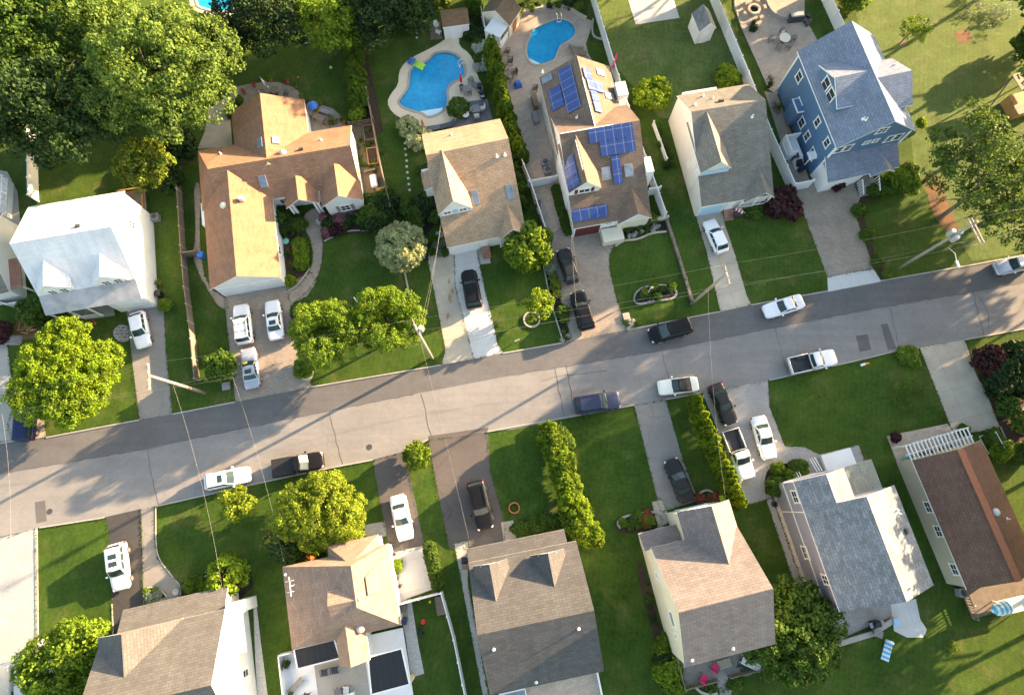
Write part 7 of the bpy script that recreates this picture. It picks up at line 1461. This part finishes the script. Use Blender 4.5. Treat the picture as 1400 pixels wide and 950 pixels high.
b = MB(); b.box(-.45, .45, -.45, .45, 0, .3); tag(b.build('drain_cover', 'grey', loc=P(310, 528, .01), rz=R(10), bevel=.05), 'grey utility box beside the feathery shrub at the street corner', 'utility box')
# white saltbox yard
t = thing('wood_deck', 'orange stained wooden deck frame behind the white saltbox house', 'deck', P(190, 282), R(10)); b = MB(); b.box(-2.0, 1.0, -1.2, 1.8, .1, .3); b.build('deck_floor', 'wood', t); b = MB()
for s_, e in (((-2, 1.8), (1, 1.8)), ((1, 1.8), (1, -1.2))): b.bar((*s_, 1.1), (*e, 1.1), .14, .12); b.bar((*s_, .45), (*e, .45), .08, .08)
b.build('railing', 'wood_o', t)
ac('air conditioner at the right wall of the white saltbox house', (216, 300), 10); bin_('black bin at the front right corner of the white saltbox house', (221, 404), 'black', .9); pot('cluster pot beside the saltbox garage', (219, 388), .3, 'terra', 'lime')
bin_('left black bin between the saltbox house and the left neighbour', (13, 390), 'dkgrey', 1.0); bin_('right black bin between the saltbox house and the left neighbour', (21, 391), 'dkgrey', 1.0)
b = MB()
for i in range(14): a = RNG.uniform(0, 3.14); x, y = RNG.uniform(-1, 1), RNG.uniform(-.6, .6); b.tube([(x, y, .1+.08*(i % 4)), (x+math.cos(a)*.9, y+math.sin(a)*.9, .1+.08*(i % 4))], .07, 6)
tag(b.build('log_pile', 'wood_o', loc=P(35, 450, .01)), 'loose pile of split logs left of the lime tree', 'log pile'); b = MB(); b.add([(-1, -.6, 0), (1, -.6, 0), (1, .6, 0), (-1, .6, 0), (-.6, -.3, .5), (.5, -.35, .6), (.6, .3, .45), (-.5, .35, .55)], [(0, 1, 5, 4), (1, 2, 6, 5), (2, 3, 7, 6), (3, 0, 4, 7), (4, 5, 6, 7)]); tag(b.build('tarpaulin', 'rug', loc=P(18, 465, .01), bevel=.1), 'grey tarpaulin heap by the log pile', 'tarpaulin')
pot('potted red flower at the saltbox porch steps', (130, 442), .25, 'terra', 'redfl'); bush('shrub', 'flowering clump before the saltbox porch', (115, 445), 1.5, .8, 'lime')
# tan hip roof house deck
h = H9; fl = [h.L(*p, .5) for p in ((384, 905), (402, 890), (409, 912), (470, 899), (508, 912), (512, 952), (560, 940), (566, 960), (392, 960))]
t = thing('patio_deck', 'white rear deck with a grey carpet behind the tan hip roofed house', 'deck', h.root.location.copy(), h.rz); xa = h.L(386, 905, .5).x; xb = h.L(564, 945, .5).x; ya = h.L(400, 892, .5).y; yc = h.L(433, 960, .5).y-2
b = MB(); b.box(xa, xb, yc, ya, .3, .45); b.build('deck_floor', 'white2', t); x1, x2 = h.L(432, 930, .5).x, h.L(503, 930, .5).x; b = MB(); b.box(x1, x2, yc, ya-.3, .452, .47); b.build('carpet', 'conc', t)
b = MB(); b.box(xa, xa+.12, yc, ya+.2, .45, 1.6); b.box(xa, h.L(402, 890, .5).x, ya+.1, ya+.22, .45, 1.6); b.build('railing_wall', 'white2', t)
ds = .47; t = btable('weathered bench table on the white rear deck', (408, 934), 45, 1.7, .6, 'wood_g', .45, 'garden_bench', 'bench'); t.location.z = ds
for lab, p, f, m in (('dark armchair beside the left black roof on the white deck', (447, 916), -80, 'dkgrey'), ('dark armchair right of the first on the white deck', (461, 913), -80, 'dkgrey'), ('dark chair at the bottom edge of the white deck', (423, 948), 90, 'dkgrey'), ('slatted grey chair at the deck table, left side', (467, 941), -80, 'rug'), ('slatted grey chair at the deck table, right side', (477, 939), -90, 'white')):
    c_ = chair(lab, p, f, m); c_.location.z = ds; c_.scale = (1.15,)*3
c_ = btable('white slatted table at the bottom edge of the white deck', (478, 950), 12, 1.6, .9, 'white', .72); c_.location.z = ds; c_ = pot('potted plant beside the bench on the white deck', (401, 945), .25, 'dkgrey', 'lime'); c_.location.z = ds; c_ = pot('dark tub in the corner of the white deck', (396, 904), .4, 'dkgrey', 'dark'); c_.location.z = ds
ball('red ball on the lawn beside the gravel strip', (579, 849), .27, 'red'); ball('small yellow ball on the lawn near the white fence', (588, 822), .14, 'yellow')
t = thing('tricycle', 'black toy tricycle on the small fenced lawn', 'tricycle', P(576, 862, .01), R(100)); b = MB(); b.box(-.35, .35, -.06, .06, .25, .35); b.bar((.3, 0, .3), (.45, 0, .7), .06, .06); b.bar((.45, -.25, .7), (.45, .25, .7), .05, .05); b.box(-.35, -.05, -.14, .14, .38, .46); b.build('frame', 'black', t)
for p in ((.45, 0), (-.3, -.22), (-.3, .22)): b = MB(); loft(b, [[(p[0]+r_*math.cos(i*math.pi/6), p[1]+yy, .2+r_*math.sin(i*math.pi/6)) for i in range(12)] for yy, r_ in ((-.04, .2), (.04, .2))]); b.build('wheel', 'black', t)
t = thing('playhouse', 'small brown toy wagon by the corner of the white fence', 'toy', P(603, 827), R(10)); b = MB(); b.box(-.5, .5, -.9, .9, .1, .35); b.build('tray', 'wood', t); b = MB(); b.bar((0, .9, .2), (0, 1.5, .5), .05, .05); b.build('handle', 'black', t)
bin_('black bin with white lid beside the tan hip roofed house', (553, 829), 'dkgrey', 1.0); bin_('blue grey bin beside the tan hip roofed house', (554, 846), 'car_slateblue', 1.0); pot('yellow pot at the end of the gravel strip', (564, 924), .28, 'yellow', None)
for p in ((539, 757), (543, 790), (547, 800)): pot('small pot with dry plant along the white patio wall', p, .2, 'wood', 'purple', 'pots on the white patio')
for i, p in enumerate([(636, 765), (637, 772)]): bin_(['black bin at the corner of the pointed dormer cape', 'brown bin below the black one at the pointed dormer cape'][i], p, ['black', 'wood'][i], .9)
t = thing('glass_table', 'white framed glass skylight table on the pink rear terrace', 'table', P(712, 948, 2.76), R(12)); b = MB(); b.box(-2.0, .5, -.5, .5, .5, .58); b.build('tabletop', 'sky_gl', t); b = MB()
for s_, e in (((-2, -.5), (.5, -.5)), ((-2, .5), (.5, .5)), ((-2, -.5), (-2, .5)), ((.5, -.5), (.5, .5))): b.bar((*s_, .56), (*e, .56), .1, .12); b.box(s_[0]-.05, s_[0]+.05, s_[1]-.05, s_[1]+.05, 0, .5)
b.build('frame', 'white', t)
# cream house deck
for lab, p in (('pink cushioned chair in the middle of the cream house deck', (957, 922)), ('pink cushioned chair close to the cream house wall', (972, 907))):
    c_ = chair(lab, p, 60, 'pink'); c_.location.z = .77; c_.scale = (1.25,)*3
c_ = btable('long white table at the right end of the cream house deck', (1020, 902), -25, 1.9, .85, 'white', .74); c_.location.z = .77; c_ = btable('pale low table on the deck near the cream wall', (985, 903), 15, 1.4, .8, 'cush', .5); c_.location.z = .77
edging([(950, 938), (958, 946), (972, 949), (980, 946)], 'conc', .25, .3); edging([(996, 944), (1006, 936), (1010, 922)], 'conc', .25, .3)
# lilac house back yard and right hand side
grill('black grill at the edge of the lilac house paver patio', (1193, 851), 10); btable('small grey table beside the black grill on the lilac house patio', (1196, 864), -20, .9, .7, 'rug', .7); bin_('blue cooler at the corner of the lilac house patio', (1222, 849), 'lblue', .5)
fence('patio_wall', 'low wall along the edge of the lilac house paver patio', [(1134, 882), (1190, 865), (1220, 846)], .4, 'conc', th=.3, pw=.3, cat='garden wall', post=8)
def striped(label, px, rz, parts=3):
    t = thing('inflatable_lounger', label, 'pool float', P(*px, .02), R(rz)); b = MB()
    for i in range(4): b.tube([(-1.1, -.3+i*.2, .12), (.6, -.3+i*.2, .12)], .11, 8)
    b.build('mattress', 'stripe_b', t, smooth=True); b = MB(); b.tube([(.75, -.4, .2), (.75, .4, .2)], .2, 8); b.build('pillow', 'stripe_b', t, smooth=True); return t
striped('blue and white striped inflatable lounger lying on the back lawn', (1212, 887), 68)
ac('round grey air conditioner at the rear corner of the brown roofed ranch', (1310, 809)); ball('small white ball on the back lawn beside the brown deck', (1329, 827), .25, 'white')
t = thing('patio_table', 'white outdoor table on the brown deck at the right edge', 'table', P(1380, 825, .52), R(12)); b = MB(); b.box(-1.8, 2.2, -.7, .7, .68, .74); b.build('tabletop', 'white', t)
for x in (-1.6, 2.0):
    for y in (-.6, .6): b = MB(); b.box(x-.04, x+.04, y-.04, y+.04, 0, .68); b.build('leg', 'white', t)
t = thing('parasol', 'blue and white striped parasol folded over the white deck table', 'parasol', P(1357, 829, .52), R(14)); b = MB(); b.tube([(-1.0, 0, 1.1), (-.6, 0, 1.15), (.6, 0, 1.15), (.9, 0, 1.1)], [.1, .55, .7, .5], 10); b.build('canopy', 'stripe_b', t); b = MB(); b.tube([(0, 0, 0), (0, 0, 1.1)], .05, 6); b.build('pole', 'grey', t)
chair('dark chair on the brown deck behind the white table', (1390, 822), 190, 'dkgrey').location.z = .52
chair('teal chair on the pink patio beside the white pergola', (1236, 628), -60, 'teal', frame='teal'); chair('second teal chair on the pink patio, nearer the pergola', (1242, 627), -100, 'teal', frame='teal')
for i, p in enumerate([(1258, 622), (1270, 619), (1283, 616), (1297, 612), (1310, 610)]): pot('dark pot with plant under the white pergola', p, .3, 'wood', 'purple', 'pots under the pergola')
t = thing('soccer_goal', 'small white framed garden goal with green netting past the pergola', 'goal', P(1356, 604), R(-70)); b = MB()
for s_, e in (((-1, 0, 0), (-1, 0, 1.3)), ((1, 0, 0), (1, 0, 1.3)), ((-1, 0, 1.3), (1, 0, 1.3)), ((-1, 0, 1.3), (-1, -1, 0)), ((1, 0, 1.3), (1, -1, 0)), ((-1, -1, 0), (1, -1, 0))): b.tube([s_, e], .04, 6)
b.build('frame', 'white', t)
t = thing('toy_pile', 'white and orange toy lying on the right hand front lawn', 'toy', P(1182, 499, .01), R(10)); b = MB(); b.tube([(-.5, 0, .12), (0, .1, .16)], .14, 8); b.build('body', 'white', t); b = MB(); b.tube([(.02, .1, .16), (.45, .1, .12)], .13, 8); b.build('nose', 'orange', t)
for p in ((1388, 506), (1386, 562), (1396, 592)): b = MB(); b.bar((0, 0, .15), (1.8, .5, .15), .3, .3); tag(b.build('timber_edging', 'conc', loc=P(*p, 0)), 'grey timber terrace edge in the shrub bed at the right side', 'garden edging', 'terrace edges in the right bed')
b = MB(); b.lathe([(.3, 0), (.38, .35), (.25, .4), (0, .3)], 10); tag(b.build('garden_lantern', 'white', loc=P(1092, 651, .02)), 'small white garden ornament in the horseshoe bed', 'garden ornament')
b = MB(); b.lathe([(.33, .1), (.33, .35), (.15, .35), (.15, .1)], 14); tag(b.build('hose_reel', 'dkgrey', loc=P(1058, 689, .02)), 'dark coiled hose at the lilac house corner', 'hose reel')
for p in ((303, 789), (283, 787), (262, 798)): b = MB(); b.lathe([(.12, 0), (.14, .2), (.1, .4), (0, .45)], 8); tag(b.build('garden_gnome', 'pink' if p[0] == 303 else 'cush', loc=P(*p, .02)), 'small pale garden ornament in the black mulch bed', 'garden ornament', 'ornaments in the black bed')
b = MB(); b.lathe([(.28, 0), (.34, .5), (.2, .5), (0, .4)], 10); tag(b.build('garden_urn', 'conc', loc=P(243, 808, .02)), 'tan stone urn at the end of the curved walk at bottom left', 'urn')

# ------------------------------------------------------------------ grass creeping over the edges of paving and kerbs
E_ = []
for o in list(COL.objects):
    if o.type == 'MESH' and o.name.split('.')[0] in ('driveway', 'footpath', 'kerb', 'mulch_bed', 'sand_patch', 'meadow') and o.get('kind') == 'structure' and o.name.split('.')[0] != 'meadow':
        me = o.data; cnt = {}
        for p_ in me.polygons:
            for k in p_.edge_keys: cnt[k] = cnt.get(k, 0)+1
        for k, c_ in cnt.items():
            if c_ == 1 or o.name.startswith('kerb'): E_.append((me.vertices[k[0]].co.copy(), me.vertices[k[1]].co.copy(), .35 if o.name.startswith('kerb') else 1))
road_poly = [P(*p) for p in north+south[::-1]]
def in_road(p):
    c = False; j = len(road_poly)-1
    for i in range(len(road_poly)):
        a, b_ = road_poly[i], road_poly[j]
        if (a.y > p[1]) != (b_.y > p[1]) and p[0] < (b_.x-a.x)*(p[1]-a.y)/(b_.y-a.y)+a.x: c = not c
        j = i
    return c
pos = []
for a, c_, w_ in E_:
    L_ = (c_-a).length; nn = int(L_*14*w_+RNG.random())
    for _ in range(nn):
        t_ = RNG.random(); p = a.lerp(c_, t_); j_ = RNG.gauss(0, .07) if math.sin(p.x*1.3)+math.sin(p.y*1.7) > -.6 else RNG.gauss(0, .03)
        p = (p.x+j_, p.y+RNG.gauss(0, .10), RNG.uniform(.03, .08))
        if abs(p[0]) < 75 and abs(p[1]) < 60 and not in_road(p): pos.append(p)
pos = np.array(pos); nr = np.tile(np.array([[0, 0, 1.0]]), (len(pos), 1))
o = bpy.data.objects.new('grass_edges', leafmesh('grass_edges', pos, nr, .13, 'grass', .5, .6)); COL.objects.link(o); tag(o, 'ragged grass creeping over the edges of driveways, paths and kerbs', 'grass', kind='stuff')
